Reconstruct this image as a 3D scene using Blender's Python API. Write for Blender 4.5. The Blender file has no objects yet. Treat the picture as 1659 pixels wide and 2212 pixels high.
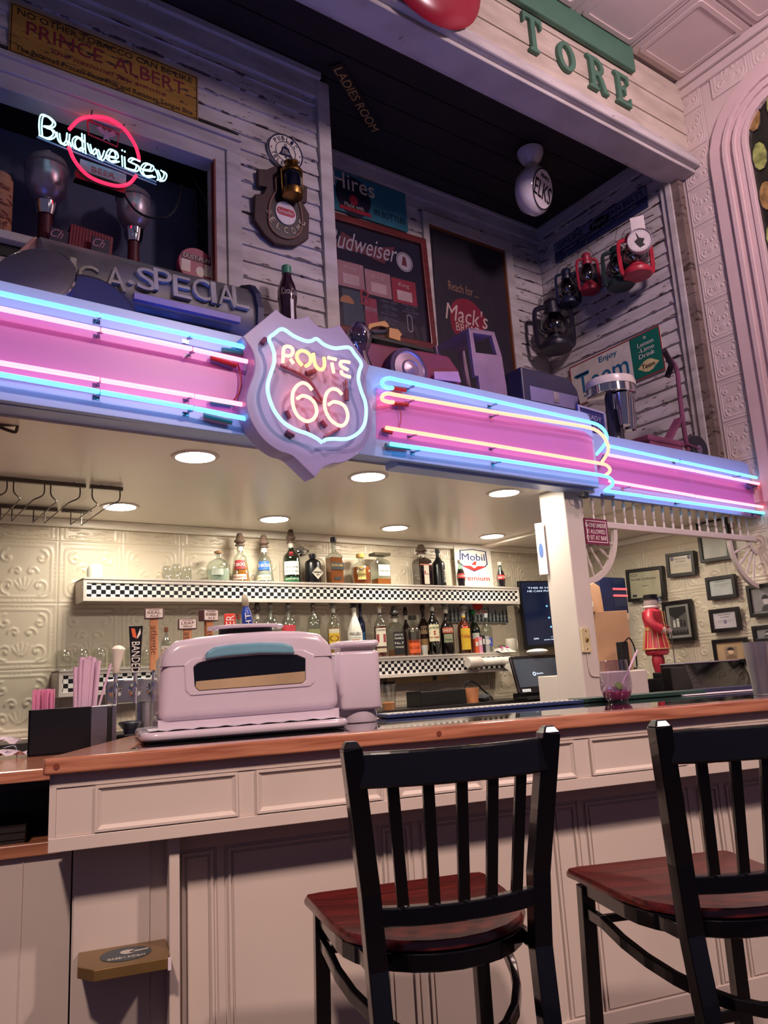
import bpy, bmesh, math, random
import numpy as np
from mathutils import Matrix, Vector
random.seed(7)
C = bpy.context.scene.collection
SC = bpy.context.scene
# ------------------------------------------------------------------ camera
IW, IH, FPX = 1659, 2212, 1699.88
CAMZ = 1.22
YAW, PITCH, ROLL = 0.619667, 0.206329, -0.05839
def cam_axes():
    f = Vector((math.sin(YAW)*math.cos(PITCH), math.cos(YAW)*math.cos(PITCH), math.sin(PITCH)))
    r = Vector((math.cos(YAW), -math.sin(YAW), 0)); u = r.cross(f)
    return (math.cos(ROLL)*r+math.sin(ROLL)*u, -math.sin(ROLL)*r+math.cos(ROLL)*u, f)
CR, CU, CF = cam_axes()
cd = bpy.data.cameras.new('camera'); cam = bpy.data.objects.new('camera', cd); C.objects.link(cam)
cd.sensor_fit = 'HORIZONTAL'; cd.sensor_width = 36.0; cd.lens = FPX/IW*36.0
cd.clip_start = 0.02; cd.clip_end = 60
m = Matrix.Identity(4)
for i in range(3):
    m[i][0] = CR[i]; m[i][1] = CU[i]; m[i][2] = -CF[i]
m[2][3] = CAMZ
cam.matrix_world = m
SC.camera = cam
# ------------------------------------------------------------------ world, exposure
SC.view_settings.view_transform = 'Standard'; SC.view_settings.look = 'None'
SC.view_settings.gamma = 1.0; SC.view_settings.exposure = 0.0; SC.view_settings.use_curve_mapping = False
w = bpy.data.worlds.new('world'); SC.world = w; w.use_nodes = True
w.node_tree.nodes['Background'].inputs[0].default_value = (0.50, 0.42, 0.74, 1)
w.node_tree.nodes['Background'].inputs[1].default_value = 0.155
SC.cycles.use_denoising = True
SC.cycles.max_bounces = 8; SC.cycles.transparent_max_bounces = 24
SC.cycles.caustics_reflective = False; SC.cycles.caustics_refractive = False
SC.cycles.sample_clamp_indirect = 6.0
# ------------------------------------------------------------------ the room's own lamps (out of frame, behind and right of the viewer), plus one added in the alcove
def area(name, loc, target, size, power, col, spread=180):
    l = bpy.data.lights.new(name, 'AREA'); l.shape = 'DISK'; l.size = size; l.energy = power; l.color = col; l.spread = math.radians(spread)
    o = bpy.data.objects.new(name, l); C.objects.link(o); o.location = loc
    o.rotation_euler = (Vector(target)-Vector(loc)).to_track_quat('-Z', 'Y').to_euler()
    return o
area('room_lamp', (-1.2, -0.9, 4.4), (1.0, 2.2, 0.6), 0.30, 28, (1.0, 0.73, 0.61), 75)
area('room_lamp', (2.6, -1.8, 4.6), (2.2, 2.0, 0.6), 0.30, 36, (1.0, 0.72, 0.61), 80)
area('room_lamp', (3.2, 0.3, 4.9), (4.6, 2.8, 3.9), 0.5, 62, (1.0, 0.72, 0.80), 150)
area('room_lamp', (4.2, 3.3, 2.14), (4.4, 3.4, 0.0), 0.15, 7, (1.0, 0.88, 0.72), 170)   # unseen downlight added in the alcove to brighten its wall, behind the short sign
# ------------------------------------------------------------------ pixel -> place helpers (a pixel's ray met with a plane of the room)
def ray(px, py):
    return CR*((px-IW/2)/FPX) - CU*((py-IH/2)/FPX) + CF
def at(px, py, ax, val):
    d = ray(px, py); o = Vector((0, 0, CAMZ)); return o + d*((val-o[ax])/d[ax])
DL = -0.268309                       # the counter runs at a slight angle to the sign
CB, SB = math.cos(DL), math.sin(DL)
C0 = at(94, 1640, 2, 1.07)
def W(u, v, z=0.0): return Vector((C0.x+u*CB-v*SB, C0.y+u*SB+v*CB, z))
def atv(px, py, v):
    d = ray(px, py); o = Vector((0, 0, CAMZ)); n = Vector((-SB, CB, 0)); t = (W(0, v)-o).dot(n)/d.dot(n)
    p = o+d*t; q = p-C0; return Vector((q.x*CB+q.y*SB, -q.x*SB+q.y*CB, p.z))
def atb(px, py, z):
    p = at(px, py, 2, z); q = p-C0; return Vector((q.x*CB+q.y*SB, -q.x*SB+q.y*CB, z))
BAR = Matrix.Translation((C0.x, C0.y, 0)) @ Matrix.Rotation(DL, 4, 'Z')
# ------------------------------------------------------------------ materials
def lin(c):
    return tuple(((x/255)/12.92 if x/255 <= 0.04045 else (((x/255)+0.055)/1.055)**2.4) for x in c)
MATS = {}
def mat(key, col, rough=0.5, metal=0.0, var=0.12, scale=8.0, bump=0.0, bscale=60.0, spec=0.5, coat=0.0, trans=0.0, alpha=1.0, stretch=None, emis=None, es=0.0):
    if key in MATS: return MATS[key]
    m = bpy.data.materials.new(key); m.use_nodes = True; n = m.node_tree.nodes; l = m.node_tree.links
    b = n['Principled BSDF']; c = lin(col)
    b.inputs['Roughness'].default_value = rough; b.inputs['Metallic'].default_value = metal
    b.inputs['Specular IOR Level'].default_value = spec; b.inputs['Coat Weight'].default_value = coat
    b.inputs['Transmission Weight'].default_value = trans; b.inputs['Alpha'].default_value = alpha
    if emis:
        b.inputs['Emission Color'].default_value = (*lin(emis), 1); b.inputs['Emission Strength'].default_value = es
    tc = n.new('ShaderNodeTexCoord'); src = tc.outputs['Object']
    if stretch:
        mp = n.new('ShaderNodeMapping'); mp.inputs['Scale'].default_value = stretch; l.new(src, mp.inputs[0]); src = mp.outputs[0]
    nz = n.new('ShaderNodeTexNoise'); nz.inputs['Scale'].default_value = scale; nz.inputs['Detail'].default_value = 4; l.new(src, nz.inputs['Vector'])
    cr = n.new('ShaderNodeValToRGB'); cr.color_ramp.elements[0].position = 0.3; cr.color_ramp.elements[1].position = 0.7
    cr.color_ramp.elements[0].color = (*[x*(1-var) for x in c], 1); cr.color_ramp.elements[1].color = (*[min(1, x*(1+var)) for x in c], 1)
    l.new(nz.outputs[0], cr.inputs[0]); l.new(cr.outputs[0], b.inputs['Base Color'])
    if bump:
        n2 = n.new('ShaderNodeTexNoise'); n2.inputs['Scale'].default_value = bscale; n2.inputs['Detail'].default_value = 5; l.new(src, n2.inputs['Vector'])
        bp = n.new('ShaderNodeBump'); bp.inputs['Strength'].default_value = bump; bp.inputs['Distance'].default_value = 0.003
        l.new(n2.outputs[0], bp.inputs['Height']); l.new(bp.outputs[0], b.inputs['Normal'])
    MATS[key] = m; return m
def glow(key, col, strength):
    if key in MATS: return MATS[key]
    m = bpy.data.materials.new(key); m.use_nodes = True; n = m.node_tree.nodes; l = m.node_tree.links
    b = n['Principled BSDF']; b.inputs['Base Color'].default_value = (0.02, 0.02, 0.02, 1)
    b.inputs['Emission Color'].default_value = (*col, 1); b.inputs['Emission Strength'].default_value = strength
    b.inputs['Roughness'].default_value = 0.2
    MATS[key] = m; return m
def glassm(key, col=(255, 255, 255), fac=0.12, rough=0.03):
    """clear glass: tinted see-through plus a fresnel gloss"""
    if key in MATS: return MATS[key]
    m = bpy.data.materials.new(key); m.use_nodes = True; n = m.node_tree.nodes; l = m.node_tree.links; n.clear()
    o = n.new('ShaderNodeOutputMaterial'); mx = n.new('ShaderNodeMixShader'); t = n.new('ShaderNodeBsdfTransparent'); g = n.new('ShaderNodeBsdfGlossy')
    f = n.new('ShaderNodeLayerWeight'); f.inputs[0].default_value = 0.25
    ma = n.new('ShaderNodeMath'); ma.operation = 'MULTIPLY_ADD'; ma.inputs[1].default_value = 0.55; ma.inputs[2].default_value = fac*0.5
    nz = n.new('ShaderNodeTexNoise'); nz.inputs['Scale'].default_value = 6
    mc = n.new('ShaderNodeMixRGB'); mc.inputs[1].default_value = (*lin(col), 1); mc.inputs[2].default_value = (*[x*0.93 for x in lin(col)], 1)
    l.new(nz.outputs[0], mc.inputs[0]); l.new(mc.outputs[0], t.inputs[0])
    g.inputs['Roughness'].default_value = rough; g.inputs[0].default_value = (0.9, 0.9, 0.9, 1)
    l.new(f.outputs['Facing'], ma.inputs[0]); l.new(ma.outputs[0], mx.inputs[0]); l.new(t.outputs[0], mx.inputs[1]); l.new(g.outputs[0], mx.inputs[2]); l.new(mx.outputs[0], o.inputs[0])
    MATS[key] = m; return m
def peel(key, base, dark, amount=0.5, zs=1.0, lap=False):
    """old white paint flaking off dark boards: lower edges can carry flaking and painted shade together"""
    m = bpy.data.materials.new(key); m.use_nodes = True; n = m.node_tree.nodes; l = m.node_tree.links; b = n['Principled BSDF']
    b.inputs['Roughness'].default_value = 0.7
    g = n.new('ShaderNodeNewGeometry'); mp = n.new('ShaderNodeMapping'); mp.inputs['Scale'].default_value = (1, 1, 4*zs); l.new(g.outputs['Position'], mp.inputs[0])
    a = n.new('ShaderNodeTexNoise'); a.inputs['Scale'].default_value = 9; a.inputs['Detail'].default_value = 8; a.inputs['Roughness'].default_value = 0.68; l.new(mp.outputs[0], a.inputs['Vector'])
    r = n.new('ShaderNodeValToRGB'); e = r.color_ramp.elements; e[0].position = amount; e[1].position = amount+0.035
    e[0].color = (*lin(base), 1); e[1].color = (*lin(dark), 1)
    if lap:     # lower lip of every board darkened: flaking plus painted overlap shadow
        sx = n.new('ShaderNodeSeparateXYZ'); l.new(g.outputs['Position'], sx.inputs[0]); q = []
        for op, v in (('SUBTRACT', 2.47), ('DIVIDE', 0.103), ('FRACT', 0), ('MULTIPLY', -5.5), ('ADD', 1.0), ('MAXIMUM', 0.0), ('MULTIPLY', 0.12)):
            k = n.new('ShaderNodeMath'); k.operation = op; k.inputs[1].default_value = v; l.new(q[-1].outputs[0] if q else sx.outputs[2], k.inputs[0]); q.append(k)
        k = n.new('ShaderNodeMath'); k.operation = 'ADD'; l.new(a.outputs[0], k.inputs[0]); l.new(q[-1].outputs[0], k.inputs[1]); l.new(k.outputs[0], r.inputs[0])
    else: l.new(a.outputs[0], r.inputs[0])
    c = n.new('ShaderNodeTexNoise'); c.inputs['Scale'].default_value = 3; c.inputs['Detail'].default_value = 6; l.new(mp.outputs[0], c.inputs['Vector'])
    mx = n.new('ShaderNodeMixRGB'); mx.blend_type = 'MULTIPLY'; mx.inputs[0].default_value = 0.55
    r2 = n.new('ShaderNodeValToRGB'); r2.color_ramp.elements[0].position = 0.3; r2.color_ramp.elements[0].color = (0.45, 0.42, 0.4, 1); r2.color_ramp.elements[1].position = 0.6; r2.color_ramp.elements[1].color = (1, 1, 1, 1)
    l.new(c.outputs[0], r2.inputs[0]); l.new(r.outputs[0], mx.inputs[1]); l.new(r2.outputs[0], mx.inputs[2]); l.new(mx.outputs[0], b.inputs['Base Color'])
    bp = n.new('ShaderNodeBump'); bp.inputs['Strength'].default_value = 0.5; bp.inputs['Distance'].default_value = 0.004; bp.invert = True
    l.new(r.outputs[0], bp.inputs['Height']); l.new(bp.outputs[0], b.inputs['Normal'])
    MATS[key] = m; return m
def wood(key, c1, c2, rough=0.35, axis=0, coat=0.3):
    m = bpy.data.materials.new(key); m.use_nodes = True; n = m.node_tree.nodes; l = m.node_tree.links; b = n['Principled BSDF']
    b.inputs['Roughness'].default_value = rough; b.inputs['Coat Weight'].default_value = coat; b.inputs['Coat Roughness'].default_value = 0.155
    t = n.new('ShaderNodeTexCoord'); mp = n.new('ShaderNodeMapping'); s = [30, 30, 30]; s[axis] = 1.6; mp.inputs['Scale'].default_value = s; l.new(t.outputs['Object'], mp.inputs[0])
    a = n.new('ShaderNodeTexNoise'); a.inputs['Scale'].default_value = 2.2; a.inputs['Detail'].default_value = 7; a.inputs['Distortion'].default_value = 0.6; l.new(mp.outputs[0], a.inputs['Vector'])
    r = n.new('ShaderNodeValToRGB'); r.color_ramp.elements[0].position = 0.35; r.color_ramp.elements[1].position = 0.62
    r.color_ramp.elements[0].color = (*lin(c1), 1); r.color_ramp.elements[1].color = (*lin(c2), 1)
    l.new(a.outputs[0], r.inputs[0]); l.new(r.outputs[0], b.inputs['Base Color']); MATS[key] = m; return m
def checker(key, size, rows_h):
    """black and white check tape; square size in metres, on local x and y"""
    m = bpy.data.materials.new(key); m.use_nodes = True; n = m.node_tree.nodes; l = m.node_tree.links; b = n['Principled BSDF']; b.inputs['Roughness'].default_value = 0.3
    t = n.new('ShaderNodeTexCoord'); mp = n.new('ShaderNodeMapping'); mp.inputs['Scale'].default_value = (1/size, 1/rows_h, 1); mp.inputs['Location'].default_value = (0, 0.001, 0.5); l.new(t.outputs['Object'], mp.inputs[0])
    sx = n.new('ShaderNodeSeparateXYZ'); l.new(mp.outputs[0], sx.inputs[0]); cx = n.new('ShaderNodeCombineXYZ'); l.new(sx.outputs[0], cx.inputs[0]); l.new(sx.outputs[1], cx.inputs[1]); cx.inputs[2].default_value = 0.5
    c = n.new('ShaderNodeTexChecker'); c.inputs['Scale'].default_value = 1.0; c.inputs[1].default_value = (*lin((18, 18, 24)), 1); c.inputs[2].default_value = (*lin((235, 232, 226)), 1)
    l.new(cx.outputs[0], c.inputs['Vector']); l.new(c.outputs[0], b.inputs['Base Color']); MATS[key] = m; return m
# ------------------------------------------------------------------ geometry builder
def catmull(pts, k=6, closed=False):
    P = [Vector(p) for p in pts]; n = len(P); out = []
    if n < 3: return P
    rng = range(n) if closed else range(n-1)
    for i in rng:
        p1, p2 = P[i], P[(i+1) % n]
        p0 = P[i-1] if (i > 0 or closed) else p1*2-p2
        p3 = P[(i+2) % n] if (i+2 < n or closed) else p2*2-p1
        for j in range(k):
            t = j/k
            out.append(0.5*((2*p1)+(p2-p0)*t+(2*p0-5*p1+4*p2-p3)*t*t+(3*p1-p0-3*p2+p3)*t**3))
    if not closed: out.append(P[-1])
    return out
TXT = {}
def text_geo(s):
    if s in TXT: return TXT[s]
    cu = bpy.data.curves.new('t', 'FONT'); cu.body = s; cu.size = 1; cu.resolution_u = 3; cu.extrude = 0.5
    o = bpy.data.objects.new('t', cu); C.objects.link(o)
    dg = bpy.context.evaluated_depsgraph_get(); me = bpy.data.meshes.new_from_object(o.evaluated_get(dg))
    V = np.array([v.co[:] for v in me.vertices]); F = [tuple(p.vertices) for p in me.polygons]
    bpy.data.objects.remove(o); bpy.data.curves.remove(cu); bpy.data.meshes.remove(me)
    lo, hi = V.min(0), V.max(0); V = (V-(lo+hi)/2)/(hi-lo); TXT[s] = (V, F); return TXT[s]
class G:
    def __init__(s, M=None): s.v = []; s.f = []; s.M = M
    def add(s, vs, fs):
        b = len(s.v); s.v += [Vector(x) for x in vs]; s.f += [tuple(b+i for i in f) for f in fs]; return s
    def box(s, x0, x1, y0, y1, z0, z1):
        if x0 > x1: x0, x1 = x1, x0
        if y0 > y1: y0, y1 = y1, y0
        if z0 > z1: z0, z1 = z1, z0
        return s.add([(x0, y0, z0), (x1, y0, z0), (x1, y1, z0), (x0, y1, z0), (x0, y0, z1), (x1, y0, z1), (x1, y1, z1), (x0, y1, z1)],
                     [(3, 2, 1, 0), (4, 5, 6, 7), (0, 1, 5, 4), (1, 2, 6, 5), (2, 3, 7, 6), (3, 0, 4, 7)])
    def hexa(s, p):   # 8 points, bottom ring then top ring
        return s.add(p, [(3, 2, 1, 0), (4, 5, 6, 7), (0, 1, 5, 4), (1, 2, 6, 5), (2, 3, 7, 6), (3, 0, 4, 7)])
    def prism(s, pts, z0, z1, T=None):
        n = len(pts); a = [Vector((p[0], p[1], z0)) for p in pts]+[Vector((p[0], p[1], z1)) for p in pts]
        ar = sum(pts[i][0]*pts[(i+1) % n][1]-pts[(i+1) % n][0]*pts[i][1] for i in range(n))
        fs = [tuple(range(n, 2*n)), tuple(range(n-1, -1, -1))]+[(i, (i+1) % n, n+(i+1) % n, n+i) for i in range(n)]
        if ar < 0: fs = [f[::-1] for f in fs]
        if T: a = [T @ x for x in a]
        return s.add(a, fs)
    def ring(s, outer, inner, z0, z1, T=None):   # frame between two loops of equal count
        n = len(outer); a = [Vector((*p[:2], z)) for z in (z0, z1) for loop in (outer, inner) for p in loop]
        fs = []
        for i in range(n):
            j = (i+1) % n
            fs += [(i, j, 2*n+j, 2*n+i), (n+j, n+i, 3*n+i, 3*n+j), (2*n+i, 2*n+j, 3*n+j, 3*n+i), (j, i, n+i, n+j)]
        if T: a = [T @ x for x in a]
        return s.add(a, fs)
    def lathe(s, prof, n=16, c=(0, 0, 0), T=None, sx=1.0, sy=1.0, cap=True, a0=0.0):
        vs = []; m = len(prof)
        for r, z in prof:
            for k in range(n):
                a = 2*math.pi*k/n+a0; vs.append(Vector((c[0]+r*math.cos(a)*sx, c[1]+r*math.sin(a)*sy, c[2]+z)))
        fs = [(i*n+k, i*n+(k+1) % n, (i+1)*n+(k+1) % n, (i+1)*n+k) for i in range(m-1) for k in range(n)]
        if cap: fs += [tuple(range(n-1, -1, -1)), tuple(range((m-1)*n, m*n))]
        if T: vs = [T @ x for x in vs]
        return s.add(vs, fs)
    def tube(s, pts, r, n=8, closed=False, taper=None):
        P = [Vector(p) for p in pts]; m = len(P)
        if m < 2: return s
        t0 = (P[1]-P[0]).normalized(); up = Vector((0, 0, 1)) if abs(t0.z) < 0.9 else Vector((1, 0, 0)); nx = t0.cross(up).normalized(); vs = []
        for i, p in enumerate(P):
            if closed: t = (P[(i+1) % m]-P[i-1])
            else: t = (P[min(i+1, m-1)]-P[max(i-1, 0)])
            t = t.normalized() if t.length > 1e-9 else t0
            nx = (nx-t*nx.dot(t)); nx = nx.normalized() if nx.length > 1e-6 else t.orthogonal().normalized(); ny = t.cross(nx)
            rr = r*(taper[i] if taper else 1)
            vs += [p+(nx*math.cos(2*math.pi*k/n)+ny*math.sin(2*math.pi*k/n))*rr for k in range(n)]
        fs = []
        for i in range(m if closed else m-1):
            j = (i+1) % m
            fs += [(i*n+k, i*n+(k+1) % n, j*n+(k+1) % n, j*n+k) for k in range(n)]
        if not closed: fs += [tuple(range(n-1, -1, -1)), tuple(range((m-1)*n, m*n))]
        return s.add(vs, fs)
    def bar(s, a, b, wx, wy, up=(0, 0, 1)):
        a, b = Vector(a), Vector(b); t = (b-a).normalized(); x = t.cross(Vector(up))
        x = x.normalized() if x.length > 1e-5 else Vector((1, 0, 0)); y = x.cross(t)
        q = [(-1, -1), (1, -1), (1, 1), (-1, 1)]
        return s.hexa([a+x*i*wx/2+y*j*wy/2 for i, j in q]+[b+x*i*wx/2+y*j*wy/2 for i, j in q])
    def strip(s, pts, wx, h, up=(0, 0, 1)):     # swept rectangular bar along a smooth path
        P = [Vector(p) for p in pts]; vs = []; m = len(P); U = Vector(up)
        for i, p in enumerate(P):
            t = (P[min(i+1, m-1)]-P[max(i-1, 0)]).normalized(); x = t.cross(U).normalized()
            vs += [p-x*wx/2-U*h/2, p+x*wx/2-U*h/2, p+x*wx/2+U*h/2, p-x*wx/2+U*h/2]
        fs = [(i*4+k, i*4+(k+1) % 4, i*4+4+(k+1) % 4, i*4+4+k) for i in range(m-1) for k in range(4)]+[(3, 2, 1, 0), tuple(range(4*m-4, 4*m))]
        return s.add(vs, fs)
    def text(s, t, x, y, w, h, z=0.001, d=0.002, rot=0.0, shear=0.0, fit=True):
        V, F = text_geo(t); c, sn = math.cos(rot), math.sin(rot); out = []
        for a in V:
            X = a[0]*w+a[1]*h*shear; Y = a[1]*h; out.append((x+X*c-Y*sn, y+X*sn+Y*c, z+(a[2]+0.5)*d))
        return s.add(out, F)
    def arctext(s, t, x, y, R, a0, a1, size, z=0.001, d=0.002, inner=False):
        n = len(t)
        for i, ch in enumerate(t):
            if ch == ' ': continue
            a = a0+(a1-a0)*(i/(max(1, n-1))); r = a-math.pi/2 if not inner else a+math.pi/2
            s.text(ch, x+R*math.cos(a), y+R*math.sin(a), size*0.62, size, z, d, rot=r)
        return s
    def ball(s, c, r, n=12, m=8, sz=1.0):
        return s.lathe([(max(1e-4, r*math.sin(math.pi*i/m)), -r*sz*math.cos(math.pi*i/m)) for i in range(m+1)], n, c)
    def obj(s, name, mt, parent=None, smooth=False, bevel=0, T=None, seg=2):
        me = bpy.data.meshes.new(name); vs = s.v
        if T: vs = [T @ x for x in vs]
        me.from_pydata([x[:] for x in vs], [], s.f); me.materials.append(mt)
        if smooth:
            me.polygons.foreach_set('use_smooth', [True]*len(me.polygons))
            try: me.set_sharp_from_angle(angle=math.radians(40))
            except Exception: pass
        me.update(); o = bpy.data.objects.new(name, me); C.objects.link(o)
        if parent: o.parent = parent
        if bevel:
            b = o.modifiers.new('bevel', 'BEVEL'); b.width = bevel; b.segments = seg; b.limit_method = 'ANGLE'
        return o
def tag(o, label=None, cat=None, group=None, kind=None):
    if label: o['label'] = label
    if cat: o['category'] = cat
    if group: o['group'] = group
    if kind: o['kind'] = kind
    return o
def thing(name, label, cat, M=None, group=None):
    o = bpy.data.objects.new(name, None); o.empty_display_size = 0.05; C.objects.link(o)
    if M is not None: o.matrix_world = M if isinstance(M, Matrix) else Matrix.Translation(M)
    return tag(o, label, cat, group)
def frame(o, xd, yd):
    x = Vector(xd).normalized(); z = x.cross(Vector(yd)).normalized(); y = z.cross(x); M = Matrix.Identity(4)
    for i in range(3): M[i][0] = x[i]; M[i][1] = y[i]; M[i][2] = z[i]; M[i][3] = o[i]
    return M
def FB(o): return frame(o, (1, 0, 0), (0, 0, 1))      # sheet facing the room (-y): x right, y up, z out
def FR(o): return frame(o, (0, -1, 0), (0, 0, 1))     # sheet on the right wall, facing -x
def sheet(ax, val, TL, TR, BR, BL):
    """rectangle of a flat thing on a wall from its corners -> frame at its centre, width, height"""
    p = [at(*q, ax, val) for q in (TL, TR, BR, BL)]; c = sum(p, Vector())/4
    h = ((p[0]-p[3]).length+(p[1]-p[2]).length)/2; wd = ((p[1]-p[0]).length+(p[2]-p[3]).length)/2
    xd = (p[1]-p[0])+(p[2]-p[3]); yd = (p[0]-p[3])+(p[1]-p[2])
    return frame(c, xd, yd), wd, h
def locpx(M, ax, val):
    Mi = M.inverted()
    return lambda x, y: (Mi @ at(x, y, ax, val))
def rrect(w, h, r, n=4, cx=0, cy=0):
    out = []
    for sx, sy, a in ((1, 1, 0), (-1, 1, 90), (-1, -1, 180), (1, -1, 270)):
        for k in range(n+1):
            t = math.radians(a+90*k/n); out.append((cx+sx*(w/2-r)+r*math.cos(t), cy+sy*(h/2-r)+r*math.sin(t)))
    return out
def oval(rx, ry, n=24, cx=0, cy=0): return [(cx+rx*math.cos(2*math.pi*k/n), cy+ry*math.sin(2*math.pi*k/n)) for k in range(n)]
# ================================================================== STRUCTURE
YB, XR, YF, ZC, ZL, ZU, ZM = 4.37, 5.0, 3.78, 2.15, 2.47, 5.07, 5.49
m_clap = peel('peeling white paint with shaded laps', (196, 190, 192), (78, 64, 62), 0.61, lap=True)
m_trim = peel('worn white trim paint', (190, 184, 182), (96, 80, 72), 0.66)
m_black = mat('black board ceiling', (30, 20, 26), 0.8, var=0.3, scale=3)
m_soffit = mat('glossy cream ceiling paint', (238, 232, 218), 0.26, var=0.03, scale=1.5, bump=0.05, bscale=6)
m_tin = mat('cream painted pressed tin', (216, 204, 182), 0.34, var=0.04, scale=2)
m_tinp = mat('off white pressed tin', (206, 190, 184), 0.42, var=0.05, scale=2)
m_white = mat('white gloss paint', (208, 198, 190), 0.4, var=0.04, scale=4)
m_pan = mat('cream bar panelling paint', (204, 190, 182), 0.42, var=0.05, scale=3)
m_floor = wood('dark floorboards', (52, 32, 24), (80, 50, 36), 0.5)
m_dark = mat('matt black', (14, 13, 16), 0.5, var=0.2)
m_blk = mat('black plastic', (16, 16, 20), 0.3, var=0.15)
m_steel = mat('brushed steel', (176, 178, 182), 0.28, 1.0, var=0.08, scale=20, stretch=(1, 1, 14))
m_chrome = mat('chrome', (215, 217, 222), 0.09, 1.0, var=0.03)
m_brass = mat('old brass', (150, 116, 62), 0.35, 1.0, var=0.2)
def struct(g, name, mt, parent=None, **k):
    o = g.obj(name, mt, parent, **k)
    if not parent: o['kind'] = 'structure'
    return o
# floor of boards
fl = struct(G().box(-4, 7, -3, 5, -0.06, -0.02), 'floor', m_floor)
for i in range(40):
    G().box(-3.9, 6.9, 0.3+i*0.105, 0.3+i*0.105+0.1, -0.02, 0).obj('floorboard', m_floor, fl)
# --- lower tin walls, tiles as embossed plates
def tin_tile_mesh(seed=0, mirror=False):
    N = 56; S = 0.334; xs = (np.arange(N+1)/N-0.5)*S; X, Y = np.meshgrid(xs, xs); H = np.zeros_like(X)
    ax, ay = np.abs(X), np.abs(Y)
    def ridge(d, w, h): return h*np.clip(1-(d/w)**2, 0, 1)
    H = np.maximum(H, ridge(np.abs(np.maximum(ax, ay)-0.158), 0.0045, 0.004))
    # rounded rectangular moulding
    q = np.hypot(np.maximum(ax-0.098, 0), np.maximum(ay-0.098, 0)); H = np.maximum(H, ridge(np.abs(q-0.036), 0.0048, 0.005)*((ax < 0.075) | (ay < 0.075) | True))
    # beads on the border
    for k in range(-6, 7):
        for s in (-1, 1):
            H = np.maximum(H, ridge(np.hypot(X-k*0.022, Y-s*0.1475), 0.0055, 0.004)*(abs(k) < 3)); H = np.maximum(H, ridge(np.hypot(Y-k*0.022, X-s*0.1475), 0.0055, 0.004)*(abs(k) < 3))
    # scrolls
    def spiral(cx, cy, r0, turns, a0, dirn, h=0.006, w=0.0062):
        nonlocal H
        for i in range(70):
            t = i/69; r = r0*(1-t)**1.1+0.003; a = a0+dirn*turns*2*math.pi*t
            H = np.maximum(H, ridge(np.hypot(X-cx-r*math.cos(a), Y-cy-r*math.sin(a)), w*(1-0.35*t), h))
        H = np.maximum(H, ridge(np.hypot(X-cx, Y-cy), 0.009, h*1.1))
    for sx in (-1, 1):
        spiral(sx*0.082, 0.072, 0.036, 1.1, math.pi/2, -sx); spiral(sx*0.075, -0.078, 0.042, 1.2, -math.pi/2, sx)
        spiral(sx*0.036, -0.005 + 0.02*seed, 0.028, 0.9, math.pi*(0 if sx > 0 else 1), sx)
    # leaf fan
    for k in range(5):
        a = math.radians(50+20*k); 
        for i in range(14):
            t = i/13; H = np.maximum(H, ridge(np.hypot(X-math.cos(a)*(0.02+0.055*t), Y+0.115-math.sin(a)*(0.02+0.06*t)), 0.0062*(1-0.5*abs(2*t-1)), 0.005))
    if mirror: H = H[:, ::-1]
    vs = [(float(X[j, i]), float(Y[j, i]), float(H[j, i])+0.001) for j in range(N+1) for i in range(N+1)]
    fs = [(j*(N+1)+i, j*(N+1)+i+1, (j+1)*(N+1)+i+1, (j+1)*(N+1)+i) for j in range(N) for i in range(N)]
    n0 = len(vs); s = S/2
    vs += [(-s, -s, -0.004), (s, -s, -0.004), (s, s, -0.004), (-s, s, -0.004)]
    fs.append((n0+3, n0+2, n0+1, n0))
    me = bpy.data.meshes.new('tin_tile'); me.from_pydata(vs, [], fs); me.polygons.foreach_set('use_smooth', [True]*len(me.polygons)); me.update(); return me
TT = [tin_tile_mesh(0), tin_tile_mesh(1)]
TTm = [x.copy() for x in TT]
for x in TT: x.materials.append(m_tin)
for x in TTm: x.materials.append(m_tinp)
def tile_at(M, meshes, k, parent, sx=1, sy=1):
    o = bpy.data.objects.new('tin_tile', meshes[k % 2]); C.objects.link(o); o.parent = parent
    o.matrix_world = M @ Matrix.Diagonal((sx, sy, 1, 1)); return o
wb = struct(G().box(-0.6, XR+0.1, YB+0.01, YB+0.10, 0, ZC+0.3), 'wall_back', m_tin)
P0 = 0.335
for i in range(14):
    for j in range(5):
        x = 0.979-P0*1.5+P0*i; z = 2.031+P0*0.5-P0*j
        top = min(z+P0/2, ZC-0.03); bot = z-P0/2; sy = (top-bot)/P0; 
        if x+P0/2 > XR+0.05: continue
        tile_at(FB((x, YB+0.004, (top+bot)/2)), TT, i+j, wb, 1, sy)
wr = struct(G().box(XR+0.01, XR+0.15, -2.5, YB+0.1, 0, ZM+0.2), 'wall_right', m_tinp)
for i in range(6):
    for j in range(5):
        y = YB-P0*(i+0.5); z = 2.031+P0*0.5-P0*j; top = min(z+P0/2, ZC+0.03); bot = z-P0/2
        tile_at(FR((XR+0.004, y, (top+bot)/2)), TT if y > 2.8 else TTm, i+j, wr, 1, (top-bot)/P0)
# upper part of the tin right wall, in front of the clapboards: strip beside the arched window
for j in range(11):
    z = 2.36+0.30*j
    tile_at(FR((XR+0.004, 2.79, z)), TTm, j, wr, 0.66, 0.89)
for j in range(4):
    for i in range(5):
        y = 2.45-0.30*i; z = 5.34-0.3*j
        if j > 0 and i < 4 and z < 5.2: continue
        tile_at(FR((XR+0.004, y, z)), TTm, i+j, wr, 0.9, 0.9)
struct(G().box(XR-0.05, XR+0.01, -2, 2.84, ZM-0.07, ZM), 'trim_cornice', m_tinp, bevel=0.01)
struct(G().box(XR-0.025, XR+0.01, -2, 2.84, ZM-0.14, ZM-0.075), 'trim_cornice', m_tinp, bevel=0.008)
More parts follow.
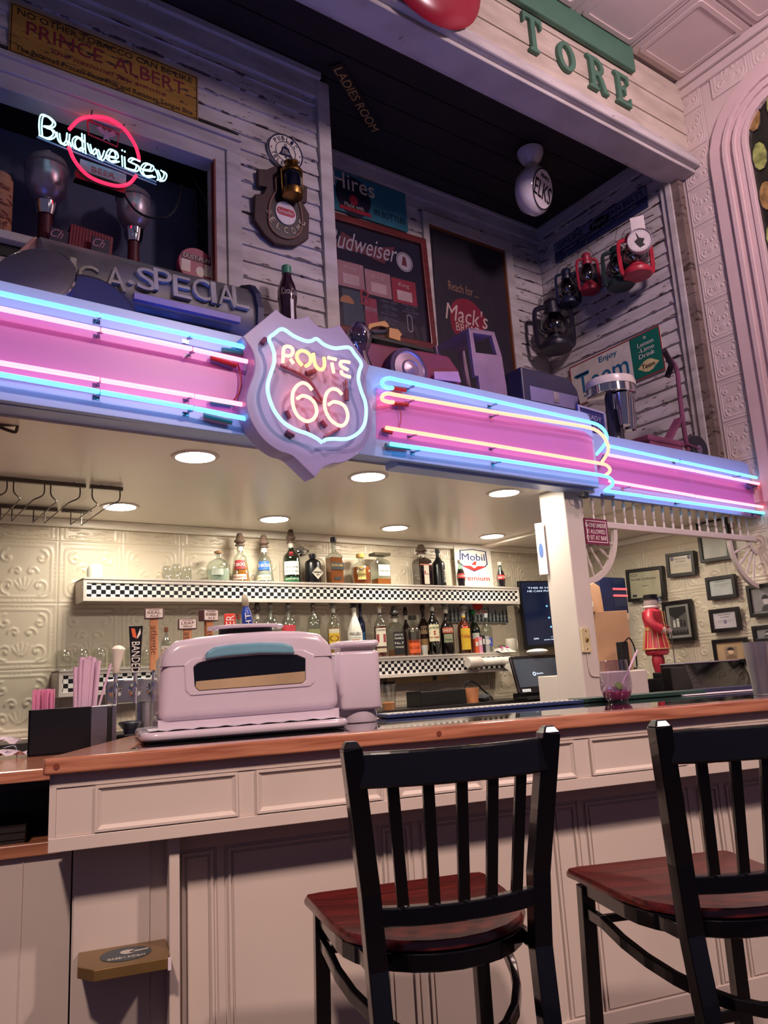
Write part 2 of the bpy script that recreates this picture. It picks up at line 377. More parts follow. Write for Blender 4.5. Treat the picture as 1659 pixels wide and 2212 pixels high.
# --- canopy over the bar: soffit, ledge, fascia
can = struct(G().box(-0.8, XR+0.01, 2.78, YB+0.01, ZC, ZL), 'ceiling', m_soffit)
struct(G().box(3.98, 4.06, 2.84, YB, ZC-0.022, ZC), 'trim_1', m_soffit, bevel=0.004)
struct(G().box(-0.6, XR, YB-0.03, YB, ZC-0.045, ZC), 'trim_2', m_soffit, bevel=0.006)
struct(G().box(XR-0.03, XR, 2.9, YB, ZC-0.045, ZC), 'trim_2', m_soffit, bevel=0.006)
# --- upper black ceiling of boards
cu_ = struct(G().box(-1.2, XR+0.02, 2.90, YB+0.1, ZU+0.03, ZU+0.09), 'ceiling_upper', m_black)
for i in range(14):
    y = 2.86+i*0.112; G().box(-1.1, XR, y, y+0.106, ZU+0.005+0.006*(i % 2), ZU+0.03).obj('ceiling_board', m_black, cu_)
# --- main ceiling beyond the beam (pressed tin panels)
# main ceiling
cm = struct(G().box(-1, XR+0.1, -1.5, 2.85, ZM, ZM+0.08), 'ceiling_main', m_tinp)
me_p = bpy.data.meshes.new('ceiling_panel'); g = G().box(-0.29, 0.29, -0.29, 0.29, -0.012, 0); g.ring(rrect(0.5, 0.5, 0.02, 2), rrect(0.44, 0.44, 0.02, 2), -0.022, -0.012)
me_p.from_pydata([v[:] for v in g.v], [], g.f); me_p.materials.append(m_tinp); me_p.update()
for i in range(7):
    for j in range(5):
        o = bpy.data.objects.new('ceiling_panel', me_p); C.objects.link(o); o.parent = cm; o.location = (4.68-0.6*i, 2.52-0.6*j, ZM)
# --- clapboards
def board(x0, x1, z, h, M, parent):
    """one lapped board: thin at its top edge, thick at the lower edge"""
    a, b = 0.006, 0.020; dz = random.uniform(-0.0015, 0.0015)
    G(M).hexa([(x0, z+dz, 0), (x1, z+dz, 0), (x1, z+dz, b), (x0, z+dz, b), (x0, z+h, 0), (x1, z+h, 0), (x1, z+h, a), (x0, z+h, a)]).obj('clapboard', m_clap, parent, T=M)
def courses(M, x0, x1, z0, z1, parent, holes=(), pitch=0.103):
    z = z0
    while z < z1-0.02:
        h = min(pitch+0.004, z1-z); segs = [(x0, x1)]
        for hx0, hx1, hz0, hz1 in holes:
            if z+h*0.6 > hz0 and z+h*0.4 < hz1:
                n = []
                for a, b in segs:
                    if hx1 <= a or hx0 >= b: n.append((a, b)); continue
                    if hx0 > a: n.append((a, hx0))
                    if hx1 < b: n.append((hx1, b))
                segs = n
        for a, b in segs:
            if b-a > 1.3:
                c = random.uniform(a+0.4, b-0.4); board(a, c-0.0015, z, h, M, parent); board(c+0.0015, b, z, h, M, parent)
            elif b-a > 0.03: board(a, b, z, h, M, parent)
        z += pitch
# back clapboard wall (upper)
wu = struct(G().box(2.3, XR+0.02, YB+0.0, YB+0.08, ZL, ZU+0.05), 'wall_back_upper', m_dark)
MX = (3.80, 4.66)   # dark poster window opening
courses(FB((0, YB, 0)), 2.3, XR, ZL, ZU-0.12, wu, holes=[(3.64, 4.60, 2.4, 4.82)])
G().box(2.3, XR, YB-0.03, YB, ZU-0.13, ZU).obj('frieze_board', m_trim, wu, bevel=0.004)
G().box(2.3, XR, YB-0.045, YB, ZU-0.03, ZU).obj('frieze_moulding', m_trim, wu, bevel=0.004)
G().box(XR-0.03, XR, YB-0.03, YB, ZL, ZU-0.13).obj('corner_board', m_trim, wu)
# right clapboard wall (upper)
wru = struct(G().box(XR-0.02, XR+0.01, 3.07, YB, ZL, ZU+0.02), 'wall_right_upper', m_dark)
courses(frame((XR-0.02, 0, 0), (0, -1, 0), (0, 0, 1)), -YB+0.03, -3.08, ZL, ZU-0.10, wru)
G().box(XR-0.05, XR-0.018, 3.07, YB-0.03, ZU-0.11, ZU).obj('frieze_board', m_trim, wru, bevel=0.004)
G().box(XR-0.055, XR, 3.03, 3.085, ZL-0.05, ZU).obj('corner_board', m_trim, wru, bevel=0.003)
G().box(XR-0.075, XR, 2.985, 3.03, ZL-0.05, ZU).obj('corner_board', m_trim, wru, bevel=0.003)
G().box(XR-0.06, XR, 2.92, 2.985, ZL-0.05, ZU).obj('corner_board', peel('bare grey brown wood', (120, 104, 96), (70, 54, 46), 0.56), wru, bevel=0.003)
# left facade with its display window
wf = struct(G().box(1.80, 2.34, YF, YF+0.06, ZL, ZU+0.02).box(-1.2, 1.80, YF, YF+0.06, 4.37, ZU+0.02).box(-1.2, 1.80, YF, YF+0.06, ZL, 3.40).box(2.33, 2.42, YF, YB, ZL, ZU+0.02), 'wall_left', m_dark)
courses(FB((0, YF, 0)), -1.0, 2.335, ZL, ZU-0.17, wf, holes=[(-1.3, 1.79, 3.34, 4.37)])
G().box(-1.1, 2.34, YF-0.035, YF, ZU-0.18, ZU-0.05).obj('frieze_board', m_trim, wf, bevel=0.004)
G().box(-1.1, 2.36, YF-0.06, YF, ZU-0.05, ZU).obj('frieze_moulding', m_trim, wf, bevel=0.006)
G().box(2.335, 2.425, YF-0.04, YF+0.05, ZL, ZU-0.05).obj('corner_board', m_trim, wf, bevel=0.004)
win = struct(G().box(-1.2, 1.80, YF+0.42, YF+0.45, 3.2, 4.5), 'window_1', mat('dim blue grey back wall of the display window', (70, 76, 108), 0.7, var=0.25, scale=2))
G().box(-1.1, 1.79, YF-0.035, YF+0.0, 4.27, 4.37).obj('window_head', m_trim, win, bevel=0.004)
G().box(-1.1, 1.79, YF-0.055, YF+0.0, 4.345, 4.375).obj('window_head', m_trim, win, bevel=0.004)
G().box(-1.1, 1.64, YF-0.02, YF+0.10, 4.18, 4.27).obj('window_frame', m_trim, win, bevel=0.004)
G().box(1.70, 1.79, YF-0.035, YF, 3.34, 4.27).obj('window_casing', m_trim, win, bevel=0.004)
G().box(1.635, 1.70, YF-0.02, YF+0.10, 3.34, 4.27).obj('window_frame', m_trim, win, bevel=0.004)
G().box(1.625, 1.636, YF-0.022, YF+0.02, 3.36, 4.19).obj('window_bead', mat('red brown bead paint', (110, 40, 34), 0.6), win)
G().box(-1.1, 1.79, YF-0.07, YF+0.12, 3.34, 3.385).obj('window_sill', m_trim, win, bevel=0.005)
G().box(-1.1, 1.70, YF-0.02, YF+0.43, 3.28, 3.34).obj('window_shelf', m_dark, win)
G().box(1.70, 1.72, YF, YF+0.43, 3.3, 4.4).obj('window_reveal', m_dark, win)
G().box(-1.1, 1.70, YF+0.1, YF+0.43, 4.27, 4.30).obj('window_reveal', m_dark, win)
# dark poster window in the back wall
w2 = struct(G().box(3.66, 4.56, YB-0.004, YB+0.02, 2.56, 4.78), 'window_2', mat('dark poster board', (44, 38, 52), 0.45, var=0.2, scale=2))
# --- STORE beam
m_beam = peel('cream painted beam boards', (196, 184, 168), (120, 104, 90), 0.70)
bm_ = struct(G().box(-0.6, XR, 2.86, 3.02, 4.80, 5.47), 'trim_beam', m_beam)
for k, (a, b) in enumerate(((4.86, 5.045), (5.05, 5.24), (5.245, 5.46))):
    G().box(-0.6, XR, 2.835-0.004*k, 2.86, a, b).obj('beam_plank', m_beam, bm_, bevel=0.004)
G().box(-0.6, XR+0.0, 2.79, 3.03, 4.80, 4.86).obj('beam_moulding', m_trim, bm_, bevel=0.01)
G().box(-0.6, XR+0.0, 2.76, 3.05, 4.745, 4.80).obj('beam_moulding', m_trim, bm_, bevel=0.012)
G().box(-0.6, XR-0.0, 2.81, 3.0, 4.715, 4.745).obj('beam_moulding', m_trim, bm_, bevel=0.006)
# --- arched window on the right wall
def arch(y0, zs, R, n=14):
    pts = [(-(y0), 2.2)]
    yc = 2.15
    for k in range(n+1):
        a = math.pi-math.pi*k/n; pts.append((-yc+R*math.cos(a), zs+R*math.sin(a)))
    pts.append((-yc+R, 2.2)); pts[0] = (-yc-R, 2.2); return pts
wa = struct(G().prism(arch(0, 4.68, 0.24), 0.0, 0.012), 'window_3', mat('dark leaded glass', (40, 40, 34), 0.2, var=0.5, scale=5)); wa.matrix_world = frame((XR, 0, 0), (0, -1, 0), (0, 0, 1))
m_arch = mat('pink white gloss casing paint', (210, 186, 184), 0.4, var=0.03)
for R1, R0, h in ((0.53, 0.42, 0.03), (0.42, 0.385, 0.055), (0.385, 0.34, 0.035), (0.34, 0.315, 0.06), (0.315, 0.275, 0.04), (0.275, 0.24, 0.05)):
    o, i = arch(0, 4.68, R1), arch(0, 4.68, R0)
    G().ring(o, i, 0.0, h).obj('arch_casing', m_arch, wa, bevel=0.004)
rg = random.Random(3)
for k in range(9):
    for s in (0, 1):
        z = 2.35+0.3*k; y = -2.33+0.15*s
        pts = oval(0.055, 0.11, 10, y, z+0.1); G().prism(pts, 0.012, 0.017).obj('stained_pane', mat('olive stained pane' if (k+s) % 2 else 'amber stained pane', (150, 160, 90) if (k+s) % 2 else (150, 120, 70), 0.2, var=0.5, scale=20), wa)
        G().tube([(p[0], p[1], 0.018) for p in pts], 0.004, 5, closed=True).obj('lead_came', m_dark, wa)
# --- post under the end of the sign
pk = struct(G().box(3.135, 3.265, 2.75, 2.93, 0, 2.15), 'trim_post', m_white, bevel=0.006)
# lower side cabinets behind the bar (mostly hidden)
m_lam = mat('dark laminate', (40, 36, 38), 0.35)

for x0, x1 in ((3.635, 3.695), (4.525, 4.61)): G().box(x0, x1, YB-0.04, YB, ZL, 4.735 if x0 < 4 else 4.735).obj('window_casing', m_trim, w2, bevel=0.004)
G().box(3.635, 4.61, YB-0.042, YB, 4.735, 4.83).obj('window_head', m_trim, w2, bevel=0.004)
G().box(4.515, 4.527, YB-0.03, YB, ZL, 4.735).box(3.695, 4.515, YB-0.03, YB, 4.722, 4.735).obj('window_bead', mat('orange brown bead', (120, 70, 44), 0.6), w2)
# ================================================================== NEON SIGN
n_blue = glow('blue neon', (0.085, 0.58, 1.0), 4.0)
n_pink = glow('pink neon', (1.0, 0.17, 0.20), 4.8)
n_orange = glow('orange neon', (1.0, 0.19, 0.12), 4.6)
n_oj = glow('orange red neon', (1.0, 0.36, 0.10), 4.6)
n_num = glow('warm white orange neon', (1.0, 0.27, 0.15), 5.2)
n_aqua = glow('pale aqua neon', (0.26, 0.85, 1.0), 2.6)
m_face = mat('pale blue lilac sign enamel', (150, 172, 230), 0.35, var=0.03, scale=3)
m_band = mat('pink sign enamel', (182, 118, 204), 0.35, var=0.03, scale=3)
m_capglass = glassm('tube end glass', (190, 200, 220), 0.3)
m_trans = mat('rust red electrode sleeve', (150, 48, 60), 0.4)
YS = 2.65
def signM(y): return FB((0, y, 0))
def SP(px, py, y=YS):
    p = at(px, py, 1, y); return (p.x, p.z)
def neon(parent, pts, y, r, mt, name='neon_tube', n=10, k=5, smooth=True, closed=False):
    """pixel polyline on the plane y; optional third value pushes the tube back"""
    P = [at(q[0], q[1], 1, y+(q[2] if len(q) > 2 else 0)) for q in pts]
    if smooth: P = catmull(P, k, closed)
    o = G().tube(P, r, n, closed=closed).obj(name, mt, None, smooth=True)
    if parent: o.parent = parent; o.matrix_parent_inverse = Matrix.Translation(parent.location).inverted()
    return o
def support(parent, px, py, y, yb, mt=None):
    p = at(px, py, 1, y); q = Vector((p.x, yb, p.z))
    o = G().tube([q, (p.x, y+0.008, p.z)], 0.004, 6).box(p.x-0.012, p.x+0.012, yb-0.003, yb, p.z-0.008, p.z+0.008).lathe([(0.011, -0.003), (0.011, 0.003)], 8, (p.x, y+0.006, p.z)).obj('tube_clip', mt or m_capglass, None)
    o.parent = parent; o.matrix_parent_inverse = Matrix.Translation(parent.location).inverted(); return o
def kid(o, parent): o.parent = parent; o.matrix_parent_inverse = parent.matrix_world.inverted(); return o
bpy.context.view_layer.update()
# main sign box
sgn = thing('neon_sign', 'long pink and blue neon canopy sign with rounded right end over the bar', 'neon sign', Vector((1.8, YS, 2.15)))
bpy.context.view_layer.update()
top = [SP(-140, 573), SP(0, 605), SP(527, 727), SP(797, 788), SP(1060, 846), SP(1200, 877), SP(1256, 889)]
rt = [SP(1268, 893), SP(1275, 905), SP(1279, 925), SP(1283, 950), SP(1288, 990), SP(1292, 1025), SP(1295, 1053)]
bot = [SP(1240, 1046), SP(1180, 1038), SP(797, 984), SP(560, 946), SP(0, 864), SP(-140, 843)]
face = top+rt+bot
T0 = Matrix(((1, 0, 0, 0), (0, 0, 1, 0), (0, 1, 0, 0), (0, 0, 0, 1)))   # (x,z,depth) -> world
kid(G().prism([(x, z) for x, z in face], YS, YS+0.03, T0).obj('sign_face', m_face, None, bevel=0.003), sgn)
# pink enamel band
def lineband(fr):  # points along, fraction from the top
    out = []
    for x in (-140, 0, 300, 527): 
        t = 605+0.2262*x; b = 864+0.152*x if x < 560 else 0; out.append((x, t+(b-t)*fr))
    return out
bandL = [SP(x, y) for x, y in lineband(0.22)]+[SP(x, y) for x, y in lineband(0.80)[::-1]]
kid(G().prism(bandL, YS-0.0015, YS+0.001, T0).obj('pink_band', m_band, None), sgn)
def lb2(fr):
    out = []
    for x in (812, 950, 1100, 1230, 1262 if fr < 0.5 else 1285):
        t = 605+0.2262*x; b = 864+0.1525*x; out.append((x, t+(b-t)*fr))
    return out
bandR = [SP(x, y) for x, y in lb2(0.25)]+[SP(1278, 945)]+[SP(x, y) for x, y in lb2(0.80)[::-1]]
kid(G().prism(bandR, YS-0.0015, YS+0.001, T0).obj('pink_band', m_band, None), sgn)
# body behind the face: straight run, then a rounded return in plan
xe = SP(1180, 1038)[0]; zt = SP(1180, 872)[1]; zb = 2.115
plan = [(-0.3, YS+0.03), (xe, YS+0.03), (SP(1275, 905)[0]-0.0, YS+0.03), (SP(1285, 950)[0]+0.015, YS+0.05), (SP(1290, 950)[0], YS+0.08), (SP(1280, 950)[0]-0.01, YS+0.11), (3.1, YS+0.125), (-0.3, YS+0.125)]
planL = [(-0.3, YS+0.03), (2.0, YS+0.03), (2.0, YS+0.125), (-0.3, YS+0.125)]; planR = [(2.0, YS+0.03)]+plan[1:-1]+[(2.0, YS+0.125)]
kid(G().prism(planL, 2.158, 2.50).obj('sign_box', m_face, None), sgn); kid(G().prism(planR, zb+.008, 2.50).obj('sign_box', m_face, None, bevel=0.003), sgn)
kid(G().tube(catmull([(3.16, 2.70, 2.112), (3.17, 2.69, 2.09), (3.20, 2.69, 2.085)], 4), 0.003, 6).box(3.20, 3.235, 2.67, 2.70, 2.08, 2.112).obj('junction_plug', m_dark, None), sgn)
YT = 2.60
# unseen blue tube added behind the sign box to wash ledge and curios blue
kid(G().tube([(0.0, 2.80, 2.492), (1.25, 2.80, 2.492)], 0.008, 8).obj('added_blue_tube', glow('added blue wash', (0.04, 0.16, 1.0), 48.0), None, smooth=True), sgn)
kid(G().tube([(1.9, 2.80, 2.492), (3.25, 2.80, 2.492)], 0.008, 8).obj('added_blue_tube', glow('added blue wash', (0.04, 0.16, 1.0), 48.0), None, smooth=True), sgn)
R1 = 0.0088
for seg in ([(-140, 603), (215, 681)], [(219, 682), (408, 723)], [(412, 724), (527, 749.5)]): neon(sgn, seg, YT, R1, n_blue, smooth=False)
for seg in ([(-140, 637), (215, 712)], [(219, 713), (414, 754)], [(418, 755), (534, 781)]): neon(sgn, seg, YT, R1, n_pink, smooth=False)
for seg in ([(-140, 760), (214, 820)], [(218, 821), (418, 855)], [(422, 856), (536, 876)]): neon(sgn, seg, YT, R1, n_pink, smooth=False)
for seg in ([(-140, 784), (214, 846)], [(218, 847), (416, 881)], [(420, 882), (534, 905)]): neon(sgn, seg, YT, R1, n_blue, smooth=False)
def curvy(parent, line, bend, y, mt): neon(parent, line, y, R1, mt, smooth=False); neon(parent, bend, y, R1, mt)
neon(sgn, [(850, 838, 0.03), (838, 838, 0.015), (827, 832), (827, 822), (840, 817), (860, 821)], YT, R1, n_blue)
neon(sgn, [(860, 821), (1080, 869), (1270, 911)], YT, R1, n_blue, smooth=False)
neon(sgn, [(1270, 911), (1290, 917), (1304, 928), (1311, 943), (1308, 957, 0.02), (1300, 968, 0.05), (1288, 982, 0.07)], YT, R1, n_blue)
neon(sgn, [(850, 869, 0.03), (838, 868, 0.015), (826, 863), (827, 854), (838, 850), (855, 853)], YT, R1, n_orange)
neon(sgn, [(855, 853), (1060, 889), (1260, 921)], YT, R1, n_orange, smooth=False)
neon(sgn, [(1260, 921), (1285, 928), (1302, 941), (1312, 958), (1314, 972), (1309, 985, 0.02), (1300, 998, 0.04)], YT, R1, n_orange)
neon(sgn, [(834, 924), (1060, 961), (1290, 1000)], YT, R1, n_orange, smooth=False)
neon(sgn, [(1290, 1000), (1308, 1004), (1317, 1012), (1316, 1020, 0.01), (1308, 1026, 0.03)], YT, R1, n_orange)
neon(sgn, [(844, 959), (1060, 990), (1295, 1026)], YT, R1, n_blue, smooth=False)
neon(sgn, [(1295, 1026), (1312, 1030), (1323, 1038), (1322, 1048, 0.01), (1308, 1059, 0.03)], YT, R1, n_blue)
for px, py in ((217, 681), (411, 726), (217, 714), (416, 757), (412, 855), (216, 821), (216, 847), (412, 884), (893, 832), (1072, 870), (893, 862), (1075, 893), (898, 936), (1075, 963), (905, 970), (1080, 995)):
    support(sgn, px, py+2, YT, YS)
def sleeve(parent, a, b, y, r=0.011, mt=None):
    o = G().tube([at(*a, 1, y), at(*b, 1, y)], r, 8).obj('electrode_sleeve', mt or m_trans, None, smooth=True); return kid(o, parent)
for a, b, c in (((455, 772), (510, 790), 0), ((480, 756), (524, 762), 1), ((440, 897), (500, 912), 1), ((455, 866), (505, 873), 1), ((848, 838), (876, 842), 0), ((850, 872), (880, 874), 0), ((826, 929), (846, 934), 0), ((833, 962), (885, 968), 1)):
    sleeve(sgn, a, b, YT+0.03, mt=m_trans if c == 0 else mat('teal electrode sleeve', (60, 120, 130), 0.4))
kid(G().tube(catmull([at(513, 783, 1, 2.63), at(519, 810, 1, 2.635), at(517, 845, 1, 2.635), at(506, 864, 1, 2.63)], 6), 0.003, 6).obj('wire', m_trans, None), sgn)
kid(G().tube(catmull([at(862, 877, 1, 2.63), at(866, 900, 1, 2.635), at(862, 925, 1, 2.635)], 6), 0.002, 6).obj('wire', m_trans, None), sgn)
# shield
shd = thing('shield_sign', 'scalloped lilac highway shield with neon number 66 in front of the canopy sign', 'neon sign', Vector((1.55, 2.58, 2.3)))
bpy.context.view_layer.update()
z6 = lambda L: [(520+a/4.879, 660+b/4.879) for a, b in L]
def arcd(a, b, sag, n=8):
    a, b = Vector(a), Vector(b); d = b-a; nrm = Vector((-d.y, d.x)); return [tuple(a+d*t+nrm*sag*4*t*(1-t)) for t in [i/n for i in range(n)]]
YH = 2.56
o1 = arcd((22, 325), (375, 35), 0.0, 2)+arcd((375, 35), (714, 105), 0.19)+arcd((714, 105), (1042, 200), 0.24)+arcd((1042, 200), (1355, 640), 0.0, 2)
o2 = [tuple(v) for v in catmull([(a, b, 0) for a, b in [(1355, 640), (1322, 760), (1330, 900), (1365, 1050), (1385, 1200), (1370, 1340), (1300, 1490), (1200, 1590), (1080, 1652), (960, 1668), (860, 1715), (785, 1812)]], 4)][:-1]
o3 = [tuple(v) for v in catmull([(a, b, 0) for a, b in [(785, 1812), (650, 1680), (540, 1580), (400, 1530), (250, 1420), (140, 1270), (75, 1120), (58, 980), (90, 850), (138, 720), (150, 600), (120, 470), (22, 325)]], 4)][:-1]
out = z6([(p[0], p[1]) for p in o1+o2+o3]); out = [SP(x, y, YH) for x, y in out]
kid(G().prism(out, YH, YH+0.085, T0).obj('shield_plate', mat('pale lilac shield enamel', (150, 138, 192), 0.3, var=0.03), None, bevel=0.003), shd)
YN = YH-0.05
nout = z6([(858, 1445), (800, 1400), (700, 1350), (560, 1300), (440, 1220), (345, 1090), (292, 940), (284, 840), (308, 740), (348, 620), (353, 520), (330, 430), (298, 350), (350, 300), (440, 248), (560, 322), (680, 372), (745, 372), (800, 352), (880, 412), (990, 450), (1140, 442), (1200, 510), (1270, 610), (1250, 690), (1240, 780), (1270, 900), (1310, 1010), (1322, 1130), (1300, 1260), (1230, 1350), (1120, 1405), (980, 1405), (900, 1412), (872, 1430)])
neon(shd, nout, YN, 0.0072, n_aqua, 'neon_outline')
LT = {'R': [[(445, 600), (447, 540), (452, 460), (475, 432), (520, 436), (548, 465), (545, 505), (515, 530), (462, 525)], [(522, 562), (558, 612)]],
      'O': [[(648, 632), (602, 575), (592, 520), (622, 482), (672, 480), (722, 515), (738, 560), (725, 612), (682, 640)]],
      'U': [[(765, 505), (778, 600), (805, 655), (850, 675), (878, 650), (882, 600), (878, 545)]],
      'T': [[(918, 548), (1005, 568)], [(960, 605), (980, 710)]],
      'E': [[(1148, 600), (1085, 588), (1052, 600), (1060, 640), (1130, 678)], [(1056, 685), (1075, 725), (1155, 755)]]}
for ch in 'ROUTE':
    gg = G()
    for st in LT[ch]:
        P = [at(x, y, 1, YN) for x, y in z6(st)]; P = catmull(P, 5); gg.tube(P, 0.0068, 8)
    kid(gg.obj('neon_letter', n_oj if ch in 'OU' else n_num, None, smooth=True), shd)
six = [[(752, 892), (710, 838), (650, 815), (590, 850), (550, 920), (545, 1010), (570, 1110), (620, 1180), (700, 1220), (770, 1190), (800, 1120), (780, 1030), (720, 970), (650, 952), (595, 982)],
       [(1068, 937), (1020, 890), (960, 880), (910, 920), (885, 1000), (890, 1090), (930, 1180), (990, 1240), (1060, 1268), (1112, 1230), (1128, 1150), (1100, 1070), (1050, 1030), (980, 1015), (925, 1045)]]
for st in six: neon(shd, z6(st), YN, 0.0068, n_num, 'neon_number')
for st in ([(420, 630), (700, 770), (860, 1000)], [(690, 1240), (720, 1340)], [(1110, 780), (1115, 880)], [(880, 1390), (1040, 1300)], [(760, 960), (860, 1030)]):
    neon(shd, z6(st), YH-0.012, 0.006, mat('painted out tube', (120, 60, 96), 0.4), 'blacked_out_tube')
for st in ([(1115, 890), (1118, 1000)], [(690, 715), (780, 690)], [(480, 1110), (515, 1190)], [(480, 1330), (560, 1375)], [(850, 1215), (900, 1280)], [(225, 400), (262, 350)]):
    p = z6(st); kid(G().tube([at(*p[0], 1, YH-0.012), at(*p[1], 1, YH-0.012)], 0.010, 8).obj('electrode_sleeve', mat('plum electrode sleeve', (110, 50, 84), 0.4), None, smooth=True), shd)
# right hand sign section, set back, over the alcove
Y2 = 2.76
sg2 = thing('neon_sign', 'short pink and blue neon sign section behind the rounded end, running to the right wall', 'neon sign', Vector((4.2, Y2, 2.1)))
bpy.context.view_layer.update()
f2 = [SP(1270, 933, Y2), SP(1628, 1006, Y2), SP(1652, 1120, Y2), SP(1250, 1066, Y2)]
f2[1] = (XR-0.002, f2[1][1]); f2[2] = (XR-0.002, f2[2][1])
kid(G().prism(f2, Y2, Y2+0.02, T0).obj('sign_face', m_face, None), sg2)
kid(G().prism([SP(1285, 975, Y2), SP(1620, 1040, Y2), SP(1636, 1093, Y2), SP(1285, 1044, Y2)], Y2-0.002, Y2, T0).obj('pink_band', m_band, None), sg2)
YT2 = 2.71
for L, mt in (([(1318, 964), (1465, 996)], n_blue), ([(1470, 997), (1560, 1016), (1634, 1032)], n_blue), ([(1316, 983), (1500, 1017)], n_pink), ([(1504, 1018), (1643, 1046)], n_pink), ([(1316, 1039), (1500, 1071)], n_pink), ([(1504, 1072), (1652, 1096)], n_pink), ([(1306, 1060), (1385, 1071)], n_blue), ([(1389, 1072), (1654, 1109)], n_blue)):
    neon(sg2, L, YT2, R1, mt, smooth=False)
for px, py in ((1470, 994), (1600, 1028), (1475, 1085), (1630, 1052), (1640, 1108), (1360, 1052)): support(sg2, px, py, YT2, Y2)
for a, b in (((1300, 1070), (1325, 1072)), ((1615, 1045), (1640, 1051)), ((1610, 1104), (1650, 1112)), ((1305, 985), (1298, 1000))): sleeve(sg2, a, b, YT2+0.02, mt=mat('grey blue electrode sleeve', (70, 84, 120), 0.4))
kid(G().prism([(3.36, Y2+0.02), (XR, Y2+0.02), (XR, Y2+0.03), (3.36, Y2+0.03)], 2.12, 2.5).obj('backing_board', m_face, None), sg2)
# ---------------- spindle rail under the right section
YR = 2.80
fr = thing('spindle_rail', 'white turned spindle rail with wheel brackets hanging under the short neon section', 'rail', Vector((4.1, YR, 1.95)))
bpy.context.view_layer.update()
xs0, zs0 = SP(1258, 1078, YR); xs1, zs1 = SP(1640, 1122, YR)
prof = [(0.007, 0), (0.007, 0.03), (0.003, 0.036), (0.009, 0.05), (0.005, 0.065), (0.011, 0.09), (0.006, 0.12), (0.003, 0.135), (0.007, 0.14), (0.007, 0.17)]
xl, zlr = SP(1310, 1133, YR); xr_, zrr = SP(1625, 1165, YR); 
zr = (zlr+zrr)/2
for i in range(19):
    x = 3.32+i*(1.66/18.5)
    o = G().lathe([(r, z*1.15) for r, z in prof], 8, (x, YR, zr+0.012)).obj('spindle', m_white, None, smooth=True); kid(o, fr)
kid(G().box(3.26, XR, YR-0.018, YR+0.018, zr-0.02, zr+0.015).obj('bottom_rail', m_white, None, bevel=0.003), fr)
kid(G().box(3.26, XR, YR-0.02, YR+0.02, zr+0.19, zr+0.22).obj('top_rail', m_white, None, bevel=0.003), fr)
for side in (0, 1):
    gq = G(); cx = 3.27 if side == 0 else XR; s = 1 if side == 0 else -1; cz = zr-0.02; Rq = 0.30
    arc = [(cx+s*Rq*(1-math.cos(a))*1.0*0+s*(Rq*math.cos(a)), YR, cz-Rq*math.sin(a)) for a in [math.radians(90*i/12) for i in range(13)]]
    # wheel quarter: centre at the top corner, rim below
    gq.strip(arc, 0.03, 0.022, up=(0, 1, 0))
    for a in (18, 36, 54, 72):
        a = math.radians(a); p1 = Vector((cx+s*0.07*math.cos(a), YR, cz-0.07*math.sin(a))); p2 = Vector((cx+s*Rq*math.cos(a), YR, cz-Rq*math.sin(a)))
        gq.tube([p1.lerp(p2, t) for t in (0, .2, .3, .5, .7, .8, 1)], 0.008, 6, taper=[.8, .8, 1.3, .7, 1.3, .8, .8])
    gq.strip([(cx+s*0.07*math.cos(math.radians(90*i/6)), YR, cz-0.07*math.sin(math.radians(90*i/6))) for i in range(7)], 0.03, 0.02, up=(0, 1, 0))
    gq.ball((cx+s*0.012, YR, cz-Rq-0.01), 0.014, 8, 6)
    kid(gq.obj('wheel_bracket', m_white, None), fr)
# ---------------- recessed downlights
def bulb(): return glow('warm white lamp disc', (1.0, 0.90, 0.75), 125)
LI = [(1.15, 2.94), (1.98, 2.94), (2.83, 2.94), (1.15, 3.92), (1.98, 3.92), (2.83, 3.92), (3.69, 3.92)]
names = {0: 'nearest round recessed downlight, front row left, above the oven', 1: 'round recessed downlight in the middle of the front row behind the shield tip', 2: 'round recessed downlight at the right of the front row, near the post',
         3: 'back row recessed downlight beside the glass rack wires', 4: 'back row recessed downlight above the green and blue labelled bottles', 5: 'back row recessed downlight above the squat amber bottles', 6: 'rightmost back row recessed downlight above the gasoline sign'}
for i, (x, y) in enumerate(LI):
    px = [(422, 986), (795, 1029), (1089, 1064), (259, 1094), (593, 1121), (853, 1140), (1063, 1158)][i]; p = at(*px, 2, ZC)
    t = thing('recessed_light', names[i], 'ceiling light', Vector((p.x, p.y, ZC)), 'recessed downlights in the bar ceiling')
    G().lathe([(0.078, -0.001), (0.080, -0.006), (0.096, -0.004), (0.098, 0.0)], 32, cap=False).obj('trim_ring', m_white, t, smooth=True)
    G().lathe([(0.0005, -0.0035), (0.078, -0.0035)], 32, cap=False).obj('lamp_disc', bulb(), t)
# ================================================================== BAR COUNTER (local frame u along, v away, z up)
m_oak = wood('varnished red oak', (140, 84, 58), (184, 122, 90), 0.3, 0, 0.4)
m_oakt = wood('varnished red oak top', (148, 86, 62), (192, 128, 100), 0.22, 0, 0.6)
m_glasstop = mat('dark glass counter inlay', (44, 42, 46), 0.05, var=0.1, spec=0.9, coat=1.0)
ctr = thing('bar_counter', 'long white panelled bar counter with red oak edge and dark glass inlay', 'bar counter', BAR)
UR = 3.3
outl = [(0.0, 0.0), (UR, 0.0), (UR, 0.8), (0.23, 0.8), (0.012, 0.035)]
G().prism([(0.003, 0.0), (UR, 0.0), (UR, 0.10), (0.20, 0.10), (0.33, 0.8), (0.23, 0.8), (-0.003, 0.018)], 1.03, 1.07).obj('oak_edge', m_oakt, ctr, bevel=0.006, seg=3)
G().box(0.3, UR, 0.72, 0.8, 1.03, 1.07).obj('oak_edge', m_oakt, ctr, bevel=0.003)
